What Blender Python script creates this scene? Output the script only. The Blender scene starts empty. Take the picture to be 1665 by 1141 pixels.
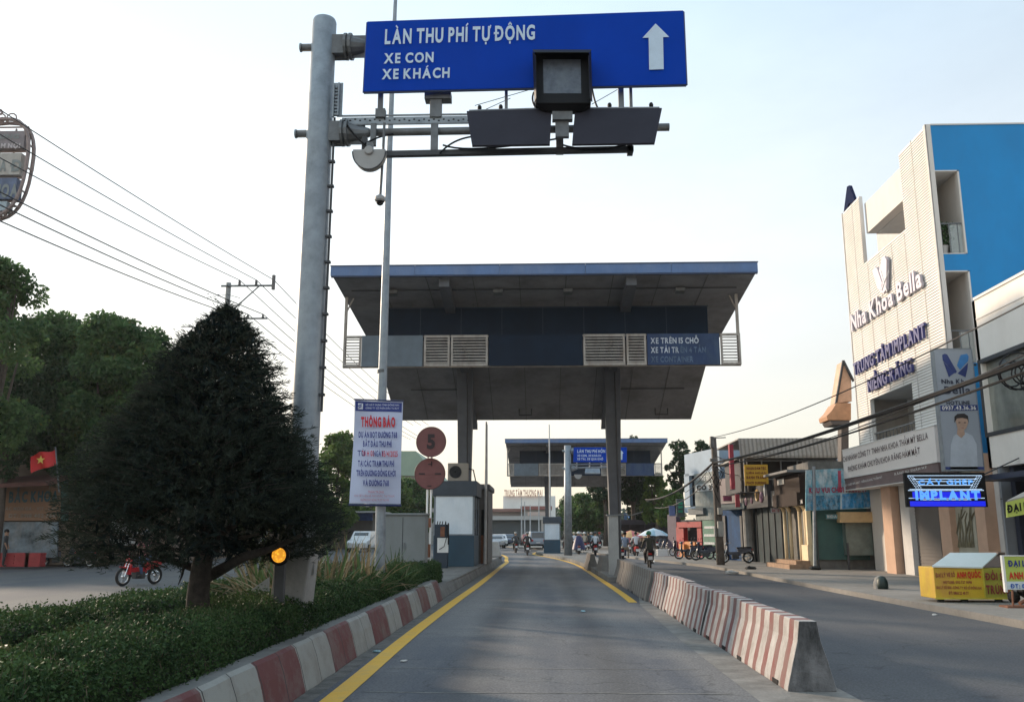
import bpy, math, random, unicodedata
import numpy as np
from mathutils import Vector, Matrix, Quaternion
random.seed(7); RNG = np.random.default_rng(11)
S = bpy.context.scene
COL = S.collection
# ---------------------------------------------------------------- camera
FPX = 1444.0; HCAM = 1.6
PSI = math.asin(48/1474.7); PIT = math.asin(295.5/1474.7/math.cos(PSI))
cR = Vector((math.cos(PSI), math.sin(PSI), 0))
cF = Vector((-math.sin(PSI)*math.cos(PIT), math.cos(PSI)*math.cos(PIT), math.sin(PIT)))
cU = cR.cross(cF)
cam = bpy.data.cameras.new('camera'); camo = bpy.data.objects.new('camera', cam); COL.objects.link(camo)
cam.sensor_width = 36; cam.lens = 36*FPX/1665; cam.clip_start = .1; cam.clip_end = 3000
m = Matrix((cR, cU, -cF)).transposed().to_4x4(); m.translation = Vector((0, 0, HCAM)); camo.matrix_world = m
S.camera = camo
# ---------------------------------------------------------------- sky, sun, exposure
SUN_EL = math.radians(18); SUN_AZ = math.radians(-50)     # azimuth from +Y towards +X
W = bpy.data.worlds.new('World'); S.world = W; W.use_nodes = True
nt = W.node_tree; nt.nodes.clear()
sky = nt.nodes.new('ShaderNodeTexSky'); sky.sky_type = 'NISHITA'; sky.sun_disc = False
sky.sun_elevation = SUN_EL; sky.sun_rotation = SUN_AZ; sky.dust_density = 3.0; sky.air_density = 1.0; sky.ozone_density = 1.5
bg = nt.nodes.new('ShaderNodeBackground'); bg.inputs[1].default_value = .15
tc = nt.nodes.new('ShaderNodeTexCoord'); mp = nt.nodes.new('ShaderNodeMapping'); mp.inputs['Scale'].default_value = (1.2, 1.2, 3.5)
nz = nt.nodes.new('ShaderNodeTexNoise'); nz.inputs['Scale'].default_value = 2.2; nz.inputs['Detail'].default_value = 7; nz.inputs['Roughness'].default_value = .62
rp = nt.nodes.new('ShaderNodeValToRGB'); rp.color_ramp.elements[0].position = .35; rp.color_ramp.elements[1].position = .72
rp.color_ramp.elements[0].color = (.8, .8, .8, 1); rp.color_ramp.elements[1].color = (.95, .95, .95, 1)
mx = nt.nodes.new('ShaderNodeMixRGB')
hz = nt.nodes.new('ShaderNodeValToRGB'); hz.color_ramp.elements[0].color = (.90, .80, .62, 1); hz.color_ramp.elements[1].color = (.60, .80, .96, 1); hz.color_ramp.elements[1].position = .62
he = hz.color_ramp.elements.new(.3); he.color = (.92, .97, .98, 1)
sx = nt.nodes.new('ShaderNodeSeparateXYZ'); sm = nt.nodes.new('ShaderNodeVectorMath'); sm.operation = 'SCALE'; sm.inputs['Scale'].default_value = 8.0
nt.links.new(tc.outputs['Generated'], sx.inputs[0]); nt.links.new(sx.outputs[2], hz.inputs[0]); nt.links.new(hz.outputs[0], sm.inputs[0]); nt.links.new(sm.outputs[0], mx.inputs[2])
L = nt.links.new
L(tc.outputs['Generated'], mp.inputs[0]); L(mp.outputs[0], nz.inputs['Vector']); L(nz.outputs[0], rp.inputs[0])
sxm = nt.nodes.new('ShaderNodeMapRange'); sxm.inputs[1].default_value = -.2; sxm.inputs[2].default_value = .75; sxm.inputs[3].default_value = 1.12; sxm.inputs[4].default_value = .5
L(sx.outputs[0], sxm.inputs[0]); smu = nt.nodes.new('ShaderNodeMath'); smu.operation = 'MULTIPLY'; smu.use_clamp = True; L(rp.outputs[0], smu.inputs[0]); L(sxm.outputs[0], smu.inputs[1]); L(smu.outputs[0], mx.inputs[0]); L(sky.outputs[0], mx.inputs[1]); L(mx.outputs[0], bg.inputs[0])
wo = nt.nodes.new('ShaderNodeOutputWorld'); L(bg.outputs[0], wo.inputs[0])
sl = bpy.data.lights.new('sun', 'SUN'); sl.energy = 4.6; sl.angle = math.radians(4); sl.color = (1, .80, .60)
so = bpy.data.objects.new('sun', sl); COL.objects.link(so)
sd = Vector((math.sin(SUN_AZ)*math.cos(SUN_EL), math.cos(SUN_AZ)*math.cos(SUN_EL), math.sin(SUN_EL)))
so.rotation_euler = sd.to_track_quat('Z', 'Y').to_euler(); so.location = (-60, 30, 40)
S.view_settings.view_transform = 'Standard'; S.view_settings.look = 'None'; S.view_settings.gamma = 1
S.view_settings.exposure = 0.15
# ---------------------------------------------------------------- survey helpers (a pixel and a real plane give a real point)
def ray(x, y): return cF + cR*((x-832.5)/FPX) + cU*((570.5-y)/FPX)
def P(x, y, Y): d = ray(x, y); t = Y/d.y; return Vector((d.x*t, Y, HCAM+d.z*t))
def PX(x, y, X): d = ray(x, y); t = X/d.x; return Vector((X, d.y*t, HCAM+d.z*t))
def G(x, y, z=0.): d = ray(x, y); t = (z-HCAM)/d.z; return Vector((d.x*t, d.y*t, z))
# ---------------------------------------------------------------- materials
MATS = {}
def nodes(name):
    mt = bpy.data.materials.new(name); mt.use_nodes = True; t = mt.node_tree
    return mt, t, t.nodes['Principled BSDF'], t.nodes.new, t.links.new
def M(name, col, rough=.75, var=.18, scale=3., metal=0., bump=0., dirt=None, damt=.5, dscale=1.2, emit=0., spec=None, alpha=None, trans=0.):
    if name in MATS: return MATS[name]
    mt, t, b, N, K = nodes(name)
    g = N('ShaderNodeNewGeometry'); n = N('ShaderNodeTexNoise'); n.inputs['Scale'].default_value = scale; n.inputs['Detail'].default_value = 6; n.inputs['Roughness'].default_value = .65
    K(g.outputs['Position'], n.inputs['Vector'])
    r = N('ShaderNodeMapRange'); r.inputs[1].default_value = .3; r.inputs[2].default_value = .7; r.inputs[3].default_value = 1-var; r.inputs[4].default_value = 1+var
    K(n.outputs[0], r.inputs[0])
    mul = N('ShaderNodeVectorMath'); mul.operation = 'SCALE'; mul.inputs[0].default_value = col; K(r.outputs[0], mul.inputs['Scale'])
    out = mul.outputs[0]
    if dirt:
        n2 = N('ShaderNodeTexNoise'); n2.inputs['Scale'].default_value = dscale; n2.inputs['Detail'].default_value = 8; n2.inputs['Roughness'].default_value = .7
        mp = N('ShaderNodeMapping'); mp.inputs['Scale'].default_value = (1, 1, .35); K(g.outputs['Position'], mp.inputs[0]); K(mp.outputs[0], n2.inputs['Vector'])
        r2 = N('ShaderNodeMapRange'); r2.inputs[1].default_value = .45; r2.inputs[2].default_value = .68; r2.inputs[4].default_value = damt; K(n2.outputs[0], r2.inputs[0])
        mixc = N('ShaderNodeMixRGB'); mixc.inputs[2].default_value = (*dirt, 1); K(r2.outputs[0], mixc.inputs[0]); K(out, mixc.inputs[1]); out = mixc.outputs[0]
    K(out, b.inputs['Base Color'])
    b.inputs['Roughness'].default_value = rough; b.inputs['Metallic'].default_value = metal
    if spec is not None: b.inputs['Specular IOR Level'].default_value = spec
    if alpha is not None: b.inputs['Alpha'].default_value = alpha
    if trans: b.inputs['Transmission Weight'].default_value = trans
    if emit: b.inputs['Emission Color'].default_value = (*col, 1); b.inputs['Emission Strength'].default_value = emit
    if bump:
        bp = N('ShaderNodeBump'); bp.inputs['Strength'].default_value = bump; bp.inputs['Distance'].default_value = .02
        n3 = N('ShaderNodeTexNoise'); n3.inputs['Scale'].default_value = scale*8; n3.inputs['Detail'].default_value = 4; K(g.outputs['Position'], n3.inputs['Vector'])
        K(n3.outputs[0], bp.inputs['Height']); K(bp.outputs[0], b.inputs['Normal'])
    MATS[name] = mt; return mt
def asphalt(name, base, tint, light, track, tracks=False):
    mt, t, b, N, K = nodes(name)
    g = N('ShaderNodeNewGeometry')
    mp = N('ShaderNodeMapping'); mp.inputs['Scale'].default_value = (1, .09, 1); K(g.outputs['Position'], mp.inputs[0])
    n1 = N('ShaderNodeTexNoise'); n1.inputs['Scale'].default_value = .75; n1.inputs['Detail'].default_value = 5; K(mp.outputs[0], n1.inputs['Vector'])
    n2 = N('ShaderNodeTexNoise'); n2.inputs['Scale'].default_value = .45; n2.inputs['Detail'].default_value = 9; n2.inputs['Roughness'].default_value = .7; K(g.outputs['Position'], n2.inputs['Vector'])
    n3 = N('ShaderNodeTexNoise'); n3.inputs['Scale'].default_value = 38; n3.inputs['Detail'].default_value = 3; K(g.outputs['Position'], n3.inputs['Vector'])
    mp4 = N('ShaderNodeMapping'); mp4.inputs['Scale'].default_value = (.35, 2.6, 1); K(g.outputs['Position'], mp4.inputs[0])
    n4 = N('ShaderNodeTexNoise'); n4.inputs['Scale'].default_value = 1.1; n4.inputs['Detail'].default_value = 9; n4.inputs['Roughness'].default_value = .72; K(mp4.outputs[0], n4.inputs['Vector'])
    c1 = N('ShaderNodeMixRGB'); c1.inputs[1].default_value = (*base, 1); c1.inputs[2].default_value = (*tint, 1)
    r1 = N('ShaderNodeMapRange'); r1.inputs[1].default_value = .4; r1.inputs[2].default_value = .62; K(n1.outputs[0], r1.inputs[0]); K(r1.outputs[0], c1.inputs[0])
    c2 = N('ShaderNodeMixRGB'); c2.inputs[2].default_value = (*light, 1); K(c1.outputs[0], c2.inputs[1])
    r2 = N('ShaderNodeMapRange'); r2.inputs[1].default_value = .5; r2.inputs[2].default_value = .72; r2.inputs[4].default_value = .6; K(n2.outputs[0], r2.inputs[0]); K(r2.outputs[0], c2.inputs[0])
    c3 = N('ShaderNodeMixRGB'); c3.inputs[2].default_value = (*[min(.5, v*2.0) for v in light], 1); K(c2.outputs[0], c3.inputs[1])
    r4 = N('ShaderNodeMapRange'); r4.inputs[1].default_value = .66; r4.inputs[2].default_value = .76; r4.inputs[4].default_value = track; K(n4.outputs[0], r4.inputs[0]); K(r4.outputs[0], c3.inputs[0])
    v = N('ShaderNodeTexVoronoi'); v.feature = 'DISTANCE_TO_EDGE'; v.inputs['Scale'].default_value = .38; v.inputs['Randomness'].default_value = 1
    nd = N('ShaderNodeTexNoise'); nd.inputs['Scale'].default_value = 1.5; nd.inputs['Detail'].default_value = 6; K(g.outputs['Position'], nd.inputs['Vector'])
    ad = N('ShaderNodeMixRGB'); ad.blend_type = 'ADD'; ad.inputs[0].default_value = .9; K(g.outputs['Position'], ad.inputs[1]); K(nd.outputs['Color'], ad.inputs[2]); K(ad.outputs[0], v.inputs['Vector'])
    rv = N('ShaderNodeMapRange'); rv.inputs[1].default_value = 0; rv.inputs[2].default_value = .008; rv.inputs[3].default_value = .62; rv.inputs[4].default_value = 1; K(v.outputs['Distance'], rv.inputs[0])
    rg = N('ShaderNodeMapRange'); rg.inputs[1].default_value = .3; rg.inputs[2].default_value = .7; rg.inputs[3].default_value = .62; rg.inputs[4].default_value = 1.38; K(n3.outputs[0], rg.inputs[0])
    mm = N('ShaderNodeMath'); mm.operation = 'MULTIPLY'; K(rv.outputs[0], mm.inputs[0]); K(rg.outputs[0], mm.inputs[1])
    sc = N('ShaderNodeVectorMath'); sc.operation = 'SCALE'; K(c3.outputs[0], sc.inputs[0]); K(mm.outputs[0], sc.inputs['Scale'])
    fin = sc.outputs[0]
    if tracks:   # two polished wheel tracks and a dusty middle, broken up by noise
        sp = N('ShaderNodeSeparateXYZ'); K(g.outputs['Position'], sp.inputs[0]); a1 = N('ShaderNodeMath'); a1.operation = 'ABSOLUTE'; K(sp.outputs[0], a1.inputs[0])
        a2 = N('ShaderNodeMath'); a2.operation = 'SUBTRACT'; a2.inputs[1].default_value = .85; K(a1.outputs[0], a2.inputs[0]); a3 = N('ShaderNodeMath'); a3.operation = 'ABSOLUTE'; K(a2.outputs[0], a3.inputs[0])
        a4 = N('ShaderNodeMath'); a4.operation = 'MULTIPLY_ADD'; a4.inputs[1].default_value = .55; K(n2.outputs[0], a4.inputs[0]); K(a3.outputs[0], a4.inputs[2])
        r5 = N('ShaderNodeMapRange'); r5.inputs[1].default_value = .25; r5.inputs[2].default_value = .75; r5.inputs[3].default_value = .72; r5.inputs[4].default_value = 1.12; K(a4.outputs[0], r5.inputs[0])
        s2 = N('ShaderNodeVectorMath'); s2.operation = 'SCALE'; K(fin, s2.inputs[0]); K(r5.outputs[0], s2.inputs['Scale']); fin = s2.outputs[0]
    K(fin, b.inputs['Base Color']); b.inputs['Roughness'].default_value = .78; b.inputs['Specular IOR Level'].default_value = .35
    bp = N('ShaderNodeBump'); bp.inputs['Strength'].default_value = .35; bp.inputs['Distance'].default_value = .01; K(n3.outputs[0], bp.inputs['Height']); K(bp.outputs[0], b.inputs['Normal'])
    return mt
def banded(name, c1, c2, axis, period, duty, phase=0., slant=0., rough=.7, dirt=(.12, .11, .1), damt=.6, joint=False, fade=0.):
    """two painted colours repeating along a world axis, with chips and grime"""
    mt, t, b, N, K = nodes(name)
    g = N('ShaderNodeNewGeometry'); sp = N('ShaderNodeSeparateXYZ'); K(g.outputs['Position'], sp.inputs[0])
    def math_(op, a, c):
        n = N('ShaderNodeMath'); n.operation = op
        for i, v in enumerate((a, c)):
            if v is None: continue
            if isinstance(v, (int, float)): n.inputs[i].default_value = v
            else: K(v, n.inputs[i])
        return n.outputs[0]
    n0 = N('ShaderNodeTexNoise'); n0.inputs['Scale'].default_value = 9; n0.inputs['Detail'].default_value = 5; K(g.outputs['Position'], n0.inputs['Vector'])
    c = math_('ADD', sp.outputs[axis], math_('MULTIPLY', sp.outputs[2], slant))
    c = math_('ADD', c, math_('MULTIPLY', n0.outputs[0], .05))
    fr = math_('FRACT', math_('ADD', math_('DIVIDE', c, period), 50-phase/period), None)
    sel = math_('LESS_THAN', fr, duty)
    mxx = N('ShaderNodeMixRGB'); mxx.inputs[1].default_value = (*c2, 1); mxx.inputs[2].default_value = (*c1, 1); K(sel, mxx.inputs[0])
    n2 = N('ShaderNodeTexNoise'); n2.inputs['Scale'].default_value = 2.6; n2.inputs['Detail'].default_value = 9; n2.inputs['Roughness'].default_value = .75; K(g.outputs['Position'], n2.inputs['Vector'])
    r2 = N('ShaderNodeMapRange'); r2.inputs[1].default_value = .5-fade; r2.inputs[2].default_value = .7; r2.inputs[4].default_value = damt; K(n2.outputs[0], r2.inputs[0])
    m2 = N('ShaderNodeMixRGB'); m2.inputs[2].default_value = (*dirt, 1); K(r2.outputs[0], m2.inputs[0]); K(mxx.outputs[0], m2.inputs[1])
    out = m2.outputs[0]
    if joint:
        fj = math_('FRACT', math_('ADD', math_('DIVIDE', sp.outputs[axis], period/4), 50-phase/(period/4)), None)
        sj = math_('LESS_THAN', fj, .03)
        m3 = N('ShaderNodeMixRGB'); m3.inputs[2].default_value = (.03, .03, .03, 1); K(sj, m3.inputs[0]); K(out, m3.inputs[1]); out = m3.outputs[0]
    K(out, b.inputs['Base Color']); b.inputs['Roughness'].default_value = rough
    bp = N('ShaderNodeBump'); bp.inputs['Strength'].default_value = .4; bp.inputs['Distance'].default_value = .02; K(n2.outputs[0], bp.inputs['Height']); K(bp.outputs[0], b.inputs['Normal'])
    return mt
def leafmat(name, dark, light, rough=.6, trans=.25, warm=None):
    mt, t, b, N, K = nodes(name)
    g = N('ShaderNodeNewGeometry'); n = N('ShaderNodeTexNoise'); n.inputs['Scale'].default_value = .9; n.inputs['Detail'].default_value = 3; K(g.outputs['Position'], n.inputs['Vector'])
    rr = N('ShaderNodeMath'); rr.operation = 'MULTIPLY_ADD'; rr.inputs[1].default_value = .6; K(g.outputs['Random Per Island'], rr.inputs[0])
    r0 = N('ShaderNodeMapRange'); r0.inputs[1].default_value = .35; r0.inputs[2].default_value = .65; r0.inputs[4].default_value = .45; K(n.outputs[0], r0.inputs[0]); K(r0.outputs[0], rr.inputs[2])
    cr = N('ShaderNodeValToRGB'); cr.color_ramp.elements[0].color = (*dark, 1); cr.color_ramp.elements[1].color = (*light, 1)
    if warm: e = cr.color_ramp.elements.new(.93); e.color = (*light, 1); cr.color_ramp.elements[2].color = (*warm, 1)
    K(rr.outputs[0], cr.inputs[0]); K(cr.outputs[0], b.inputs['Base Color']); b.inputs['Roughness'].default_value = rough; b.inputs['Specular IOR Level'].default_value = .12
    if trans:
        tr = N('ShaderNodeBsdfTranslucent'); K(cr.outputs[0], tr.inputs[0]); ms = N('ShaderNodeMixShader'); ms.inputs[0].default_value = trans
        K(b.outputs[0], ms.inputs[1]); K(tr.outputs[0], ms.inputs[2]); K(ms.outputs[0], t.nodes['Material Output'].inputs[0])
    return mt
# ---------------------------------------------------------------- objects
ORG = {}
def thing(name, label, cat, loc, group=None, kind=None):
    o = bpy.data.objects.new(name, None); COL.objects.link(o); o.location = loc; o.empty_display_size = .3
    o['label'] = label; o['category'] = cat
    if group: o['group'] = group
    if kind: o['kind'] = kind
    ORG[o.name] = Vector(loc); return o
def tag(o, label=None, cat=None, group=None, kind=None):
    if label: o['label'] = label
    if cat: o['category'] = cat
    if group: o['group'] = group
    if kind: o['kind'] = kind
    return o
def finish(me, name, mats, parent, bevel=0, smooth=False, origin=None):
    o = bpy.data.objects.new(name, me); COL.objects.link(o)
    for mt in (mats if isinstance(mats, (list, tuple)) else [mats]): me.materials.append(mt)
    if parent is not None:
        o.parent = parent; og = ORG[parent.name]; ORG[o.name] = og
    else:
        n = len(me.vertices); co = np.empty(n*3); me.vertices.foreach_get('co', co); co = co.reshape(-1, 3)
        og = Vector(origin) if origin is not None else Vector(((co[:, 0].min()+co[:, 0].max())/2, (co[:, 1].min()+co[:, 1].max())/2, co[:, 2].min()))
        o.location = og; ORG[o.name] = og
    if og.length > 0:
        if parent is None or og is not None: me.transform(Matrix.Translation(-og))
    if parent is not None and parent.parent is not None: pass
    if smooth: me.polygons.foreach_set('use_smooth', [True]*len(me.polygons))
    if bevel:
        md = o.modifiers.new('bevel', 'BEVEL'); md.width = bevel; md.segments = 2; md.limit_method = 'ANGLE'
    return o
class MB:
    def __init__(s): s.v = []; s.f = []; s.mi = []; s.cur = 0
    def add(s, vs, fs):
        b = len(s.v); s.v += [tuple(v) for v in vs]; s.f += [tuple(i+b for i in f) for f in fs]; s.mi += [s.cur]*len(fs); return s
    def box(s, x0, x1, y0, y1, z0, z1):
        x0, x1 = min(x0, x1), max(x0, x1); y0, y1 = min(y0, y1), max(y0, y1); z0, z1 = min(z0, z1), max(z0, z1)
        return s.add([(x, y, z) for z in (z0, z1) for x, y in ((x0, y0), (x1, y0), (x1, y1), (x0, y1))],
                     [(0, 3, 2, 1), (4, 5, 6, 7), (0, 1, 5, 4), (1, 2, 6, 5), (2, 3, 7, 6), (3, 0, 4, 7)])
    def hexa(s, p):   # 8 points, bottom ring then top ring
        return s.add(p, [(0, 3, 2, 1), (4, 5, 6, 7), (0, 1, 5, 4), (1, 2, 6, 5), (2, 3, 7, 6), (3, 0, 4, 7)])
    def tube(s, pts, r, n=8, caps=True):
        pts = [Vector(p) for p in pts]; k = len(pts); rs = r if isinstance(r, (list, tuple)) else [r]*k
        vs = []; fs = []
        t0 = (pts[1]-pts[0]).normalized(); a = t0.orthogonal().normalized()
        for i, p in enumerate(pts):
            t = (pts[min(i+1, k-1)]-pts[max(i-1, 0)]).normalized(); a = (a-t*a.dot(t)).normalized(); b = t.cross(a)
            for j in range(n):
                w = 2*math.pi*j/n; vs.append(p+(a*math.cos(w)+b*math.sin(w))*rs[i])
        for i in range(k-1):
            for j in range(n): fs.append((i*n+j, i*n+(j+1) % n, (i+1)*n+(j+1) % n, (i+1)*n+j))
        if caps: fs += [tuple(range(n-1, -1, -1)), tuple((k-1)*n+j for j in range(n))]
        return s.add(vs, fs)
    def lathe(s, c, prof, n=16, axis='Z', sx=1, sy=1):
        vs = []; fs = []; c = Vector(c)
        for r, h in prof:
            for j in range(n):
                w = 2*math.pi*j/n; a, b = r*math.cos(w)*sx, r*math.sin(w)*sy
                vs.append(c+Vector((a, b, h) if axis == 'Z' else ((a, h, b) if axis == 'Y' else (h, a, b))))
        for i in range(len(prof)-1):
            for j in range(n): fs.append((i*n+j, i*n+(j+1) % n, (i+1)*n+(j+1) % n, (i+1)*n+j))
        fs += [tuple(range(n-1, -1, -1)), tuple((len(prof)-1)*n+j for j in range(n))]
        return s.add(vs, fs)
    def ball(s, c, r, n=12, k=8, sc=(1, 1, 1)):
        c = Vector(c); vs = []; fs = []
        for i in range(k+1):
            th = math.pi*i/k
            for j in range(n):
                w = 2*math.pi*j/n; vs.append(c+Vector((r*math.sin(th)*math.cos(w)*sc[0], r*math.sin(th)*math.sin(w)*sc[1], r*math.cos(th)*sc[2])))
        for i in range(k):
            for j in range(n): fs.append((i*n+j, (i+1)*n+j, (i+1)*n+(j+1) % n, i*n+(j+1) % n))
        return s.add(vs, fs)
    def prism(s, poly, off):  # poly: 3D points, off: vector
        poly = [Vector(p) for p in poly]; n = len(poly); off = Vector(off)
        return s.add(poly+[p+off for p in poly], [tuple(range(n-1, -1, -1)), tuple(range(n, 2*n))]+[(i, (i+1) % n, n+(i+1) % n, n+i) for i in range(n)])
    def torus(s, c, R, r, axis='X', n=20, k=6):
        pts = []
        c = Vector(c); vs = []; fs = []
        for i in range(n):
            w = 2*math.pi*i/n
            for j in range(k):
                q = 2*math.pi*j/k; rr = R+r*math.cos(q); h = r*math.sin(q)
                vs.append(c+(Vector((h, rr*math.cos(w), rr*math.sin(w))) if axis == 'X' else (Vector((rr*math.cos(w), h, rr*math.sin(w))) if axis == 'Y' else Vector((rr*math.cos(w), rr*math.sin(w), h)))))
        for i in range(n):
            for j in range(k): fs.append((i*k+j, ((i+1) % n)*k+j, ((i+1) % n)*k+(j+1) % k, i*k+(j+1) % k))
        return s.add(vs, fs)
    def build(s, name, mats, parent=None, bevel=0, smooth=False, origin=None, rec=True):
        me = bpy.data.meshes.new(name); me.from_pydata(s.v, [], s.f); me.polygons.foreach_set('material_index', s.mi)
        if rec:
            import bmesh
            bm = bmesh.new(); bm.from_mesh(me); bmesh.ops.recalc_face_normals(bm, faces=bm.faces); bm.to_mesh(me); bm.free()
        return finish(me, name, mats, parent, bevel, smooth, origin)
class Fr:
    """a vertical plane through ground points A and B; s along it, z up, d out of it towards the viewer"""
    def __init__(s, A, B):
        s.A = Vector((A[0], A[1], 0)); s.u = (Vector((B[0], B[1], 0))-s.A); s.len = s.u.length; s.u.normalize()
        s.n = Vector((s.u.y, -s.u.x, 0))
        if s.n.dot(s.A) > 0: s.n = -s.n
    def pt(s, a, z, d=0): return s.A+s.u*a+s.n*d+Vector((0, 0, z))
    def hit(s, x, y, d=0):
        r = ray(x, y); o = Vector((0, 0, HCAM))-s.A-s.n*d; t = -o.dot(s.n)/r.dot(s.n); q = o+r*t; return q.dot(s.u), q.z
    def box(s, mb, a0, a1, z0, z1, d0, d1):
        a0, a1 = min(a0, a1), max(a0, a1)
        return mb.hexa([s.pt(a0, z0, d0), s.pt(a1, z0, d0), s.pt(a1, z0, d1), s.pt(a0, z0, d1), s.pt(a0, z1, d0), s.pt(a1, z1, d0), s.pt(a1, z1, d1), s.pt(a0, z1, d1)])
    def pbox(s, mb, x0, y0, x1, y1, d0=0, d1=.05, z0=None, z1=None):
        xm, ym = (x0+x1)/2, (y0+y1)/2
        a0 = s.hit(x0, ym, d1)[0]; a1 = s.hit(x1, ym, d1)[0]; zt = s.hit(xm, y0, d1)[1]; zb = s.hit(xm, y1, d1)[1]
        return s.box(mb, a0, a1, zb if z0 is None else z0, zt if z1 is None else z1, d0, d1)
# ---------------------------------------------------------------- lettering
GL = {}
def glyph(ch, bold):
    k = (ch, bold)
    if k in GL: return GL[k]
    c = bpy.data.curves.new('glyph', 'FONT'); c.body = ch; c.size = 1.45; c.offset = bold; c.resolution_u = 3
    o = bpy.data.objects.new('glyph', c); COL.objects.link(o)
    me = o.to_mesh(); v = [(p.co.x, p.co.y) for p in me.vertices]; f = [tuple(p.vertices) for p in me.polygons]
    o.to_mesh_clear(); bpy.data.objects.remove(o); bpy.data.curves.remove(c)
    if v:
        x0 = min(p[0] for p in v); w = max(p[0] for p in v)-x0; v = [(p[0]-x0, p[1]) for p in v]
    else: w = .3
    GL[k] = (v, f, w); return GL[k]
def stroke(pts, t):
    vs = []; fs = []
    for (x0, y0), (x1, y1) in zip(pts, pts[1:]):
        dx, dy = x1-x0, y1-y0; l = math.hypot(dx, dy) or 1; nx, ny = -dy/l*t/2, dx/l*t/2; ex, ey = dx/l*t*.2, dy/l*t*.2
        b = len(vs); vs += [(x0+nx-ex, y0+ny-ey), (x0-nx-ex, y0-ny-ey), (x1-nx+ex, y1-ny+ey), (x1+nx+ex, y1+ny+ey)]; fs.append((b, b+1, b+2, b+3))
    return vs, fs
def layout(s, bold, gap):
    V = []; F = []; x = 0.
    def put(vs, fs, ox, oy=0, lay=0):
        b = len(V); V.extend((p[0]+ox, p[1]+oy, lay) for p in vs); F.extend(tuple(i+b for i in f) for f in fs)
    for ch in s:
        if ch == ' ': x += .42; continue
        bar = ch in 'Đđ'
        d = unicodedata.normalize('NFD', 'D' if ch == 'Đ' else ('d' if ch == 'đ' else ch)); base = d[0]
        v, f, w = glyph(base, bold)
        put(v, f, x)
        t = .11+bold; cx = x+w/2; up = 1.0 if base.isupper() else (.72 if base not in 'bdfhklti' else 1.)
        if bar: put(*stroke([(x-.12, .5), (x+w*.42, .5)], t), 0, 0, .3)
        hat = any(q in d[1:] for q in '\u0302\u0306')
        y0 = up+.09
        for q in d[1:]:
            yy = y0+(.2 if hat and q not in '\u0302\u0306' else 0)
            g = {'\u0300': [(-.14, .17), (.06, .02)], '\u0301': [(-.06, .02), (.14, .17)], '\u0302': [(-.17, .0), (0, .15), (.17, .0)],
                 '\u0303': [(-.18, .03), (-.06, .12), (.06, .04), (.18, .12)], '\u0306': [(-.17, .15), (-.08, .04), (.08, .04), (.17, .15)],
                 '\u0309': [(-.08, .2), (.06, .2), (.07, .1), (0, .08), (0, .0)]}.get(q)
            if g: put(*stroke([(a+cx, b+yy) for a, b in g], t*.8), 0, 0, .3)
            elif q == '\u0323': put(*stroke([(cx-.05, -.2), (cx+.07, -.2)], t*1.1), 0, 0, .3)
            elif q == '\u031b': put(*stroke([(x+w-.12, up*.86), (x+w+.04, up*.92), (x+w+.08, up*1.08)], t*.8), 0, 0, .3)
        x += w+gap
    return V, F, max(x-gap, .1)
def text(name, s, org, u, v, width, cap, mat, parent, bold=.02, gap=.16, thick=.006, align='L'):
    """org = baseline start; u along, v up, both unit; width in metres"""
    V, F, w = layout(s, bold, gap); u = Vector(u); v = Vector(v); n = u.cross(v).normalized(); org = Vector(org)
    sx = width/w; off = 0
    pts = [org+u*(x*sx)+v*(y*cap)+n*(thick+lay*.006) for x, y, lay in V]
    mb = MB(); mb.add(pts, F)
    if thick > .012:
        cnt = {}
        for f in F:
            for a, b in zip(f, f[1:]+f[:1]): cnt[(a, b)] = 1
        N0 = len(pts); mb.add([p-n*thick for p in pts], [])
        mb2 = [(a, N0+a, N0+b, b) for (a, b) in cnt if (b, a) not in cnt]
        mb.f += mb2; mb.mi += [0]*len(mb2)
    return mb.build(name, mat, parent, rec=False)
def ptext(name, s, F, x0, y0, x1, y1, cap_px, mat, parent, d=.0, **k):
    """letter on plane F from baseline pixel (x0,y0) to (x1,y1)"""
    a0, z0 = F.hit(x0, y0, d); a1, z1 = F.hit(x1, y1, d); _, zc = F.hit(x0, y0-cap_px, d)
    p0, p1 = F.pt(a0, z0, d), F.pt(a1, z1, d); u = (p1-p0); w = u.length; u.normalize()
    vv = Vector((0, 0, 1)); vv = (vv-u*vv.dot(u)).normalized()
    if u.cross(vv).dot(F.n) < 0: pass
    return text(name, s, p0, u, vv, w, zc-z0, mat, parent, **k)
def each(mb, name, mat, parent, bevel=0):
    """one object per separate piece"""
    par = list(range(len(mb.v)))
    def fd(i):
        while par[i] != i: par[i] = par[par[i]]; i = par[i]
        return i
    for f in mb.f:
        for i in f[1:]: par[fd(i)] = fd(f[0])
    gr = {}
    for f in mb.f: gr.setdefault(fd(f[0]), []).append(f)
    for fs in gr.values():
        ids = sorted({i for f in fs for i in f}); mp = {i: k for k, i in enumerate(ids)}; MB().add([mb.v[i] for i in ids], [tuple(mp[i] for i in f) for f in fs]).build(name, mat, parent, bevel)
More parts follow.
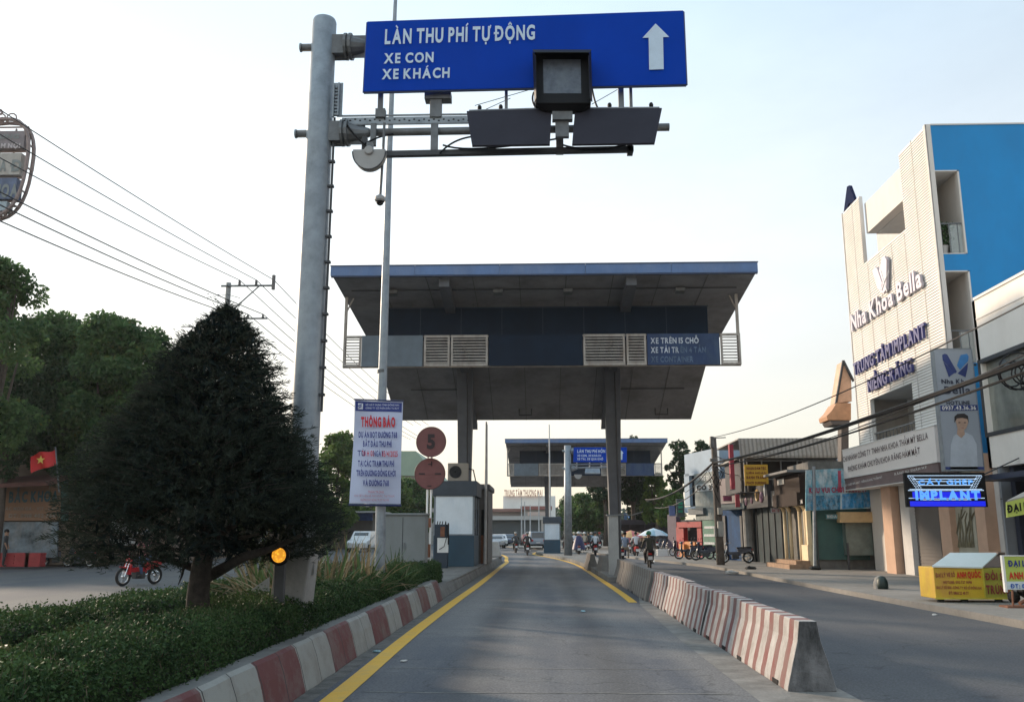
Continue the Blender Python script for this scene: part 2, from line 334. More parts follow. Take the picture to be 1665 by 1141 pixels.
# ---------------------------------------------------------------- foliage
def cards(name, C, D, L_, Wd, mats, parent=None, mi=None, origin=None, droop=0.):
    """leaf cards: centres C, long axes D, lengths, widths; real little blades with random roll"""
    n = len(C); D = D/np.linalg.norm(D, axis=1, keepdims=True); r = RNG.normal(size=(n, 3)); B = np.cross(D, r); B /= np.linalg.norm(B, axis=1, keepdims=True)
    L_ = np.asarray(L_).reshape(-1, 1)*np.ones((n, 1)); Wd = np.asarray(Wd).reshape(-1, 1)*np.ones((n, 1))
    v = np.empty((n, 4, 3)); v[:, 0] = C-D*L_/2; v[:, 1] = C+B*Wd/2; v[:, 2] = C+D*L_/2; v[:, 3] = C-B*Wd/2
    me = bpy.data.meshes.new(name); me.vertices.add(n*4); me.vertices.foreach_set('co', v.ravel())
    me.loops.add(n*4); me.loops.foreach_set('vertex_index', np.arange(n*4, dtype=np.int32))
    me.polygons.add(n); me.polygons.foreach_set('loop_start', np.arange(0, n*4, 4, dtype=np.int32))
    if mi is not None: me.polygons.foreach_set('material_index', np.asarray(mi, dtype=np.int32))
    me.update(calc_edges=True)
    return finish(me, name, mats, parent, origin=origin)
def blobs(cs, rs, per, squash=.75):
    out = []; dr = []
    for c, r in zip(cs, rs):
        k = max(8, int(per*r*r)); d = RNG.normal(size=(k, 3)); d /= np.linalg.norm(d, axis=1, keepdims=True)
        rad = r*(RNG.uniform(.25, 1.08, size=(k, 1))**.55); q = d*rad; q[:, 2] *= squash; out.append(q+np.array(c)); dr.append(d)
    return np.vstack(out), np.vstack(dr)
def tree(label, x, y, h, rad, leafm, group=None, trunk_h=None, leaf=.22, dens=900, clumps=34, name='broadleaf_tree', seed=0, barkm=None, base=0., flat=1.):
    rg = np.random.default_rng(seed+3)
    t = thing(name, label, 'tree', (x, y, base), group)
    th = trunk_h or h*.3; bark = barkm or M('bark', (.09, .07, .055), .9, .3, 6, bump=.5)
    mb = MB(); top = Vector((x+rg.uniform(-.3, .3), y, base+h*.8)); r0 = .034*h**.75
    mb.tube([(x, y, base-.1), (x+.05, y, base+th*.5), (x, y, base+th), top], [r0*1.25, r0, r0*.85, r0*.2], 8)
    cs = []; rs = []
    ch = h-th
    for i in range(clumps):
        a = rg.uniform(0, 2*math.pi); f = rg.uniform(0, 1); zz = base+th*.85+ch*(.08+.84*f); env = math.sin(math.pi*min(1, (.18+f*.78)))**.6
        rr = rad*env*rg.uniform(.25, .92)**.6*.86; cr = rad*rg.uniform(.2, .38)
        if zz+cr*.75 > base+h: zz = base+h-cr*.75
        cs.append((x+rr*math.cos(a), y+rr*math.sin(a)*flat, zz)); rs.append(cr)
    for c in cs[::5]: 
        s0 = Vector((x, y, base+th*rg.uniform(.75, 1.5))); c = Vector(c); mid = (s0+c)/2+Vector((0, 0, -.12*(c-s0).length))
        mb.tube([s0, mid, c], [r0*.5, r0*.3, r0*.08], 5)
    mb.build('trunk', bark, t, smooth=True)
    C, D = blobs(cs, rs, dens/ (1 if rad < 3 else 1)); D = D+RNG.normal(size=D.shape)*.8; D[:, 2] -= .35
    cards('crown', C, D, leaf*RNG.uniform(.6, 1.3, len(C)), leaf*.5, leafm, t)
    return t
def wire(label, a, b, sag, r, mat, group, name='cable', cat='cable', n=14):
    a, b = Vector(a), Vector(b); pts = []
    for i in range(n+1):
        q = i/n; p = a.lerp(b, q); p.z -= sag*4*q*(1-q); pts.append(p)
    o = MB().tube(pts, r, 5).build(name, mat, None, origin=a); return tag(o, label, cat, group)
# ================================================================ shared materials
galv = M('galvanised', (.24, .27, .30), .5, .25, 5, metal=.35, dirt=(.33, .36, .38), damt=.7, dscale=2.5)
galvd = M('galvanised_dull', (.16, .17, .18), .55, .25, 6, metal=.3, dirt=(.08, .07, .06), damt=.5)
steeld = M('dark_steel', (.045, .047, .052), .6, .2, 4)
black = M('black_plastic', (.01, .01, .012), .55, .1, spec=.2)
rubber = M('rubber', (.015, .015, .015), .85, .1)
white = M('white_paint', (.75, .75, .73), .55, .06, 2, dirt=(.45, .43, .4), damt=.35)
signblue = M('sign_blue', (.001, .048, .40), .6, .08, 1.2, dirt=(.001, .04, .33), damt=.5, dscale=.9, spec=.08)
signwhite = M('sign_lettering', (.55, .66, .78), .5, .08, 4)
roofblue = M('fascia_blue', (.09, .16, .32), .55, .2, 1.1, dirt=(.19, .235, .34), damt=.5, dscale=.8)
soffit = M('soffit_grey', (.25, .25, .262), .8, .15, 1.2, dirt=(.13, .125, .125), damt=.7, dscale=.6)
navy = M('navy_panel', (.008, .018, .036), .7, .2, 1.4, dirt=(.006, .012, .025), damt=.6, spec=.2)
colpaint = M('column_paint', (.11, .12, .14), .6, .15, 2, dirt=(.06, .06, .065), damt=.5)
concrete = M('concrete', (.27, .26, .245), .85, .2, 2.2, bump=.4, dirt=(.13, .125, .12), damt=.6)
concd = M('concrete_dark', (.17, .165, .155), .9, .25, 2, bump=.4, dirt=(.08, .078, .07), damt=.7)
glass = M('dark_glass', (.03, .04, .05), .08, .1, 1, spec=.9)
rust = M('rusty_iron', (.19, .08, .045), .8, .3, 6)
chrome = M('chrome', (.6, .6, .6), .25, .05, metal=1)
# ================================================================ ground
def sheet(name, pts, z, mat):
    mb = MB(); mb.add([(x, y, z) for x, y in pts], [tuple(range(len(pts)))]); o = mb.build(name, mat, None, origin=(0, 0, z), rec=False)
    return tag(o, kind='structure')
asph = asphalt('asphalt', (.085, .087, .093), (.06, .064, .074), (.11, .106, .10), .35)
asphl = asphalt('asphalt_lane', (.135, .130, .128), (.070, .075, .088), (.165, .158, .148), .6, True)
asphr = asphalt('asphalt_worn', (.10, .098, .095), (.075, .078, .085), (.13, .125, .12), .5)
sheet('ground', [(-900, -60), (900, -60), (900, 1500), (-900, 1500)], -.06, M('earth', (.13, .12, .1), .95, .25, .3))
sheet('road', [(-34, -40), (8.4, -40), (8.2, 16), (8.0, 26), (7.85, 43), (6.6, 52), (4.5, 66), (1, 85), (-6, 110), (-18, 150), (-60, 150), (-34, 60)], 0, asph)
LANE = [(-2.32, -30), (2.1, -30), (2.1, 14), (2.22, 21), (2.03, 33), (1.76, 46.7), (.82, 57.7), (-.25, 65.4), (-.66, 71), (-.5, 79), (-4, 92), (-9, 100), (-5.5, 78), (-2.9, 64), (-2.15, 52), (-2.2, 40), (-2.5, 25), (-2.42, 14)]
sheet('lane', LANE, .004, asphl)
sheet('gutter', [(2.1, -30), (3.1, -30), (3.1, 30), (2.22, 21), (2.1, 14)], .005, M('gutter_concrete', (.2, .19, .175), .9, .25, 3, bump=.4, dirt=(.1, .095, .085), damt=.8, dscale=2))
sheet('side_road', [(3.1, -30), (8.0, -30), (8.0, 26), (7.85, 42), (6.4, 51), (3.1, 64)], .004, asph)
sheet('opposite_road', [(-29, -40), (-6.7, -40), (-6.6, 40), (-3.9, 52), (-8, 80), (-34, 140), (-29, 40)], .004, asphr)
sheet('kerb_gutter', [(-2.42, -30), (-2.2, -30), (-2.24, 14), (-2.19, 22), (-2.1, 36), (-2.07, 47), (-2.2, 47), (-2.36, 36), (-2.42, 28), (-2.44, 22)], .007, M('gutter_dirt', (.13, .125, .115), .95, .35, 5, bump=.6, dirt=(.055, .052, .05), damt=.8, dscale=4))
def ribbon(name, pts, w, z, mat):
    vs = []; n = len(pts)
    for i, (x, y) in enumerate(pts):
        a = Vector(pts[max(i-1, 0)]); b = Vector(pts[min(i+1, n-1)]); t = (b-a).normalized(); q = Vector((-t.y, t.x))*w/2
        vs += [(x+q.x, y+q.y, z), (x-q.x, y-q.y, z)]
    o = MB().add(vs, [(2*i, 2*i+1, 2*i+3, 2*i+2) for i in range(n-1)]).build(name, mat, None, origin=(0, 0, z), rec=False)
    return tag(o, kind='structure')
yel = M('yellow_paint', (.72, .40, .035), .7, .15, 3, dirt=(.3, .22, .1), damt=.55, dscale=3)
def smooth_line(pts, k=5):
    out = []; n = len(pts)
    for i in range(n-1):
        p0, p1, p2, p3 = [Vector(pts[min(max(j, 0), n-1)]) for j in (i-1, i, i+1, i+2)]
        for q in range(k):
            t = q/k; out.append(tuple(.5*((2*p1)+(p2-p0)*t+(2*p0-5*p1+4*p2-p3)*t*t+(3*p1-p0-3*p2+p3)*t**3)))
    return out+[tuple(pts[-1])]
ribbon('edge_line', smooth_line([(-2.0, 2), (-2.04, 9), (-2.1, 15), (-2.06, 22), (-1.98, 30), (-1.95, 45), (-1.93, 50.4), (-2.1, 54), (-2.45, 62), (-3.6, 72), (-6, 84)]), .22, .011, yel)
ribbon('edge_line', smooth_line([(2.13, 21.6), (2.13, 25), (2.03, 33), (1.76, 46.7), (.86, 57.7), (-.2, 65.4), (-.62, 70), (-.55, 74), (-.2, 79)]), .2, .011, yel)
jm = M('joint_fill', (.2, .195, .18), .9, .5, 7, dirt=(.06, .06, .065), damt=.9, dscale=5)
for i, (y, w) in enumerate(((9.55, .03), (11.2, .02), (14.6, .018), (20.4, .03), (27.2, .03), (38, .05))):
    rj = random.Random(i); ribbon('road_joint', [(-1.85+k*.25, y+rj.uniform(-.03, .03)) for k in range(16)], w, .0075, jm)
# pavement on the right, raised by a kerb step
def slab(name, pts, z0, z1, mat, kind='structure', bevel=0):
    mb = MB(); n = len(pts); mb.add([(x, y, z0) for x, y in pts]+[(x, y, z1) for x, y in pts], [tuple(range(n)), tuple(range(n, 2*n))]+[(i, (i+1) % n, n+(i+1) % n, n+i) for i in range(n)])
    o = mb.build(name, mat, None, bevel=bevel, origin=(0, 0, z0)); return tag(o, kind=kind)
pave = M('pavement_concrete', (.24, .225, .205), .9, .22, 1.6, bump=.5, dirt=(.12, .112, .1), damt=.75, dscale=.8)
slab('pavement', [(8.5, -30), (8.3, 16), (7.98, 26), (7.85, 43), (6.5, 52), (4.6, 66), (1.2, 85), (-5.8, 110), (30, 110), (30, -30)], -.05, .12, pave)
slab('far_pavement', [(-29, -30), (-29, 40), (-34, 60), (-60, 60), (-60, -30)], -.05, .1, pave)
# ---- median with painted kerb
kerbm = banded('kerb_paint', (.27, .27, .25), (.12, .035, .035), 1, 2.607, .5, 6.93, rough=.8, dirt=(.17, .15, .135), damt=.75, joint=True, fade=.06)
def kerb(name, line, zt, w, mat, y0=None):
    mb = MB(); vs = []
    for x, y in line: vs += [(x, y, -.05), (x, y, .02), (x-.07, y, zt*.6), (x-.13, y, zt-.03), (x-.17, y, zt), (x-.17-w, y, zt), (x-.17-w, y, -.05)]
    k = 7; fs = [(i*k+j, i*k+j+1, (i+1)*k+j+1, (i+1)*k+j) for i in range(len(line)-1) for j in range(k-1)]+[tuple(range(k)), tuple((len(line)-1)*k+j for j in range(k))]
    mb.add(vs, fs); mb.mi = [1 if (i % (k-1)) >= 4 and i < (len(line)-1)*(k-1) else 0 for i in range(len(fs))]; o = mb.build(name, [mat, concd], None, origin=(line[0][0], line[0][1], 0)); return tag(o, kind='structure')
kerb('kerb', [(-2.42+random.uniform(-.012, .012), 2+i*.4) for i in range(51)]+[(-2.43, 22.4)], .47, .18, kerbm)
isl = [(-2.45, 22.42), (-2.42, 28), (-2.36, 36), (-2.2, 47), (-2.2, 51)]
slab('toll_island', [(-2.6, 22.42)]+[(-2.52, 28), (-2.46, 36), (-2.34, 47), (-2.3, 52), (-2.7, 52.5), (-5.4, 50), (-6.6, 40), (-6.6, 22.42)], -.05, .3, concd, bevel=.02)
kerb('island_kerb', isl, .31, .05, concd)
slab('median_soil', [(-2.86, 1), (-2.86, 22.4), (-6.5, 22.4), (-6.5, 1)], -.05, .3, M('soil', (.07, .055, .04), .95, .3, 4, bump=.6))
tag(kerb('median_kerb', [(-6.4, 1), (-6.4, 22.4)], .3, .02, concd), kind='structure')
slab('middle_island', smooth_line([(2.2, 30.5), (2.2, 33), (1.93, 46.7), (1.02, 57.7), (-.02, 65.4), (-.45, 70.5), (-.3, 76)], 3)+[(2.6, 78), (3.4, 60), (3.0, 30.5)], -.05, .16, concd)
# ================================================================ jersey barriers
barm = banded('barrier_paint', (.42, .40, .385), (.17, .048, .046), 1, .42, .57, 0, slant=-.03, rough=.8, dirt=(.16, .135, .12), damt=.8, fade=.12)
baro = banded('barrier_old', (.19, .18, .165), (.13, .1, .085), 1, .5, .55, 0, slant=-.5, rough=.9, dirt=(.12, .11, .1), damt=.8, fade=.1)
barend = M('barrier_end', (.15, .145, .145), .9, .35, 3, bump=.6, dirt=(.025, .025, .025), damt=1, dscale=3.2)
def barrier(y0, y1, x, old, label, lean=0., h=.7):
    t = thing('concrete_barrier', label, 'barrier', (x+.25, (y0+y1)/2, 0), 'concrete barriers between the toll lane and the side road')
    prof = [(0, 0), (.005, .05), (.075, .32), (.13, .5), (.155, h), (.345, h), (.37, .5), (.425, .32), (.495, .05), (.5, 0)]
    mb = MB(); n = len(prof); N_ = 7; vs = []
    for i in range(N_):
        y = y0+(y1-y0)*i/(N_-1)
        for px, pz in prof: vs.append((x+px+lean*pz+random.uniform(-.004, .004), y, pz))
    fs = [(i*n+j, i*n+(j+1) % n, (i+1)*n+(j+1) % n, (i+1)*n+j) for i in range(N_-1) for j in range(n)]
    mb.add(vs, fs); mb.cur = 1; mb.f += [tuple(range(n)), tuple((N_-1)*n+j for j in range(n))]; mb.mi += [1, 1]
    o = mb.build('concrete_body', [baro if old else barm, concd if old else barend], t, bevel=.012)
    # forklift slots at the foot
    s = MB(); 
    for yy in (y0+.5, y1-.5): s.box(x-.004, x+.05, yy-.12, yy+.12, -.02, .055)
    each(s, 'drain_slot', black, t)
    return t
ys = [9.7, 12.55, 14.85, 17.2, 19.6, 21.9]
bl = ['nearest red and white striped barrier with its bare blackened end face towards the viewer', 'second striped barrier from the near end of the row', 'third striped barrier from the near end of the row',
      'fourth striped barrier from the near end of the row', 'last red and white striped barrier, next to the bare grey ones']
for i in range(5): barrier(ys[i]+.03, ys[i+1]-.02, 2.52+(0, .014, -.008, .01, 0)[i], False, bl[i], lean=.012*(i % 2), h=.7+(0, .012, -.008, .01, 0)[i])
for i, (a, b, l) in enumerate([(21.95, 25.6, 'grimy grey barrier with faded brown stripes, directly behind the striped ones'), (25.7, 29.0, 'grimy grey barrier with worn stripes in front of the pale square post'),
                            (29.1, 31.6, 'grey barrier directly before the pale square post')]): barrier(a, b, 2.45, True, l, h=.72)
barrier(35.4, 37.9, 2.22, True, 'stained reddish brown barrier just behind the dark canopy column'); barrier(39.5, 42.5, 1.95, True, 'rounded grey barrier farthest along the middle island')
# ================================================================ sign gantry pole
def pole_near():
    Y = 11.1; top = P(528, 32, Y); bot = P(486, 905, Y); bx = bot.x; tx = top.x
    ax = lambda z: bx+(tx-bx)*(z-bot.z)/(top.z-bot.z)
    t = thing('gantry_pole', 'tall galvanised steel pole carrying the large blue lane sign on two arms', 'pole', (bx, Y, .3))
    mb = MB(); zs = [1.1, 2.5, 4.2, 6.9, 7.45, 7.46, top.z-.05, top.z-.01]
    mb.tube([(ax(z), Y, z) for z in zs], [.19, .185, .18, .172, .17, .166, .165, .15], 24); mb.build('pole_shaft', galv, t, smooth=True)
    mb = MB(); mb.hexa([(bx-.28, Y-.27, .25), (bx+.1, Y-.27, .25), (bx+.1, Y+.27, .25), (bx-.28, Y+.27, .25), (bx-.23, Y-.22, 1.38), (bx+.2, Y-.22, 1.38), (bx+.2, Y+.22, 1.38), (bx-.23, Y+.22, 1.38)])
    mb.build('pole_footing', concrete, t, bevel=.02)
    # arms
    def arm(name, y_l, x_l, y_r, x_r, yc):
        a = P(x_l, y_l, Y+.02); b = P(x_r, y_r, Y+.02); mb = MB(); mb.tube([a, b], .052, 14); o = mb.build(name, galvd, t, smooth=True)
        f = MB(); zz = a.z+(b.z-a.z)*.1; c = ax(zz)
        f.hexa([(c+.05, Y-.09, zz-.15), (c+.30, Y-.09, zz-.15), (c+.30, Y+.12, zz-.15), (c+.05, Y+.12, zz-.15), (c+.05, Y-.09, zz+.13), (c+.30, Y-.09, zz+.13), (c+.30, Y+.12, zz+.13), (c+.05, Y+.12, zz+.13)])
        f.lathe((c+.30, Y+.02, zz), [(.185, 0), (.185, .035), (.15, .04), (.15, .06), (.185, .065), (.185, .1)], 14, 'X')
        f.lathe((c+.40, Y+.02, zz), [(.14, 0), (.13, .05), (.06, .28)], 12, 'X')
        for s in (-1, 1): f.box(c+.1, c+.62, Y+.02-.005, Y+.02+.005, zz+s*.05, zz+s*.17)
        f.build('arm_flange', galvd, o); 
        mb = MB(); mb.lathe((a.x, Y+.02, a.z), [(.062, 0), (.062, .02)], 12, 'X'); mb.build('end_cap', galv, o)
        return a, b
    arm('upper_arm', 78, 488, 70, 900, 0); la, lb = arm('lower_arm', 218, 480, 207, 1088, 0)
    # cable duct down the shaft and tray
    d = MB(); d.tube([(ax(z)+.21, Y-.04, z) for z in (3.1, 7.1)], .018, 6)
    for z in np.arange(3.3, 7.1, .35): d.box(ax(z)+.12, ax(z)+.24, Y-.07, Y-.01, z, z+.03)
    d.build('cable_conduit', steeld, t)
    tr = MB(); F = Fr((-4, Y-.1), (2, Y-.1)); 
    for x0, y0, x1, y1 in ((541, 136, 543, 189), (549, 134, 551, 187)): F.pbox(tr, x0, y0, x1, y1, -.02, .03)
    F.pbox(tr, 540, 135, 557, 189, -.03, -.02)
    for k in range(9): F.pbox(tr, 543, 140+k*5.5, 549, 143+k*5.5, -.02, .0)
    tr.build('cable_tray', galv, t)
    st = MB()
    for x0, y0, x1, y1 in ((488, 620, 491, 650), (486, 587, 489, 608), (489, 406, 500, 560)): pass
    # equipment beam
    b = MB(); F2 = Fr((-4, Y-.05), (2, Y-.05))
    a1, z1 = F2.hit(548, 189); a2, z2 = F2.hit(766, 186); _, z1b = F2.hit(548, 203)
    for dz in (0, z1b-z1): b.tube([F2.pt(a1, z1+dz), F2.pt(a2, z2+dz)], .014, 6)
    F2.pbox(b, 556, 190, 766, 200, -.01, .005)
    bo = b.build('equipment_rail', galv, t)
    h = MB()
    for k in range(26): F2.pbox(h, 560+k*8, 193+(k % 2)*2, 563+k*8, 195+(k % 2)*2, .006, .009)
    h.build('rail_slot', black, bo)
    s = MB()
    for x, w, y0, y1 in ((618, 8, 140, 192), (823, 5, 138, 182), (873, 9, 140, 182), (1010, 9, 136, 182), (1026, 5, 136, 182)):
        F2.pbox(s, x-w/2, y0, x+w/2, y1, -.04, .02)
    F2.pbox(s, 699, 140, 718, 190, -.06, .03); F2.pbox(s, 690, 148, 733, 160, -.12, .05); F2.pbox(s, 700, 200, 712, 250, -.02, .02)
    F2.pbox(s, 904, 196, 916, 250, -.03, .02); F2.pbox(s, 602, 200, 611, 236, -.03, .03); F2.pbox(s, 610, 176, 626, 190, -.05, .05)
    each(s, 'hanger_bracket', galvd, t, .004)
    l = MB(); p0 = F2.hit(588, 256); p1 = F2.hit(1030, 247); _, q0 = F2.hit(588, 245); 
    l.hexa([F2.pt(p0[0], p0[1], -.04), F2.pt(p1[0], p1[1], -.04), F2.pt(p1[0], p1[1], .04), F2.pt(p0[0], p0[1], .04), F2.pt(p0[0], p0[1]+.07, -.04), F2.pt(p1[0], p1[1]+.07, -.04), F2.pt(p1[0], p1[1]+.07, .04), F2.pt(p0[0], p0[1]+.07, .04)])
    F2.pbox(l, 1020, 234, 1029, 250, -.04, .04); F2.pbox(l, 588, 222, 596, 250, -.04, .04); l.build('lower_rail', steeld, t)
    # looping cables under the rail
    c = MB()
    for (xa, ya), (xb, yb), (xc, yc) in (((720, 236), (760, 252), (905, 226)), ((915, 236), (960, 250), (1025, 234)), ((590, 236), (612, 222), (640, 218)), ((715, 250), (735, 226), (770, 222)),
                                         ((560, 196), (575, 224), (600, 240)), ((868, 150), (860, 168), (880, 184)), ((962, 140), (966, 165), (972, 176))):
        pa, pb, pc = P(xa, ya, Y-.12), P(xb, yb, Y-.12), P(xc, yc, Y-.12); c.tube([pa*(1-q)**2+pb*2*q*(1-q)+pc*q*q for q in [i/10 for i in range(11)]], .013, 5)
    for x0, y0, x1, y1 in ((772, 172, 862, 146), (962, 170, 1004, 146), (790, 178, 830, 160)): c.tube([P(x0, y0, Y), P(x1, y1, Y)], .005, 4)
    each(c, 'looping_cable', black, t)
    return t
pole_near()
# lane sign
def lane_sign(c, lines, arrow, label, mesh_d=.06):
    """c = corners TL TR BR BL in world"""
    TL, TR, BR, BL = c; t = thing('lane_sign', label, 'road sign', (BL+BR)/2)
    nrm = (TR-TL).cross(TL-BL).normalized(); nrm = nrm if nrm.y < 0 else -nrm
    MB().prism([TL, TR, BR, BL], -nrm*mesh_d).build('sign_panel', signblue, t)
    e = MB(); h = .022*(TR-TL).length/4.3
    for a, b in ((TL, TR), (TR, BR), (BR, BL), (BL, TL)): e.tube([a-nrm*mesh_d*.5, b-nrm*mesh_d*.5], h, 6)
    e.build('sign_rim', M('sign_rim', (.03, .05, .12), .5), t)
    u = (TR-TL); W_ = u.length; u.normalize(); H_ = (TL-BL).length; v = (TL-BL).normalized()
    for s, x0, x1, yb, cap in lines:
        vv = (v*(1-x0)+(TR-BR).normalized()*x0).normalized()
        o = text('sign_lettering', s, BL+u*W_*x0+v*H_*yb+nrm*.012, ((BR+(TR-BR)*yb)-(BL+(TL-BL)*yb)).normalized(), vv, W_*(x1-x0), H_*cap, signwhite, t, bold=.05, gap=.2, thick=.004)
    x, w, y0, y1 = arrow; A = lambda a, b: BL+u*W_*a+v*H_*b+nrm*.014
    y0 += .0
    pts = [A(x-w*.27, y0), A(x+w*.27, y0), A(x+w*.27, y1-.2), A(x+w/2, y1-.2), A(x, y1), A(x-w/2, y1-.2), A(x-w*.27, y1-.2)]
    MB().prism(pts, nrm*.004).build('arrow_symbol', signwhite, t)
    return t
cs_ = [P(597, 36, 10.9), P(1111, 18, 10.9), P(1111, 137, 10.9), P(591, 149, 10.9)]
cs_[2].x = cs_[1].x
xf = lambda x: (x-594)/517
lane_sign(cs_, [('LÀN THU PHÍ TỰ ĐỘNG', xf(625), xf(870), .665, .20), ('XE CON', xf(625), xf(706), .385, .135), ('XE KHÁCH', xf(623), xf(733), .16, .135)], (xf(1065.5), 43/517, .165, .82),
          'large blue overhead lane sign with white lettering, upward arrow and dark square display in front')
# square signal display
def display():
    F = Fr((-4, 10.72), (2, 10.72)); a = F.hit(914, 180); t = thing('signal_display', 'black square lane signal box with a grey screen in front of the blue sign', 'traffic signal', F.pt(a[0], a[1]))
    c = [P(869, 84, 10.7), P(958, 84, 10.7), P(961, 168, 10.62), P(871, 168, 10.62)]
    mb = MB(); mb.prism(c, (0, .16, 0)); c2 = [P(871, 168, 10.63), P(961, 168, 10.63), P(945, 181, 10.72), P(888, 181, 10.72)]; mb.prism(c2, (0, .1, 0))
    f = mb.build('signal_housing', black, t, bevel=.008)
    sc = [P(883, 97, 10.68), P(944, 97, 10.68), P(945, 152, 10.63), P(884, 152, 10.63)]
    MB().prism(sc, (0, .02, 0)).build('signal_screen', M('screen_grey', (.085, .10, .13), .35, .35, 14, dirt=(.13, .15, .17), damt=.6, dscale=6), t)
    v = MB()
    for x0, x1, yy in ((866, 962, 82),): v.prism([P(x0, yy, 10.69), P(x1, yy, 10.69), P(x1-3, yy+4, 10.5), P(x0+3, yy+4, 10.5)], (0, 0, .01))
    v.prism([P(867, 84, 10.69), P(872, 92, 10.52), P(873, 160, 10.5), P(870, 166, 10.62)], (-.01, 0, 0)); v.prism([P(960, 84, 10.69), P(956, 92, 10.52), P(958, 160, 10.5), P(962, 166, 10.62)], (.01, 0, 0))
    v.build('sun_hood', black, t)
    b = MB(); F.pbox(b, 898, 180, 931, 194, -.1, 0); F.pbox(b, 903, 194, 925, 222, -.12, -.05); b.build('mounting_bracket', galvd, t)
display()
def antenna(px, label):
    c = [P(x, y, Y) for x, y, Y in px]; ctr = (c[2]+c[3])/2
    t = thing('toll_antenna', label, 'antenna', ctr, 'flat toll antennas hanging under the blue sign')
    n = (c[1]-c[0]).cross(c[3]-c[0]).normalized(); n = n if n.z > 0 else -n
    MB().prism(c, n*.035).build('antenna_panel', M('antenna_dark', (.035, .034, .045), .7, .1, 3, spec=.15), t, bevel=.004)
    b = MB(); a0 = c[0]+n*.05; a1 = c[1]+n*.05; b.tube([a0+(a1-a0)*.03+Vector((0, .02, 0)), a0+(a1-a0)*.97+Vector((0, .02, 0))], .012, 6)
    b.box(a0.x+.1, a1.x-.08, a0.y+.05, a0.y+.09, a0.z, a0.z+.02); b.build('antenna_rail', galv, t)
    k = MB()
    for q in (.15, .4, .88): p = a0.lerp(a1, q); k.ball(p+Vector((0, .05, .05)), .03, 8, 5, (1, 1, 1.4))
    each(k, 'clamp_knob', black, t)
antenna([(759, 184, 10.82), (897, 180, 10.82), (894, 238, 10.55), (768, 240, 10.55)], 'left of the two flat dark toll antenna panels under the lane sign')
antenna([(935, 180, 10.82), (1076, 179, 10.82), (1064, 236, 10.55), (930, 238, 10.55)], 'right of the two flat dark toll antenna panels under the lane sign')
def scanner():
    c = P(600, 246, 10.85); t = thing('vehicle_scanner', 'pale grey half-round scanner hanging below the lower arm next to the pole', 'sensor', P(600, 283, 10.85))
    n = 24; R = .215; pts = [c+Vector((-R, 0, .03))]+[c+Vector((R*math.cos(math.pi+math.pi*i/n), 0, R*1.15*math.sin(math.pi+math.pi*i/n))) for i in range(n+1)]+[c+Vector((R, 0, .03))]
    g = M('scanner_grey', (.34, .33, .32), .5, .1)
    MB().prism(pts, (0, .12, 0)).build('scanner_body', g, t, bevel=.006)
    MB().lathe((c.x, c.y-.03, c.z+.01), [(.05, 0), (.06, .01), (.06, .03)], 14, 'Y').build('scanner_hub', g, t)
    MB().tube([c+Vector((R*1.02*math.cos(math.pi+math.pi*i/n), -.003, R*1.17*math.sin(math.pi+math.pi*i/n))) for i in range(n+1)], .008, 5).build('scanner_rim', steeld, t)
    MB().box(c.x-.04, c.x+.04, c.y+.02, c.y+.1, c.z+.03, c.z+.14).build('scanner_bracket', galvd, t)
    a = P(623, 246, 10.95); b = P(618, 322, 10.95)
    t2 = thing('dome_camera', 'small dome camera at the end of a thin rod hanging beneath the scanner', 'camera', b-Vector((0, 0, .1)))
    MB().tube([P(625, 200, 10.95), a, b], .018, 8).build('drop_rod', galvd, t2)
    MB().lathe(b-Vector((0, 0, .02)), [(.03, .06), (.07, .03), (.072, -.01), (.06, -.03)], 14).build('camera_collar', g, t2)
    MB().ball(b-Vector((0, 0, .055)), .05, 12, 8).build('camera_dome', black, t2, smooth=True)
scanner()
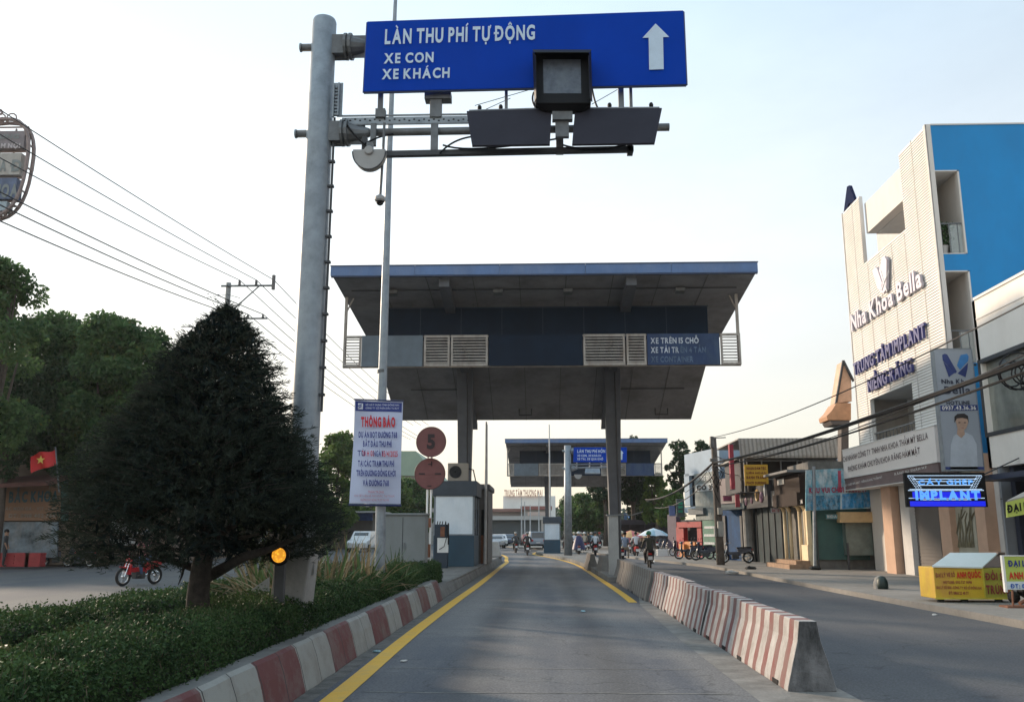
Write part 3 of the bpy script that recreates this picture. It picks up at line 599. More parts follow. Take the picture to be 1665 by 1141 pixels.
# ================================================================ toll canopy
def canopy(Y0, xc, dz, label, near=True, texts=True):
    hw = 7.35; t = thing('toll_canopy', label, 'canopy', (xc, Y0+9.4, .3 if near else .16), 'toll gate canopies across the road')
    X0, X1 = xc-hw, xc+hw; prof = [(0, 10.38), (9.3, 9.2), (14.4, 7.1)]; top = [(0, 10.72), (9.3, 9.75), (14.4, 7.45)]
    z = lambda v: v+dz
    mb = MB(); N_ = 3
    def strip(a, b, flip):
        for i in range(2): mb.add([(X0, Y0+a[i][0], z(a[i][1])), (X1, Y0+a[i][0], z(a[i][1])), (X1, Y0+a[i+1][0], z(a[i+1][1])), (X0, Y0+a[i+1][0], z(a[i+1][1]))], [(0, 1, 2, 3)])
    # soffit solid
    pr = [(Y0+.02, z(10.36)), (Y0+9.3, z(9.2)), (Y0+14.4, z(7.1)), (Y0+14.42, z(7.35)), (Y0+9.3, z(9.6)), (Y0+.02, z(10.6))]
    mb = MB(); mb.prism([(X0+.02, a, b) for a, b in pr], (2*hw-.04, 0, 0)); mb.build('soffit', soffit, t)
    sj = MB()
    for i in range(1, 9):
        xx = X0+i*2*hw/9
        for a, b in (((.1, 10.345), (9.3, 9.19)), ((9.3, 9.19), (14.35, 7.1))): sj.hexa([(xx-.012, Y0+a[0], z(a[1])-.012), (xx+.012, Y0+a[0], z(a[1])-.012), (xx+.012, Y0+b[0], z(b[1])-.012), (xx-.012, Y0+b[0], z(b[1])-.012), (xx-.012, Y0+a[0], z(a[1])+.01), (xx+.012, Y0+a[0], z(a[1])+.01), (xx+.012, Y0+b[0], z(b[1])+.01), (xx-.012, Y0+b[0], z(b[1])+.01)])
    sj.build('soffit_joint', M('joint_dark', (.12, .118, .118), .8), t)
    # fascia in five lengths, slight steps between
    for i in range(5):
        f = MB(); a = X0-.04+i*(2*hw+.08)/5; b = a+(2*hw+.08)/5-.012; f.box(a, b, Y0-.05, Y0, z(10.36)+.003*(i % 2), z(10.70)+.003*(i % 2)); f.build('fascia', roofblue, t)
    f = MB(); f.box(X0-.05, X1+.05, Y0-.07, Y0-.04, z(10.70), z(10.735)); f.box(X0-.02, X1+.02, Y0-.045, Y0+.05, z(10.31), z(10.352)); f.build('fascia_trim', M('trim_dark', (.03, .045, .09), .6), t)
    r = MB(); pr2 = [(Y0, z(10.62)), (Y0+9.3, z(9.62)), (Y0+14.4, z(7.37)), (Y0+14.42, z(7.42)), (Y0+9.3, z(9.7)), (Y0, z(10.69))]
    r.prism([(X0-.03, a, b) for a, b in pr2], (2*hw+.06, 0, 0)); r.build('roof_sheet', galvd, t)
    # beams and columns
    for bx in (xc-3.45, xc+3.08):
        b = MB()
        for i, ((a0, b0), (a1, b1)) in enumerate((((.25, 10.34), (9.3, 9.18)), ((9.3, 9.18), (14.75, 6.95)))):
            w = .18; d0 = .32 if i == 0 else .62; d1 = .62 if i == 0 else .28
            if i == 1: a0 += .0
            b.hexa([(bx-w, Y0+a0, z(b0)-d0), (bx+w, Y0+a0, z(b0)-d0), (bx+w, Y0+a1, z(b1)-d1), (bx-w, Y0+a1, z(b1)-d1), (bx-w, Y0+a0, z(b0)), (bx+w, Y0+a0, z(b0)), (bx+w, Y0+a1, z(b1)), (bx-w, Y0+a1, z(b1))])
        b.build('roof_beam', colpaint, t)
        c = MB(); yc = Y0+9.6; zt = z(8.75); zb = .28 if near else .14
        c.hexa([(bx-.21, yc-.22, zb), (bx+.21, yc-.22, zb), (bx+.21, yc+.22, zb), (bx-.21, yc+.22, zb), (bx-.36, yc-.4, zt), (bx+.36, yc-.4, zt), (bx+.36, yc+.4, zt), (bx-.36, yc+.4, zt)])
        c.build('column', colpaint, t, bevel=.01)
        g = MB(); g.tube([(bx+.1, yc-.46, zt-.2), (bx+.16, yc-.30, zb+.2)], .03, 6); g.build('drain_pipe', steeld, t)
    cd = MB()
    for yy, zz, x0_, x1_ in ((1.2, 10.16, -6.9, 6.9), (6.5, 9.52, -6.9, -3.7), (11.6, 8.2, -6.2, -3.7), (11.6, 8.2, 3.4, 6.6)): cd.tube([(xc+x0_, Y0+yy, z(zz)), (xc+x1_, Y0+yy, z(zz))], .022, 5)
    each(cd, 'soffit_conduit', steeld, t)
    cd = MB()
    for xx in (-5.4, -1.6, .9, 4.9): cd.hexa([(xc+xx-.16, Y0+1.05, z(10.02)), (xc+xx+.16, Y0+1.05, z(10.02)), (xc+xx+.16, Y0+1.35, z(9.98)), (xc+xx-.16, Y0+1.35, z(9.98)), (xc+xx-.16, Y0+1.05, z(10.14)), (xc+xx+.16, Y0+1.05, z(10.14)), (xc+xx+.16, Y0+1.35, z(10.12)), (xc+xx-.16, Y0+1.35, z(10.12))])
    each(cd, 'floodlight', galvd, t)
    # upper navy sign board under the front of the roof
    F = Fr((xc-8, Y0+2.6), (xc+8, Y0+2.6))
    u = MB(); u.box(xc-6.1, xc+6.1, Y0+2.6, Y0+2.75, z(8.62), z(9.86)); u.build('sign_board', navy, t)
    u = MB(); 
    for i in range(1, 8): u.box(xc-6.1+i*1.525-.012, xc-6.1+i*1.525+.012, Y0+2.592, Y0+2.6, z(8.64), z(9.84))
    for zz in (8.62, 9.83): u.box(xc-6.12, xc+6.12, Y0+2.58, Y0+2.6, z(zz), z(zz)+.04)
    u.build('board_batten', M('navy_dark', (.012, .026, .05), .6), t)
    hgr = MB()
    for xx in (-5.8, -4.9, -2.6, 1.3, 4.0, 5.6): hgr.tube([(xc+xx, Y0+2.7, z(9.84)), (xc+xx, Y0+2.7, z(10.05))], .035, 6)
    each(hgr, 'board_hanger', galvd, t)
    # lower band: walkway frame with louvres and boards
    yb = Y0+1.75; zb, zt = z(7.48), z(8.62); s0 = lambda px: (px-880)/1450*31.3*1.0
    band = [(-7.27, -6.62, 'L'), (-6.6, -4.38, 'G'), (-4.33, -3.4, 'L'), (-3.35, -2.02, 'L'), (-1.98, 1.4, 'N'), (1.43, 2.92, 'L'), (2.98, 3.68, 'L'), (3.72, 6.3, 'B'), (6.34, 7.05, 'L')]
    fr = M('frame_bare_metal', (.36, .33, .30), .6, .2, 4, dirt=(.14, .08, .05), damt=.5, dscale=3)
    for a, b, k in band:
        a += xc+.02; b += xc+.02
        if k == 'L':
            l = MB(); e = .055
            l.box(a, b, yb, yb+.07, zt-e*1.6, zt); l.box(a, b, yb, yb+.07, zb, zb+e*1.6); l.box(a, a+e*1.3, yb+.003, yb+.067, zb+e*1.6, zt-e*1.6); l.box(b-e*1.3, b, yb+.003, yb+.067, zb+e*1.6, zt-e*1.6)
            o = l.build('louvre_frame', fr, t)
            s = MB(); nsl = 9
            for i in range(nsl):
                zz = zb+e*1.6+(i+.5)*(zt-zb-3.2*e)/nsl; s.hexa([(a+.06, yb+.01, zz-.035), (b-.06, yb+.01, zz-.035), (b-.06, yb+.06, zz), (a+.06, yb+.06, zz), (a+.06, yb+.01, zz-.01), (b-.06, yb+.01, zz-.01), (b-.06, yb+.06, zz+.025), (a+.06, yb+.06, zz+.025)])
            s.build('louvre_slats', fr, o)
        else:
            col = {'G': M('board_grey_blue', (.12, .155, .19), .6, .2, 1.5, dirt=(.08, .105, .13), damt=.6), 'N': navy, 'B': M('board_blue', (.010, .035, .11), .6, .2, 2, dirt=(.05, .09, .15), damt=.7, dscale=1.6)}[k]
            MB().box(a, b, yb, yb+.08, zb, zt).build('band_board', col, t)
            if k == 'B' and texts:
                lt = M('faded_lettering', (.5, .55, .62), .6, .35, 3); lt2 = M('peeled_lettering', (.09, .14, .22), .7, .5, 6)
                text('board_lettering', 'XE TRÊN 15 CHỖ', (a+.12, yb, zb+.78), (1, 0, 0), (0, 0, 1), 1.72, .2, lt, t, bold=.04)
                text('board_lettering', 'XE TẢI TR', (a+.12, yb, zb+.44), (1, 0, 0), (0, 0, 1), 1.0, .2, lt, t, bold=.04)
                text('board_lettering', 'ÊN 4 TẤN', (a+1.18, yb, zb+.44), (1, 0, 0), (0, 0, 1), .9, .2, lt2, t, bold=.04)
                text('board_lettering', 'XE CONTAINER', (a+.12, yb, zb+.1), (1, 0, 0), (0, 0, 1), 1.5, .2, lt2, t, bold=.04)
    p = MB()
    p.box(xc-7.27, xc+7.07, yb+.1, yb+.16, zb-.03, zb+.02); p.box(xc-7.27, xc+7.07, yb+.1, yb+.16, zt-.04, zt+.0)
    for xx, sg in ((-7.22, 1), (7.02, -1)):
        p.box(xc+xx-.05, xc+xx+.05, yb+.08, yb+.16, zb, z(10.1)); p.tube([(xc+xx, yb+.12, z(9.5)), (xc+xx+.25*sg, yb+.12, z(10.05))], .03, 6)
    p.build('walkway_frame', fr, t)
    # lamp brackets under the rear soffit
    g = MB()
    for xx in (-.85, 5.75) if near else (-.85,):
        yy = Y0+13.4; zz = z(7.5)
        g.tube([(xc+xx-.3, yy, zz+.1), (xc+xx-.3, yy, zz-.28), (xc+xx+.3, yy, zz-.28), (xc+xx+.3, yy, zz+.1)], .03, 5)
    each(g, 'lamp_bracket', steeld, t)
    l = MB(); l.tube([(xc+4.45, Y0+6, z(9.55)), (xc+4.45, Y0+6, z(9.2)), (xc+4.6, Y0+6, z(9.15))], .04, 6); l.build('floodlight_stub', steeld, t)
    return t
canopy(29.6, .1, 0, 'nearer and larger toll canopy with blue edge, louvred band and dark underside')
canopy(81, 4.1, -.72, 'farther toll canopy with blue edge, seen small beneath the near one', near=False, texts=False)
# ================================================================ second sign pole
def pole_far():
    Y = 60.; b = Vector(((922-880)/1450*Y, Y, .16)); top = P(922, 724, Y)
    t = thing('gantry_pole', 'distant galvanised sign pole on the middle island beside the second toll booth', 'pole', b)
    MB().tube([b, (b.x+.05, Y, top.z)], [.28, .22], 16).build('pole_shaft', galv, t, smooth=True)
    F = Fr((b.x, Y-.1), (b.x+5, Y-.1)); s = MB()
    for a, c in ((P(914, 733, Y), P(1018, 731, Y)), (P(914, 761, Y), P(1012, 759, Y))):
        s.tube([a, c], .07, 8); s.lathe((b.x+.3, Y, a.z), [(.2, 0), (.2, .1), (.08, .4)], 10, 'X')
    s.build('sign_arm', galv, t)
    q = MB(); q.tube([P(925, 755, Y-.1), P(985, 754, Y-.1)], .05, 6)
    for x in (938, 959, 978, 1003): q.tube([P(x, 745, Y-.1), P(x, 762, Y-.1)], .05, 6)
    q.prism([P(952, 763, Y-.4), P(975, 763, Y-.4), P(976, 770, Y-.9), P(951, 770, Y-.9)], (0, 0, .08)); q.build('equipment_rail', galv, t)
    q = MB(); c = P(940, 771, Y-.2); q.prism([c+Vector((.26*math.cos(math.pi+math.pi*i/12), 0, .3*math.sin(math.pi+math.pi*i/12))) for i in range(13)], (0, .15, 0)); q.build('scanner_body', M('scanner_grey', (.34, .33, .32)), t)
    c = [P(933, 727, Y-.5), P(1019, 727, Y-.5), P(1019, 751, Y-.5), P(932, 751, Y-.5)]
    lane_sign(c, [('LÀN THU PHÍ HỖN HỢP', .07, .74, .64, .2), ('XE CON, XE KHÁCH', .07, .52, .37, .14), ('XE TẢI, XE QUÁ KHỔ', .07, .56, .14, .14)], (.9, .09, .16, .8), 'small distant blue lane sign with arrow seen past the dark canopy column', .1)
pole_far()
# ================================================================ median planting
hedgem = leafmat('hedge_leaves', (.010, .024, .012), (.065, .115, .038), .65, .15, warm=(.09, .12, .045))
hedgem2 = leafmat('hedge_leaves_yellowish', (.02, .035, .014), (.11, .13, .04), .5, .2, warm=(.2, .16, .07))
def hedge(label, x0, x1, y0, y1, h, n, mt, wob=.055, leaf=.045, seed=1):
    t = thing('clipped_hedge', label, 'hedge', ((x0+x1)/2, (y0+y1)/2, .3)); rg = np.random.default_rng(seed)
    ph = rg.uniform(0, 6, 12)
    def bump(x, y): return wob*(.5*np.sin(y*2.1+ph[0]+x)+.35*np.sin(y*5.3+ph[1]+x*3)+.3*np.sin(y*9+x*7+ph[2])+.22*np.sin(y*17+x*13+ph[3]))
    # dark twiggy core, itself uneven
    k = int((y1-y0)/.15); vs = []; 
    for i in range(k+1):
        y = y0+.08+(y1-y0-.16)*i/k
        for (x, z) in ((x0+.09, .28), (x0+.07, h-.12), (x0+.2, h-.06), (x1-.2, h-.06), (x1-.07, h-.12), (x1-.09, .28)):
            b = float(bump(x, y))*.6; vs.append((x+(b if x < (x0+x1)/2 else -b)*.4, y, z+(b if z > .4 else 0)))
    mb = MB(); mb.add(vs, [(i*6+j, i*6+j+1, (i+1)*6+j+1, (i+1)*6+j) for i in range(k) for j in range(5)]+[tuple(range(6)), tuple(k*6+j for j in range(6))])
    mb.build('hedge_core', M('hedge_core', (.012, .016, .009), .95, .4, 9), t)
    A = [(x1-x0)*(y1-y0)*1.5, (h-.3)*(y1-y0), (h-.3)*(y1-y0)*.5, (h-.3)*(x1-x0)*1.5]; A = np.array(A)/sum(A)
    pk = rg.choice(4, n, p=A); X = rg.uniform(x0, x1, n); u = rg.uniform(0, 1, n)
    # denser towards the camera
    Y = y0+(y1-y0)*u**1.35; Z = rg.uniform(.3, h, n); N_ = np.zeros((n, 3))
    bb = bump(X, Y); top = pk == 0; rt = pk == 1; lf = pk == 2; en = pk == 3
    Z[top] = h+bb[top]+rg.normal(0, .03, top.sum()); N_[top, 2] = 1
    X[rt] = x1+(bb[rt])*.5+rg.normal(0, .03, rt.sum()); N_[rt, 0] = 1
    X[lf] = x0-(bb[lf])*.5+rg.normal(0, .03, lf.sum()); N_[lf, 0] = -1
    Y[en] = np.where(rg.random(en.sum()) < .5, y0, y1)+rg.normal(0, .04, en.sum())
    edge = np.clip((X-(x1-.3))/.3, 0, 1)*(X > x1-.3); Z[top] -= .13*edge[top]**2; up = np.clip((Z-(h-.3))/.3, 0, 1); X[rt] -= .12*up[rt]**2
    # stray twigs above the cut
    st = top & (rg.random(n) < .04); Z[st] += rg.uniform(.02, .09, st.sum())
    C = np.stack([X, Y, Z], 1); D = rg.normal(size=(n, 3))+N_*.5
    sz = leaf*rg.uniform(.6, 1.35, n)*(1+.03*np.maximum(0, Y-8))
    cards('hedge_leaves', C, D, sz, sz*.55, mt, t)
    k = n//60; i = rg.choice(n, k); D2 = rg.normal(size=(k, 3))*.5+np.array([0, 0, 1.2]); cards('hedge_twigs', C[i]+np.array([0, 0, .01]), D2, rg.uniform(.06, .16, k), .006, M('twig_brown', (.11, .08, .05), .9, .3, 9), t); return t
hedge('front clipped hedge along the red and white kerb', -3.75, -2.78, 3.2, 25.2, .8, 230000, hedgem, seed=2, leaf=.029)
hedge('rear clipped hedge bordering the opposite road', -6.3, -5.3, 4.5, 27, .66, 90000, hedgem, seed=5, leaf=.034)
def cover():
    n = 65000; rg = RNG; X = rg.uniform(-5.35, -3.7, n); Y = 4.5+20*rg.uniform(0, 1, n)**1.3; Z = .38+.07*np.sin(X*4+Y)+.08*np.sin(Y*3.1+X)+rg.uniform(-.12, .08, n)
    o = cards('ground_cover', np.stack([X, Y, Z], 1), rg.normal(size=(n, 3))+np.array([0, 0, .4]), .07*rg.uniform(.6, 1.5, n), .028, hedgem2, None, origin=(-4.5, 10, .3))
    tag(o, 'low yellowish green plants filling the bed between the two hedges', 'ground cover', kind='stuff')
cover()
# strappy dry plants near the cabinet
def strappy(x, y, label, n=34, L0=.9, seed=0, dry=.6):
    rg = random.Random(seed); t = thing('strappy_plant', label, 'plant', (x, y, .3), 'dry strap leaved plants by the grey cabinet'); 
    for matn, sel in ((0, 'dry'), (1, 'green')):
        mb = MB()
        for i in range(n):
            if (rg.random() < dry) != (sel == 'dry'): continue
            a = rg.uniform(0, 6.28); el = rg.uniform(.75, 1.5); l = L0*rg.uniform(.6, 1.15); p = Vector((x+rg.uniform(-.12, .12), y+rg.uniform(-.12, .12), .3)); d = Vector((math.cos(a)*math.cos(el), math.sin(a)*math.cos(el), math.sin(el))); w = rg.uniform(.018, .032)
            side = Vector((-math.sin(a), math.cos(a), 0)); vs = []; k = 6; dr = rg.uniform(.25, .7)
            for j in range(k+1):
                q = j/k; ww = w*(1-q**2)+.002; vs += [p+side*ww, p+Vector((0, 0, -ww*.5)), p-side*ww]; p = p+d*(l/k); d = (d+Vector((0, 0, -dr*.42))).normalized()
            mb.add(vs, [(3*j+e, 3*j+e+1, 3*j+e+4, 3*j+e+3) for j in range(k) for e in (0, 1)])
        if mb.v: mb.build('strap_leaves', leafmat('strap_'+sel, *(((.10, .08, .045), (.32, .26, .16)) if sel == 'dry' else ((.03, .06, .025), (.11, .17, .07))), .6, .2), t, rec=False)
    return t
strs = [(-3.85, 13.6, 1.15), (-4.45, 14.4, 1.2), (-3.4, 14.7, .95), (-4.1, 15.6, 1.2), (-3.2, 16.2, .95), (-4.8, 15.2, 1.1), (-3.7, 17.2, 1.05), (-4.4, 16.8, 1.1), (-2.95, 18.4, .75), (-3.3, 19.6, .75)]
lab = ['nearest clump of dry strap leaves by the hedge', 'tall dry clump left of the nearest one', 'low clump of dry leaves at the hedge edge', 'tall clump with pale bent leaves before the grey cabinet', 'small clump near the foot of the banner pole',
       'leftmost dry clump beside the big pole footing', 'clump standing against the grey cabinet', 'rear dry clump beside the cabinet', 'low green clump in front of the cabinet right side', 'last low green clump before the hedge end']
for i, (x, y, l) in enumerate(strs): strappy(x, y, lab[i], 70, l*1.25, i, .62 if i < 8 else .15)
# ================================================================ the dark conical topiary
def conifer():
    Y = 9.9; z = lambda py: P(330, py, Y).z; xw = lambda px: P(px, 866, Y).x
    bx = xw(325); t = thing('conical_conifer', 'large dark cone-shaped conifer growing between the hedges, partly hiding the steel pole', 'tree', (bx, Y, .3))
    bark = M('conifer_bark', (.035, .028, .024), .95, .6, 14, bump=1., dirt=(.07, .06, .05), damt=.7, dscale=5); mb = MB()
    q = lambda x, y, dy=0: P(x, y, Y+dy)
    mb.tube([q(322, 1010), q(322, 965), q(328, 920), q(340, 860), q(348, 700), q(345, 520)], [.14, .12, .11, .09, .06, .015], 10)
    for pts, r in ((((325, 945), (350, 930), (395, 905), (440, 892), (490, 870)), .085), (((324, 925), (300, 918), (262, 905), (215, 885)), .055), (((300, 915), (296, 935), (290, 950)), .02), (((335, 905), (370, 880), (420, 868)), .05),
                   (((335, 900), (300, 870), (240, 840), (180, 820)), .05), (((340, 880), (400, 840), (480, 790)), .05)):
        mb.tube([q(a, b, (.25 if i else 0)*(1 if i % 2 else -.6)) for i, (a, b) in enumerate(pts)], [r*(1-.75*i/(len(pts)-1)) for i in range(len(pts))], 7)
    mb.build('trunk', bark, t, smooth=True)
    prof = [(497, 345, 3), (510, 346, 26), (530, 344, 52), (560, 338, 84), (610, 328, 113), (660, 328, 142), (700, 326, 168), (750, 325, 195), (800, 326, 214), (840, 324, 226), (870, 322, 228), (890, 318, 216), (905, 318, 200), (916, 322, 150)]
    zz = np.array([z(p[0]) for p in prof])[::-1]; cc = np.array([xw(p[1]) for p in prof])[::-1]; rr = np.array([p[2]/1444*Y*1.02 for p in prof])[::-1]
    rg = np.random.default_rng(9); n = 6500
    zs = rg.uniform(zz[0], zz[-1], n*2); keep = rg.random(n*2) < np.interp(zs, zz, rr)/rr.max()+.06; zs = zs[keep][:n]; n = len(zs)
    R0 = np.interp(zs, zz, rr); cx = np.interp(zs, zz, cc); a = rg.uniform(0, 2*math.pi, n); lob = 1+.05*np.sin(a*3+zs*4)+.05*np.sin(a*7+zs*9)
    f = rg.uniform(.25, 1, n)**.45; R1 = R0*f*lob
    # fewer sprays low on the left so the street shows through
    low = (zs < z(838)) & (np.cos(a) < .0) & (rg.random(n) < .5); a = a[~low]; zs = zs[~low]; R1 = R1[~low]; cx = cx[~low]; n = len(zs)
    hi = (zs > z(690)) & (np.cos(a) > -.2) & (rg.random(n) < .35); a = a[~hi]; zs = zs[~hi]; R1 = R1[~hi]; cx = cx[~hi]; n = len(zs)
    tx_, ty_ = cx+R1*np.cos(a), Y+R1*np.sin(a); cut = (np.abs(tx_+2.93) < .45) & (ty_ < 10.5) & (zs < 1.75) & (zs > 1.0); cut |= (np.abs(tx_-xw(236)) < .4) & (zs < z(852)) & (rg.random(n) < .8); a = a[~cut]; zs = zs[~cut]; R1 = R1[~cut]; cx = cx[~cut]; n = len(zs)
    tip = np.stack([cx+R1*np.cos(a), Y+R1*np.sin(a), zs], 1); ax = np.stack([np.cos(a), np.sin(a), .15+rg.normal(0, .25, n)], 1); ax /= np.linalg.norm(ax, axis=1, keepdims=True)
    per = 26; T = np.repeat(tip, per, 0); A = np.repeat(ax, per, 0); m_ = len(T); s = rg.uniform(0, 1, (m_, 1)); C = T-A*s*.3; d = A*.9+rg.normal(size=(m_, 3))*.45; C = C+d*.03
    cards('needles', C, d, rg.uniform(.05, .10, m_), .009, leafmat('needles', (.011, .018, .014), (.044, .056, .040), .9, .1, warm=(.06, .046, .034)), t)
    tw = MB()
    for i in range(0, n, 7):
        p = Vector(tip[i])
        if p.x > -3.7 and p.z < 2.0: continue
        o_ = Vector((cx[i]*.3+p.x*.7 if False else cx[i], Y, zs[i]-.15)); tw.tube([o_.lerp(p, .45), o_.lerp(p, .75)+Vector((0, 0, .02)), p], [.012, .008, .003], 4, False)
    tw.build('twigs', bark, t, rec=False)
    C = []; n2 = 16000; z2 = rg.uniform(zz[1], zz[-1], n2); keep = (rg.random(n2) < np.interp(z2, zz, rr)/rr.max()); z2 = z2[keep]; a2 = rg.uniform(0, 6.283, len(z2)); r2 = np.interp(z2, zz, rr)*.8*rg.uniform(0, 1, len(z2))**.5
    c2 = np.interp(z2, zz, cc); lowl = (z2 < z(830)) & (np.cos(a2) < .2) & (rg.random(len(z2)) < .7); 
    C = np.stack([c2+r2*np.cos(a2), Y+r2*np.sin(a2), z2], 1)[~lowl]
    C = C[~((np.abs(C[:, 0]+2.93) < .3) & (C[:, 1] < 10.5) & (C[:, 2] < 1.7))]; cards('inner_sprays', C, rg.normal(size=C.shape)+np.array([0, 0, -.2]), rg.uniform(.1, .22, len(C)), .03, leafmat('needles_inner_shade', (.005, .01, .011), (.016, .024, .022), .9, 0), t)  # inner sprays get a darker green; the crown's inside shade is coloured in
conifer()
# ================================================================ amber beacon
def beacon():
    Y = 10.3; x = P(457, 902, Y).x; t = thing('flashing_beacon', 'short dark post with a lit round amber warning lamp in front of the pole footing', 'warning lamp', (x, Y, .3))
    c = P(456, 902, Y)
    MB().box(x-.055, x+.055, Y-.03, Y+.05, .3, c.z-.1).build('post', steeld, t, bevel=.005)
    MB().lathe((c.x, Y-.02, c.z), [(.1, .06), (.115, .0), (.115, -.03), (.1, -.04)], 20, 'Y').build('lamp_housing', black, t)
    mt, tt, bb, N, K = nodes('amber_leds'); v = N('ShaderNodeTexVoronoi'); v.inputs['Scale'].default_value = 42; g = N('ShaderNodeNewGeometry'); K(g.outputs['Position'], v.inputs['Vector'])
    r = N('ShaderNodeMapRange'); r.inputs[1].default_value = .15; r.inputs[2].default_value = .5; r.inputs[3].default_value = 1.5; r.inputs[4].default_value = .55; K(v.outputs['Distance'], r.inputs[0]); K(r.outputs[0], bb.inputs['Emission Strength'])
    bb.inputs['Emission Color'].default_value = (1, .42, .03, 1); bb.inputs['Base Color'].default_value = (.8, .35, .03, 1)
    MB().lathe((c.x, Y-.065, c.z), [(.082, 0), (.078, -.012), (.05, -.02)], 20, 'Y').build('amber_lamp', mt, t)
    l = MB(); l.prism([P(395, 968, Y+2), P(437, 968, Y+2), P(437, 938, Y+2)], (0, .03, 0)); o = l.build('warning_board', concrete, t)
beacon()
# ================================================================ lamp post with hanging banner
def lamp_post():
    Y = 18.0; pts = [P(x, y, Y) for x, y in ((618, 905), (621, 650), (626, 480), (633, 250), (642, 20), (646, -60))]; b = pts[0].copy(); b.z = .3; pts = [b]+pts
    t = thing('lamp_post', 'thin tapering galvanised lamp post behind the blue lane sign, carrying the notice banner', 'lamp post', b)
    MB().tube(pts, [.11, .105, .095, .083, .065, .045, .03], 14).build('post_shaft', galv, t, smooth=True)
    MB().tube([P(621, 606, Y), P(621, 601, Y)], .102, 14).build('post_collar', galvd, t)
    a = P(646, -60, Y); l = MB(); l.tube([a, a+Vector((.3, .0, .6)), a+Vector((1.4, -.1, 1.1))], .03, 8); l.ball(a+Vector((1.7, -.1, 1.15)), .16, 10, 6, (2.2, 1, .45)); l.build('lamp_arm', galv, t)
lamp_post()
def banner():
    Y = 17.8; tl, tr, br, bl = [P(x, y, Y) for x, y in ((577, 650), (655, 653), (651, 819), (569, 818))]
    t = thing('notice_banner', 'tall white notice banner with red and blue lettering tied to the lamp post', 'banner', (bl+br)/2)
    F = Fr((tl.x, Y), (tr.x, Y)); n = 14; wv = lambda u, v: Vector((0, .05*math.sin(v*5+u*2)+.03*math.sin(u*6+v*3)-.02, 0))
    def patch(v0, v1, u0=0, u1=1, off=0):
        mb = MB(); vs = []
        for i in range(n+1):
            v = v0+(v1-v0)*i/n; a = tl.lerp(bl, v); b = tr.lerp(br, v)
            for j in range(9): u = u0+(u1-u0)*j/8; vs.append(a.lerp(b, u)+wv(u, v)+Vector((0, -off, 0)))
        mb.add(vs, [(i*9+j, i*9+j+1, (i+1)*9+j+1, (i+1)*9+j) for i in range(n) for j in range(8)]); return mb
    cl = M('banner_cloth', (.50, .54, .70), .7, .04, 1.5); mb = patch(0, 1); f2 = patch(0, 1, off=-.012); mb.add(f2.v, f2.f); mb.build('banner_cloth', cl, t, smooth=True, rec=False)
    patch(.012, .105, .02, .98, .006).build('banner_header', M('banner_navy', (.02, .04, .22), .6, .1), t, rec=False)
    patch(.03, .088, .07, .17, .012).build('banner_logo', M('banner_logo_white', (.7, .72, .8), .6), t, rec=False)
    lg = MB(); 
    for k in range(2): 
        a = tl.lerp(bl, .062+.018*k).lerp(tr.lerp(br, .062+.018*k), .08+.01*k); b2 = tl.lerp(bl, .043+.018*k).lerp(tr.lerp(br, .043+.018*k), .155); lg.tube([a+Vector((0, -.04, 0)), (a+b2)/2+Vector((0, -.04, 0)), b2+Vector((0, -.04, 0))], .012, 5)
    lg.build('logo_mark', M('banner_navy', (0, 0, 0)), t)
    red = M('letter_red', (.55, .02, .035), .6, .1); nav = M('letter_navy', (.02, .03, .2), .6, .1)
    def line(s, px0, px1, yb, cap, mt, bold=.05):
        v = (yb-651)/168; u0 = (px0-(577-8*v))/(78+3*v); u1 = (px1-(577-8*v))/(78+3*v)
        o = tl.lerp(bl, v).lerp(tr.lerp(br, v), u0)+Vector((0, wv(.5, v).y-.055, 0)); w = (tl.lerp(bl, v).lerp(tr.lerp(br, v), u1)-o).length
        text('banner_lettering', s, o, Vector((1, 0, -.015)).normalized(), Vector((-.03, 0, 1)).normalized(), w, cap/1444*17.8*1.03, mt, t, bold=bold, gap=.15, thick=.004)
    line('SỞ XÂY DỰNG TỈNH ĐỒNG NAI', 595, 649, 660, 2.6, M('banner_logo_white', (0, 0, 0)), .0); line('CÔNG TY CỔ PHẦN ĐẦU TƯ BOT', 595, 649, 665.5, 2.6, M('banner_logo_white', (0, 0, 0)), .0)
    line('THÔNG BÁO', 588, 643, 694.5, 14, red, .09)
    line('DỰ ÁN BOT ĐƯỜNG 768', 584.5, 646, 713, 8.6, nav, .06); line('BẮT ĐẦU THU PHÍ', 592, 637, 728, 8.6, nav, .06)
    line('TỪ', 583.5, 589, 743.5, 8.6, nav, .03); line('00 H 00', 590.5, 607, 743.5, 8.6, red, .03); line('NGÀY', 609, 621.5, 743.5, 8.6, nav, .03); line('05/4/2025', 622.5, 645.5, 743.5, 8.6, red, .03)
    line('TẠI CÁC TRẠM THU PHÍ', 584.5, 641, 760, 8.6, nav, .06); line('TRÊN ĐƯỜNG ĐỒNG KHỞI', 582, 643.5, 775.5, 8.6, nav, .06); line('VÀ ĐƯỜNG 768', 592, 632, 791, 8.6, nav, .06)
    lr = M('letter_pink', (.5, .2, .26), .6)
    line('TRÂN TRỌNG', 600, 623, 802.5, 3.4, lr, .03); line('CHI TIẾT LIÊN HỆ 1900 HOẶC TẠI TRẠM', 578, 641, 808.5, 3, lr, 0); line('ĐƯỜNG DÂY NÓNG TRẠM THU PHÍ', 588, 632, 815, 3.4, lr, 0)
    r = MB(); r.tube([tl+Vector((-.02, -.02, .01)), tr+Vector((.02, -.02, .01))], .014, 6); r.tube([bl+Vector((-.02, -.02, -.03)), br+Vector((.02, -.02, -.03))], .022, 6); each(r, 'banner_rod', M('rod_navy', (.02, .03, .1), .5), t)
banner()
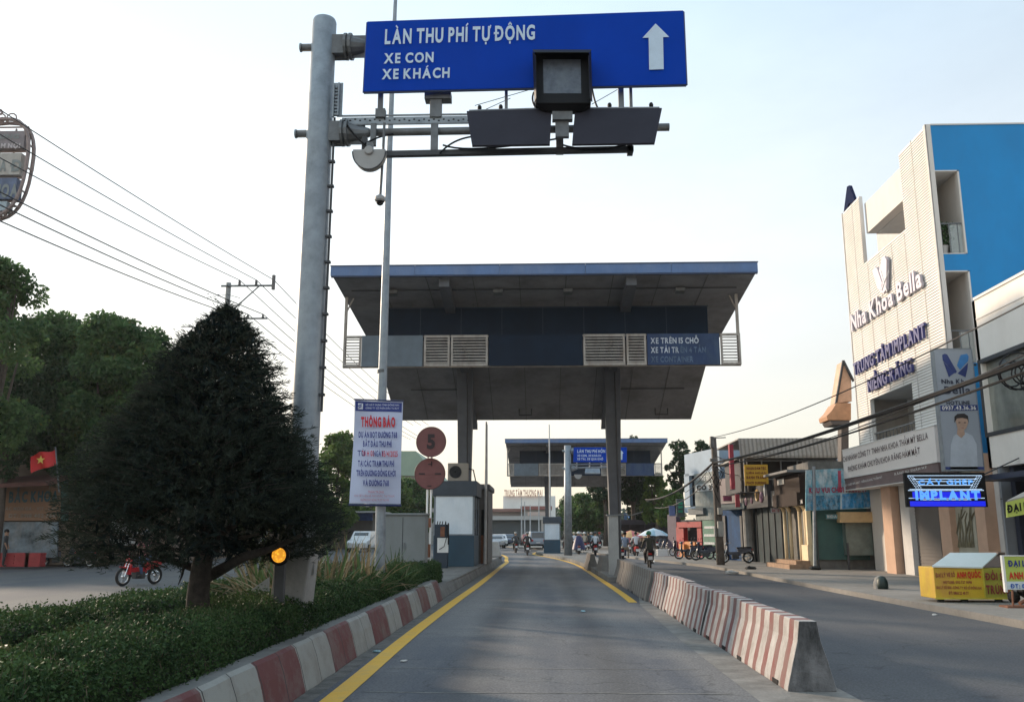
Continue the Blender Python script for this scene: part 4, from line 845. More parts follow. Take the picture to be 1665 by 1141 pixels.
# ================================================================ round signs, cabinet, booth
def round_sign(cx, cy, r_px, Y, label, five):
    c = P(cx, cy, Y); r = r_px/1444*Y; t = thing('round_sign', label, 'road sign', c-Vector((0, 0, r)))
    rs = M('sign_back_red', (.17, .062, .058), .7, .15, 3, dirt=(.12, .055, .05), damt=.6)
    mb = MB(); mb.lathe(c, [(r*.97, .03), (r, .02), (r, .004), (r*.97, 0), (r*.001, 0)], 40, 'Y'); mb.build('sign_disc', rs, t)
    MB().torus(c+Vector((0, .005, 0)), r*.985, .012, 'Y', 40, 6).build('sign_rim', M('sign_rim_dark', (.08, .03, .03), .6), t)
    dk = M('sign_digit', (.03, .018, .02), .7)
    if five: text('sign_digit', '5', c+Vector((-r*.28, -.006, -r*.42)), (1, 0, 0), (0, 0, 1), r*.55, r*.88, dk, t, bold=.07)
    else:
        b = MB()
        for sx in (-1, 1): b.box(c.x+sx*r*.52-r*.2, c.x+sx*r*.52+r*.2, c.y-.014, c.y-.002, c.z-.02, c.z+.02)
        for zz in (.62, -.78): b.box(c.x-.06, c.x+.05, c.y-.014, c.y-.002, c.z+r*zz-.012, c.z+r*zz+.012)
        b.box(c.x+.03, c.x+.055, c.y-.014, c.y-.002, c.z+r*.5, c.z+r*.8)
        b.build('sign_bars', dk, t)
        p = MB(); 
        for px in (694, 700): a = P(px, 850, Y+.06); p.tube([(a.x, Y+.06, .3), (a.x, Y+.06, c.z+1.2)], .028, 8)
        p.build('sign_post', white, t)
        for z0, z1, mm in ((.95, 1.3, rust), (1.75, 2.0, rust)):
            q = MB(); a = P(697, 850, Y+.05).x; q.box(a-.09, a+.07, Y-.02, Y+.02, z0, z1); each(q, 'reflector_band', mm, t)
round_sign(701, 718, 24.5, 24.6, 'upper round faded red sign with a dark number five', True); round_sign(699, 770, 25, 24.75, 'lower round faded red sign with two short dark dashes', False)
def cabinet():
    Y = 23.0; F = Fr((-10, Y), (2, Y)); a0, z1 = F.hit(619, 834); a1, _ = F.hit(692, 834); x0, x1 = F.pt(a0, 0).x, F.pt(a1, 0).x
    t = thing('electrical_cabinet', 'plain grey box cabinet standing behind the dry plants', 'cabinet', ((x0+x1)/2, Y+.3, .3))
    g = M('cabinet_grey', (.20, .215, .215), .6, .1, 1.2, dirt=(.15, .16, .15), damt=.6, dscale=.8)
    MB().box(x0, x1, Y, Y+.6, .3, z1-.05).build('cabinet_body', g, t, bevel=.01); MB().box(x0-.04, x1+.04, Y-.04, Y+.64, z1-.05, z1).build('cabinet_lid', g, t, bevel=.008)
    MB().box(x0+.02, x1-.02, Y+.02, Y+.58, .28, .36).build('cabinet_plinth', concrete, t)
    s = MB(); s.box((x0+x1)/2-.006, (x0+x1)/2+.006, Y-.004, Y, .4, z1-.1); s.build('door_gap', black, t); h = MB(); h.box((x0+x1)/2+.04, (x0+x1)/2+.07, Y-.03, Y, 1.2, 1.36); h.build('door_handle', galvd, t)
cabinet()
def booth(Y0, x0, x1, ztop, dep, label, far=False, zb=.3):
    t = thing('toll_booth', label, 'toll booth', ((x0+x1)/2, Y0+dep/2, zb))
    bl = M('booth_blue', (.03, .075, .115), .55, .15, 1.3, dirt=(.02, .045, .07), damt=.5); fr = M('booth_frame', (.2, .23, .26), .5, .15, 3)
    zw0, zw1 = zb+(ztop-zb)*.36, zb+(ztop-zb)*.82
    MB().box(x0, x1, Y0, Y0+dep, zb, zw0).build('booth_base', bl, t, bevel=.01)
    MB().box(x0-.06, x1+.1, Y0-.08, Y0+dep+.1, zw1, ztop).build('booth_roof', M('booth_roof', (.05, .065, .085), .6, .2, 2), t, bevel=.03)
    p = MB()
    for x in (x0, x1-.07):
        for y in (Y0, Y0+dep*.5, Y0+dep-.07): p.box(x, x+.07, y, y+.07, zw0, zw1)
    p.box(x0, x1, Y0-.012, Y0+.05, zw0, zw0+.05); p.build('window_frame', fr, t)
    # one opaque pale blue pane in front, dark panes at the side
    sg = M('window_pale', (.68, .76, .83), .25, .12, .9, dirt=(.5, .62, .72), damt=.8, dscale=.9, spec=.8); g2 = MB(); g2.box(x0+.07, x1-.07, Y0+.01, Y0+.03, zw0+.05, zw1); g2.build('front_window', sg, t)
    g3 = MB(); g3.box(x1-.04, x1-.02, Y0+.07, Y0+dep*.5, zw0, zw1); g3.box(x1-.04, x1-.02, Y0+dep*.5+.07, Y0+dep-.07, zw0, zw1); g3.build('side_window', M('booth_glass', (.06, .08, .1), .12, .3, 1.5, spec=.8), t)
    MB().box(x0+.08, x1-.1, Y0+dep-.05, Y0+dep-.01, zw0, zw1).build('rear_panel', bl, t)
    return t
booth(36, P(705, 860, 36).x, P(771, 860, 36).x, 3.65, 2.6, 'blue toll booth with wide pale front window on the left island')
booth(66, P(884, 860, 66).x, P(911, 860, 66).x, 2.75, 2.2, 'small distant toll booth with pale window band beside the far sign pole', True, .16)
def second_cabin():
    x0, x1 = P(772, 850, 39.6).x, P(797, 850, 41).x; t = thing('toll_cabin', 'narrow dark cabin with open doorway behind the blue toll booth', 'cabin', ((x0+x1)/2, 41, .3))
    MB().box(x0, x1, 39.5, 43, .3, 3.45).build('cabin_wall', M('cabin_grey', (.16, .155, .15), .7, .2), t, bevel=.02); MB().box(x0-.1, x1+.08, 39.3, 43.2, 3.45, 3.7).build('cabin_roof', colpaint, t, bevel=.05)
    MB().box(x0+.3, x1-.12, 39.44, 39.5, .3, 2.6).build('cabin_door', black, t)
    q = MB(); q.box(x0+.28, x1-.05, 39.40, 39.44, .32, 1.5); q.build('cabin_panel', rust, t)
    p = P(792, 690, 40.2); s = MB(); s.tube([(p.x, 39.2, .3), (p.x+.02, 39.2, 3.2), (p.x+.03, 39.2, p.z)], [.07, .06, .035], 8); o = s.build('barrier_mast', M('mast_grey', (.5, .5, .5), .5), None, origin=(p.x, 39.2, .3))
    tag(o, 'thin pale upright barrier boom raised beside the toll cabin', 'barrier boom')
second_cabin()
def aircon():
    Y = 36.2; F = Fr((-10, Y), (2, Y)); a0, z1 = F.hit(728, 762); a1, z0 = F.hit(761, 790); x0, x1 = F.pt(a0, 0).x, F.pt(a1, 0).x; z0 = 3.66; z1 = z0+.72
    t = thing('air_conditioner', 'cream outdoor air conditioner unit with round fan grille on top of the booth roof', 'air conditioner', ((x0+x1)/2, Y+.2, z0))
    MB().box(x0, x1, Y, Y+.35, z0, z1).build('unit_case', M('aircon_cream', (.3, .27, .23), .6, .1), t, bevel=.02)
    c = Vector((x0+(x1-x0)*.38, Y-.005, (z0+z1)/2)); MB().lathe(c, [(.25, 0), (.25, -.02), (.22, -.02), (.2, -.005)], 24, 'Y').build('fan_ring', black, t)
    g = MB()
    for r in (.07, .12, .17, .22): g.torus(c+Vector((0, -.02, 0)), r, .006, 'Y', 24, 4)
    g.build('fan_grille', galvd, t); k = MB(); k.tube([(x1+.02, Y+.1, z0+.5), (x1+.2, Y+.1, z0+.45), (x1+.28, Y+.1, z0+.1), (x1+.3, Y+.1, z0-.05)], .025, 6); k.build('coolant_pipe', black, t)
aircon()
def reader():
    Y = 34.5; p = P(717, 905, Y); t = thing('payment_post', 'dark ticket reader post with cables and a white panel in front of the booth', 'payment machine', (p.x+.1, Y, .3))
    F = Fr((-10, Y), (2, Y)); mb = MB(); F.pbox(mb, 706, 852, 728, 921, -.3, 0, z0=.3); mb.build('reader_case', M('reader_navy', (.015, .03, .05), .5, .1), t, bevel=.02)
    m2 = MB(); F.pbox(m2, 711, 874, 729, 898, 0, .01); m2.build('reader_panel', white, t)
    m3 = MB()
    for x in (711, 715, 719, 724): m3.tube([P(x, 852, Y), P(x+1, 847, Y)], .02, 5)
    m3.tube([P(725, 848, Y-.1), P(727, 870, Y-.1), P(722, 888, Y-.1), P(714, 893, Y-.1)], .015, 5); m3.tube([P(729, 850, Y-.1), P(729, 885, Y-.1)], .03, 5); m3.build('reader_cable', black, t)
    m4 = MB(); F.pbox(m4, 716, 856, 723, 872, .001, .05); m4.build('reader_window', rust, t)
reader()
def square_post():
    b = G(997, 940); Y = 32.4; F = Fr((-1, Y), (5, Y)); a0, z1 = F.hit(989, 838); a1, _ = F.hit(1005, 838); x0, x1 = F.pt(a0, 0).x, F.pt(a1, 0).x
    t = thing('square_post', 'pale grey square metal post with cap standing right of the dark canopy column', 'post', ((x0+x1)/2, Y+.15, 0))
    MB().box(x0, x1, Y, Y+.35, 0, z1).build('post_shaft', M('post_pale', (.33, .325, .31), .6, .12, 2, dirt=(.2, .19, .18), damt=.5), t, bevel=.01)
    MB().box(x0-.06, x1+.12, Y-.05, Y+.4, z1, z1+.04).build('post_cap', galvd, t); m = MB(); m.tube([(x1, Y+.1, z1+.05), (x1+.5, Y+.1, z1+.02), (x1+.9, Y+.1, z1+.14)], .02, 5); m.build('cable_stub', concd, t)
square_post()
# ================================================================ utility pole and wires on the left
def left_power():
    Y = 52.; x = P(372, 460, Y).x; ztop = P(372, 460, Y).z; t = thing('utility_pole', 'concrete utility pole with crossarms rising behind the left trees', 'utility pole', (x, Y, 0))
    MB().tube([(x, Y, 0), (x, Y, ztop)], [.28, .15], 12).build('pole_shaft', concrete, t, smooth=True)
    a = MB(); zz = P(372, 466, Y).z; x2 = P(447, 466, Y).x; a.tube([(x-.4, Y-.15, zz), (x2, Y-.15, zz)], .06, 6); a.tube([(x, Y-.15, zz-1.9), (x2-.9, Y-.15, zz)], .04, 6)
    z3 = P(372, 519, Y).z; a.tube([(x-.3, Y-.15, z3), (P(436, 519, Y).x, Y-.15, z3)], .05, 6); a.tube([(x, Y-.15, z3-.9), (x+1.4, Y-.15, z3)], .03, 6); a.build('crossarm', galvd, t)
    i_ = MB(); att = []
    for px, z0 in ((391, zz), (418, zz), (446, zz)):
        c = P(px, 460, Y); i_.lathe((c.x, Y-.15, z0+.02), [(.05, 0), (.1, .06), (.06, .12), (.1, .18), (.06, .24), (.09, .3), (.03, .34)], 8); att.append((c.x, z0+.36))
    for px, z0 in ((383, z3), (408, z3), (432, z3)):
        c = P(px, 460, Y); i_.lathe((c.x, Y-.15, z0+.02), [(.05, 0), (.09, .06), (.05, .12), (.08, .18), (.03, .24)], 8); att.append((c.x, z0+.26))
    i_.lathe((P(446, 460, Y).x, Y-.15, zz-.25), [(.11, 0), (.11, .9)], 10); each(i_, 'insulator', M('insulator', (.12, .11, .11), .4), t)
    wm = M('wire', (.03, .03, .032), .6); g = 'overhead cables along the left side of the road'
    leftpx = [(1, 300), (1, 218), (1, 172)]
    names = ['lowest', 'middle', 'top']; 
    near = [(0, 247), (0, 209), (0, 169)]
    for (xa, za), (px, py), nm in zip(att[:3], near, ('third', 'second', 'topmost')):
        Yn = 20.5*1.45; pa = P(px, py, Yn); d = (pa-Vector((xa, Y-.15, za))); far = Vector((xa, Y-.15, za))+d*1.5
        wire(nm+' of the cables running from the left edge of the view to the utility pole', far, (xa, Y-.15, za), .25, .022, wm, g)
        wire('cable from '+{'third': 'the inner', 'second': 'the middle', 'topmost': 'the outer'}[nm]+' insulator of the upper crossarm on to the distance', (xa, Y-.15, za), (xa+1.0, 120, za-.8), .6, .025, wm, g)
    for (xa, za), (px, py), nm in zip(att[3:], ((0, 348), (0, 322), (0, 301)), ('sixth', 'fifth', 'fourth')):
        Yn = 29.; pa = P(px, py, Yn); d = (pa-Vector((xa, Y-.15, za))); far = Vector((xa, Y-.15, za))+d*1.4
        wire(nm+' of the cables from the top, running from the left edge to the lower crossarm', far, (xa, Y-.15, za), .3, .026, wm, g)
        wire('cable leaving the lower crossarm towards the distance from its '+{'sixth': 'inner', 'fifth': 'middle', 'fourth': 'outer'}[nm]+' insulator', (xa, Y-.15, za), (xa+1.0, 120, za-.6), .6, .025, wm, g)
    k = MB(); rg = random.Random(3)
    for i in range(7): p = Vector((x, Y-.25, z3+rg.uniform(.3, 2))); k.tube([p, p+Vector((rg.uniform(-.6, .8), -.1, rg.uniform(-.5, .2))), p+Vector((rg.uniform(-1.2, 1.4), -.1, rg.uniform(-.9, .5)))], .02, 4)
    k.build('jumper_wires', black, t)
left_power()
# ================================================================ tall oval advertising sign, far left
def oval_sign():
    Y = 42.; S_ = Y/1444; c = P(-8, 272, Y); t = thing('advertising_tower', 'tall oval advertising sign frame with stacked faded boards at the left edge', 'advertising sign', (c.x, Y, 0))
    fm = M('oval_frame', (.26, .2, .19), .7, .2)
    MB().tube([(c.x-.3, Y+.3, 0), (c.x-.3, Y+.3, c.z+2)], [.3, .25], 10).build('tower_post', galvd, t)
    r = MB(); pts = []
    for i in range(33):
        a = math.pi*2*i/32; ca, sa = math.cos(a), math.sin(a); rx = 56*S_*abs(ca)**.7*(1 if ca > 0 else -1); rz = 92*S_*abs(sa)**.8*(1 if sa > 0 else -1); pts.append(Vector((c.x+rx-(.12*rz if False else 0)+.06*rz, Y, c.z+rz)))
    r.tube(pts, .1, 6); r.tube([p+Vector((0, .5, 0)) for p in pts], .1, 6)
    for i in range(0, 32, 2): r.tube([pts[i], pts[i]+Vector((0, .5, 0))], .05, 4)
    r.build('oval_frame', fm, t)
    k = MB(); xl, xr = c.x-46*S_, c.x+50*S_
    def pane(y0, y1, mt, rx=48):
        m = MB(); m.box(c.x-rx*S_, c.x+rx*S_, Y-.05, Y+.5, P(0, y1, Y).z, P(0, y0, Y).z); return m.build('advert_panel', mt, t)
    pk = M('advert_pinkgrey', (.22, .19, .2), .7, .2); pane(214, 242, pk); pane(250, 285, M('advert_beige', (.36, .33, .3), .7, .15, 2, dirt=(.5, .5, .48), damt=.5), 46); pane(290, 324, M('advert_blue', (.11, .14, .22), .7, .3, 2), 43); pane(328, 343, M('advert_pale', (.3, .36, .4), .7, .2), 30)
    lw = M('advert_letter', (.5, .45, .46), .7); ld = M('advert_letter_grey', (.2, .22, .22), .7)
    for s, px0, px1, yb, cap, mt in (('TRUNG', -22, 37, 226, 8, ld), ('TÂM NỘI', -16, 38, 241, 8, lw), ('Đ', 18, 36, 278, 20, ld), ('NHA', -20, 12, 278, 20, ld), ('KHOA', -24, 33, 320, 22, ld)):
        p = P(px0, yb, Y-.07); text('advert_lettering', s, p, (1, 0, 0), (0, 0, 1), (px1-px0)*S_, cap*S_, mt, t, bold=.07)
    b = MB()
    for y in (205, 245, 288, 326, 334, 342, 350, 357): hw = 54 if y < 330 else 54-(y-330)*1.2; q = P(-8, y, Y); b.tube([(c.x-hw*S_*.9, Y+.2, q.z), (c.x+hw*S_*.9, Y+.2, q.z)], .05, 5)
    for x in (-40, -8, 24): b.tube([(c.x+x*S_, Y+.3, P(0, 206, Y).z), (c.x+x*S_, Y+.3, P(0, 350, Y).z)], .05, 5)
    b.build('frame_rail', fm, t)
    o = MB(); rg = random.Random(5)
    for i in range(9): p = P(-8+rg.uniform(-24, 30), rg.uniform(182, 196), Y); o.torus(p, rg.uniform(.1, .28), .04, 'Y', 10, 4)
    o.build('crown_scroll', fm, t)
oval_sign()
# ================================================================ dental clinic building (right)
cream = M('facade_white', (.74, .71, .67), .7, .06, 1, dirt=(.62, .58, .53), damt=.5)
creams = M('facade_smooth', (.66, .61, .56), .75, .05, 1, dirt=(.52, .47, .42), damt=.5, dscale=.5)
bluewall = M('clinic_blue', (.012, .225, .52), .8, .06, .6, dirt=(.02, .18, .41), damt=.5, dscale=.5)
greyl = M('soffit_light', (.55, .53, .51), .8, .08)
navyl = M('letter_navy3d', (.035, .04, .17), .5, .1); silv = M('letter_silver', (.42, .40, .46), .45, .1, metal=.2)
lit_pink = M('column_sunlit_face', (.52, .33, .23), .6, .1, 2)  # pinkish sunlight on the column faces is put into this colour
XF = 13.4; FD = Fr((XF, 37.75), (XF, 29.05))
def clinic():
    t = thing('dental_clinic', 'tall white slatted clinic building with bright blue side wall and raised lettering', 'building', (18, 33, .12)); F = FD; L_ = 8.7
    h = lambda x, y, d=0: F.hit(x, y, d)
    s1 = h(1403, 400)[0]; s2 = h(1469, 330)[0]; zT = 15.42; zb = h(1404, 431)[1]; zp0 = h(1403, 378.5)[1]; zp1 = h(1403, 322)[1]-.1
    s3 = h(1416, 660)[0]; s4 = h(1484.6, 640)[0]; z34 = h(1484.6, 620)[1]; Z0 = 3.95
    openings = [(s1, s2, zb, zT+1), (s3, s4, Z0-1, z34)]
    mbB = MB(); mbS = MB()
    xs = sorted({0, s1, s2, s3, s4, L_}); zs = sorted({Z0, z34, zb, zT})
    for a, b in zip(xs, xs[1:]):
        for c, d in zip(zs, zs[1:]):
            m_, q = (a+b)/2, (c+d)/2
            if any(o[0] < m_ < o[1] and o[2] < q < o[3] for o in openings): continue
            F.box(mbB, a, b, c, d, -.14, 0)
    mbB.build('facade_screen', cream, t)
    z = Z0+.05
    while z < zT-.05:
        cuts = [(0., L_)]
        for o in openings:
            if o[2] < z+.05 < o[3]:
                n = []
                for a, b in cuts:
                    if a < o[0]: n.append((a, min(b, o[0])))
                    if b > o[1]: n.append((max(a, o[1]), b))
                cuts = n
        for a, b in cuts: mbS.hexa([F.pt(a, z, .001), F.pt(b, z, .001), F.pt(b, z, .03), F.pt(a, z, .03), F.pt(a, z+.068, .001), F.pt(b, z+.068, .001), F.pt(b, z+.068, .016), F.pt(a, z+.068, .016)])
        z += .1
    mbS.build('facade_slats', cream, t, rec=False)
    e = MB()
    for a, b, c, d in ((0, .06, Z0, zT), (L_-.06, L_+.02, Z0, zT+.03)): F.box(e, a, b, c, d, .004, .05)
    for k in range(1, 7): F.box(e, k*L_/7-.02, k*L_/7+.02, max(Z0, z34 if s3 < k*L_/7 < s4 else Z0), zb-.1 if s1 < k*L_/7 < s2 else zT, .004, .034)
    e.build('screen_trim', M('trim_cream', (.5, .47, .44), .6), t)
    p = MB(); F.box(p, s1, s2, zp0, zp1, -.6, -.2); p.build('terrace_parapet', creams, t)
    p = MB(); F.box(p, s1, s2+1.5, zp0-.02, zp0+.12, -9.0, -.6); F.pbox(p, 1424, 325, 1500, 407, -3.1, -3.0); F.box(p, s1, s2, zb-.3, zb-.14, -3, -.14); p.build('terrace_soffit', greyl, t)
    # lower opening recess
    p = MB(); F.box(p, s3-.3, s4+.3, Z0, z34+.1, -1.7, -1.6); F.box(p, s3-.3, s4+.3, z34, z34+.1, -1.6, -.14); p.build('balcony_recess', greyl, t)
    p = MB(); F.box(p, s3+1.1, s4-.9, Z0, z34-.75, -1.6, -1.55); p.build('balcony_window', glass, t)
    p = MB(); F.box(p, s3, s4, z34-1.45, z34-1.4, -.1, -.05); 
    for k in range(12): q = s3+(k+.5)*(s4-s3)/12; F.box(p, q-.01, q+.01, Z0, z34-1.45, -.08, -.06)
    p.build('balcony_railing', galvd, t)
    # blue side wall, facing the camera, with two balcony openings
    YS = 29.05; g = Fr((XF, YS), (30, YS)); a1 = g.hit(1566, 345)[0]; zt1, zb1 = g.hit(1540, 277)[1], g.hit(1545, 413)[1]; zt2, zb2 = g.hit(1548, 440)[1], g.hit(1555, 590)[1]; a0 = .15
    w = MB(); R_ = [(a0, a1, zt1, 15.42), (a0, a1, zt2, zb1), (a0, a1, 3.9, zb2), (a1, 14, 8.62, 15.42)]
    for a, b, c, d in R_: g.box(w, a, b, c, d, -.2, 0)
    w.build('side_wall', bluewall, t); w = MB(); g.box(w, a1, 14, .1, 8.615, -.2, 0); w.build('lower_side_wall', creams, t)
    w = MB(); g.box(w, -.02, a0, 3.9, 15.46, -.2, .02); 
    for a, b, c, d in ((a1-.06, a1, zb1, zt1), (a1-.06, a1, zb2, zt2), (a0, a1, zb1, zb1+.03), (a0, a1, zt1-.04, zt1), (a0, a1, zt2-.04, zt2)): g.box(w, a, b, c, d, -.19, .008)
    g.box(w, a0, 14, 15.42, 15.47, -.2, .03); w.build('side_trim', creams, t)
    w = MB(); g.box(w, a0, a1+.2, .1, zb1-.1, -2.4, -2.3); g.box(w, a0, a1+.2, zb1-.1, 15.3, -2.4, -2.3)
    g.box(w, a1, a1+.12, 3.9, 15.3, -2.3, -.2)
    for zz in (zt1, zt2): g.box(w, a0, a1, zz, zz+.12, -2.3, -.2)
    for zz in (zb1, zb2): g.box(w, a0, a1, zz-.12, zz-.01, -2.3, -.2)
    w.build('balcony_inner_wall', creams, t)
    w = MB()
    for zz, zz2 in ((zb1, zt1), (zb2, zt2)):
        q = zz+.1
        while q < zz2-.1: g.box(w, a1-.75, a1-.1, q, q+.05, -2.3, -2.27); q += .12
    w.build('balcony_slats', greyl, t, rec=False)
    for zz, zz2 in ((zb1, zt1), (zb2, zt2)):
        w = MB(); hh = (zz2-zz); g.box(w, a0, a0+.9, zz, zz+hh*.72, -2.29, -2.24); o = w.build('balcony_door', glass, t)
        w = MB()
        for s0_, s1_, c, d in ((a0, a0+.94, zz+hh*.72, zz+hh*.72+.05), (a0+.42, a0+.46, zz, zz+hh*.72), (a0+.9, a0+.95, zz, zz+hh*.72)): g.box(w, s0_, s1_, c, d, -2.26, -2.2)
        w.build('door_frame', steeld, o)
        w = MB(); g.box(w, a0, a1, zz+1.08, zz+1.12, -.1, -.06)
        for k in range(3): q = a0+.03+k*.28; g.box(w, q, q+.03, zz, zz+1.08, -.1, -.07)
        w.build('railing', galvd, t); w = MB(); g.box(w, a0+.3, a1-.02, zz+.05, zz+1.05, -.085, -.075); w.build('railing_glass', M('railing_glass', (.55, .6, .58), .15, .1, 1, alpha=.35), t)
    # back volume
    b = MB(); b.box(XF+3.0, 27, 29.3, 37.7, .1, 15.3); b.box(XF+.2, XF+2.95, 31.5, 37.7, .1, 3.9); b.box(XF+.2, XF+1.55, 31.6, 37.7, zb-.6, zb-.32); b.build('building_body', creams, t)
    b = MB(); b.box(XF+.14, XF+3, 37.5, 37.75, 3.9, 12.6); b.build('end_wall', creams, t)
    # raised lettering and logo
    ptext('raised_lettering', 'Nha Khoa Bella', F, 1388, 538, 1503, 464, 26, silv, t, d=.06, thick=.1, bold=.045, gap=.16)
    ptext('raised_lettering', 'TRUNG TÂM IMPLANT', F, 1392, 610, 1508.5, 547, 19, navyl, t, d=.06, thick=.1, bold=.045, gap=.22)
    ptext('raised_lettering', 'NIỀNG RĂNG', F, 1415, 637, 1487, 603, 20, navyl, t, d=.06, thick=.1, bold=.045, gap=.18)
    def P3(x, y, d): a, zz = F.hit(x, y, d); return F.pt(a, zz, d)
    lg = MB(); n_ = F.n*.12
    for pl in ([(1423, 440), (1427, 434), (1431, 436), (1440, 462), (1436, 472), (1432, 470)], [(1436, 474), (1441, 477), (1446, 470), (1446.5, 422), (1443, 417), (1439, 420), (1434, 440), (1440, 458)], ):
        lg.prism([P3(x, y, .06) for x, y in pl], n_)
    lg.build('logo_mark', silv, t)
    lg = MB(); a = P3(1432, 440, .185); b = P3(1442, 474, .185); lg.tube([a, b], .02, 5); a = P3(1445, 440, .185); b = P3(1434, 472, .185); lg.tube([a, b], .02, 5); lg.build('logo_lines', white, t)
    dark = MB(); a = P(1376, 344, 39.2); r_ = P(1397, 330, 39.2); 
    text('roof_letter', 'A', P(1376, 343, 39), Vector((.3, -1, 0)).normalized(), (0, 0, 1), .95, .92, M('roof_letter', (.02, .028, .07), .9, spec=.05), t, thick=.15, bold=.1)
    # ground floor: columns, shutter, poster
    gf = MB(); 
    def col(px0, px1, mt, d0, d1, nm='shopfront_column', z0=.12, z1=3.95):
        m_ = MB(); sa = F.hit(px0, 860, d1)[0]; sb = F.hit(px1, 860, d1)[0]; F.box(m_, sa, sb, z0, z1, d0, d1); return m_.build(nm, mt, t)
    col(1437, 1452, lit_pink, -.2, .35); col(1452.5, 1466, M('column_shaded_face', (.10, .075, .065), .6), -.3, .05); col(1466.5, 1481, greyl, -.3, .1)  # brown strip paints the shaded side of the pink sunlit column
    col(1481.5, 1528, M('shutter_brown', (.13, .115, .105), .6, .1, 1.5), -.35, -.1, 'roller_shutter'); col(1529, 1546, lit_pink, -.2, .2); col(1547, 1551, M('column_shaded_face', (0, 0, 0)), -.2, .1)
    col(1551.5, 1587, M('poster_pale', (.36, .34, .27), .5, .2, 1.2), -.2, 0, 'wall_poster'); col(1588, 1604, lit_pink, -.2, .25)
    sh = MB(); sa = F.hit(1482, 860)[0]; sb = F.hit(1528, 860)[0]; q = .2
    while q < 3.8: F.box(sh, sa, sb, q, q+.03, -.1, -.08); q += .12
    sh.build('shutter_ribs', M('shutter_brown', (0, 0, 0)), t, rec=False)
    ps = MB()   # abstract tall stems on the poster
    for k_ in range(9): xa = 1556+k_*3.4; ps.tube([P3(xa, 889, .01), P3(xa+2*math.sin(k_*2.1), 868, .01), P3(xa+4*math.sin(k_*1.3+1), 845, .01), P3(xa+3+3*math.sin(k_*3.1), 828+6*math.cos(k_*1.7), .01)], [.05, .035, .03, .012], 5)
    ps.build('poster_figure', M('poster_brown', (.14, .12, .07), .6, .5, 5), t)
    ps = MB(); ps.box(XF+.1, XF+.3, 26.95, 29.0, .12, 3.9); ps.build('podium_wall', greyl, t)
    # company board above the ground floor
    d = .75; a, z1 = F.hit(1369.5, 732.5, d); b, z1b = F.hit(1514, 692, d); _, z0 = F.hit(1370, 797, d); _, zm = F.hit(1370, 778, d)
    b = min(b+.2, L_+2.1)
    m_ = MB(); F.box(m_, a, b, zm, z1, .1, d); m_.build('name_board', M('board_cream', (.82, .76, .72), .6, .04, 1), t); m_ = MB(); F.box(m_, a, b, z0, zm-.003, .1, d-.02); m_.build('board_brown_band', M('board_brown', (.17, .12, .12), .6, .15, 2), t)
    m_ = MB()
    for zz in (z1, zm-.02, z0-.03): F.box(m_, a-.02, b+.02, zz, zz+.03, .1, d+.015)
    m_.build('board_trim', white, t)
    br = M('board_lettering_brown', (.13, .085, .09), .6); F2 = Fr((XF-d, 37.75), (XF-d, 29.05))
    ptext('board_lettering', 'CHI NHÁNH CÔNG TY TNHH NHA KHOA THẨM MỸ BELLA', F2, 1371.5, 751, 1509.5, 713, 8.5, br, t, bold=.02, thick=.01)
    ptext('board_lettering', 'PHÒNG KHÁM CHUYÊN KHOA RĂNG HÀM MẶT', F2, 1379.5, 767, 1496.5, 737, 8.5, br, t, bold=.02, thick=.01)
    ptext('board_lettering', 'HOTLINE 0937.43.36.36', F2, 1372, 780.5, 1398, 774.5, 2.6, br, t, bold=.02, thick=.01)
    F3 = Fr((XF-d+.02, 37.75), (XF-d+.02, 29.05)); wl = M('lettering_white', (.7, .68, .66), .6)
    ptext('board_lettering', 'CẤY GHÉP IMPLANT - NIỀNG RĂNG THẨM MỸ', F3, 1373, 791, 1435, 777, 3.2, wl, t, bold=.03, thick=.01)
    ptext('board_lettering', 'RĂNG SỨ THẨM MỸ', F3, 1455, 772.5, 1508, 761, 3.6, wl, t, bold=.03, thick=.01)
    return t
clinic()
def pot_plant(x, y, z, label):
    t = thing('potted_plant', label, 'plant', (x, y, z)); MB().lathe((x, y, z), [(.1, 0), (.15, .3), (.16, .32)], 12).build('pot', greyl, t)
    C = np.clip(RNG.normal(size=(500, 3)), -1.6, 1.6)*np.array([.16, .16, .24])+np.array([x, y, z+.75]); cards('foliage', C, RNG.normal(size=(500, 3)), .12, .05, leafmat('pot_leaves', (.02, .05, .02), (.1, .17, .07)), t)
g_ = Fr((XF, 29.05), (30, 29.05)); a_, z_ = g_.hit(1543, 411); pot_plant(XF+a_, 29.4, z_+.02, 'leafy potted plant on the upper corner balcony of the clinic')
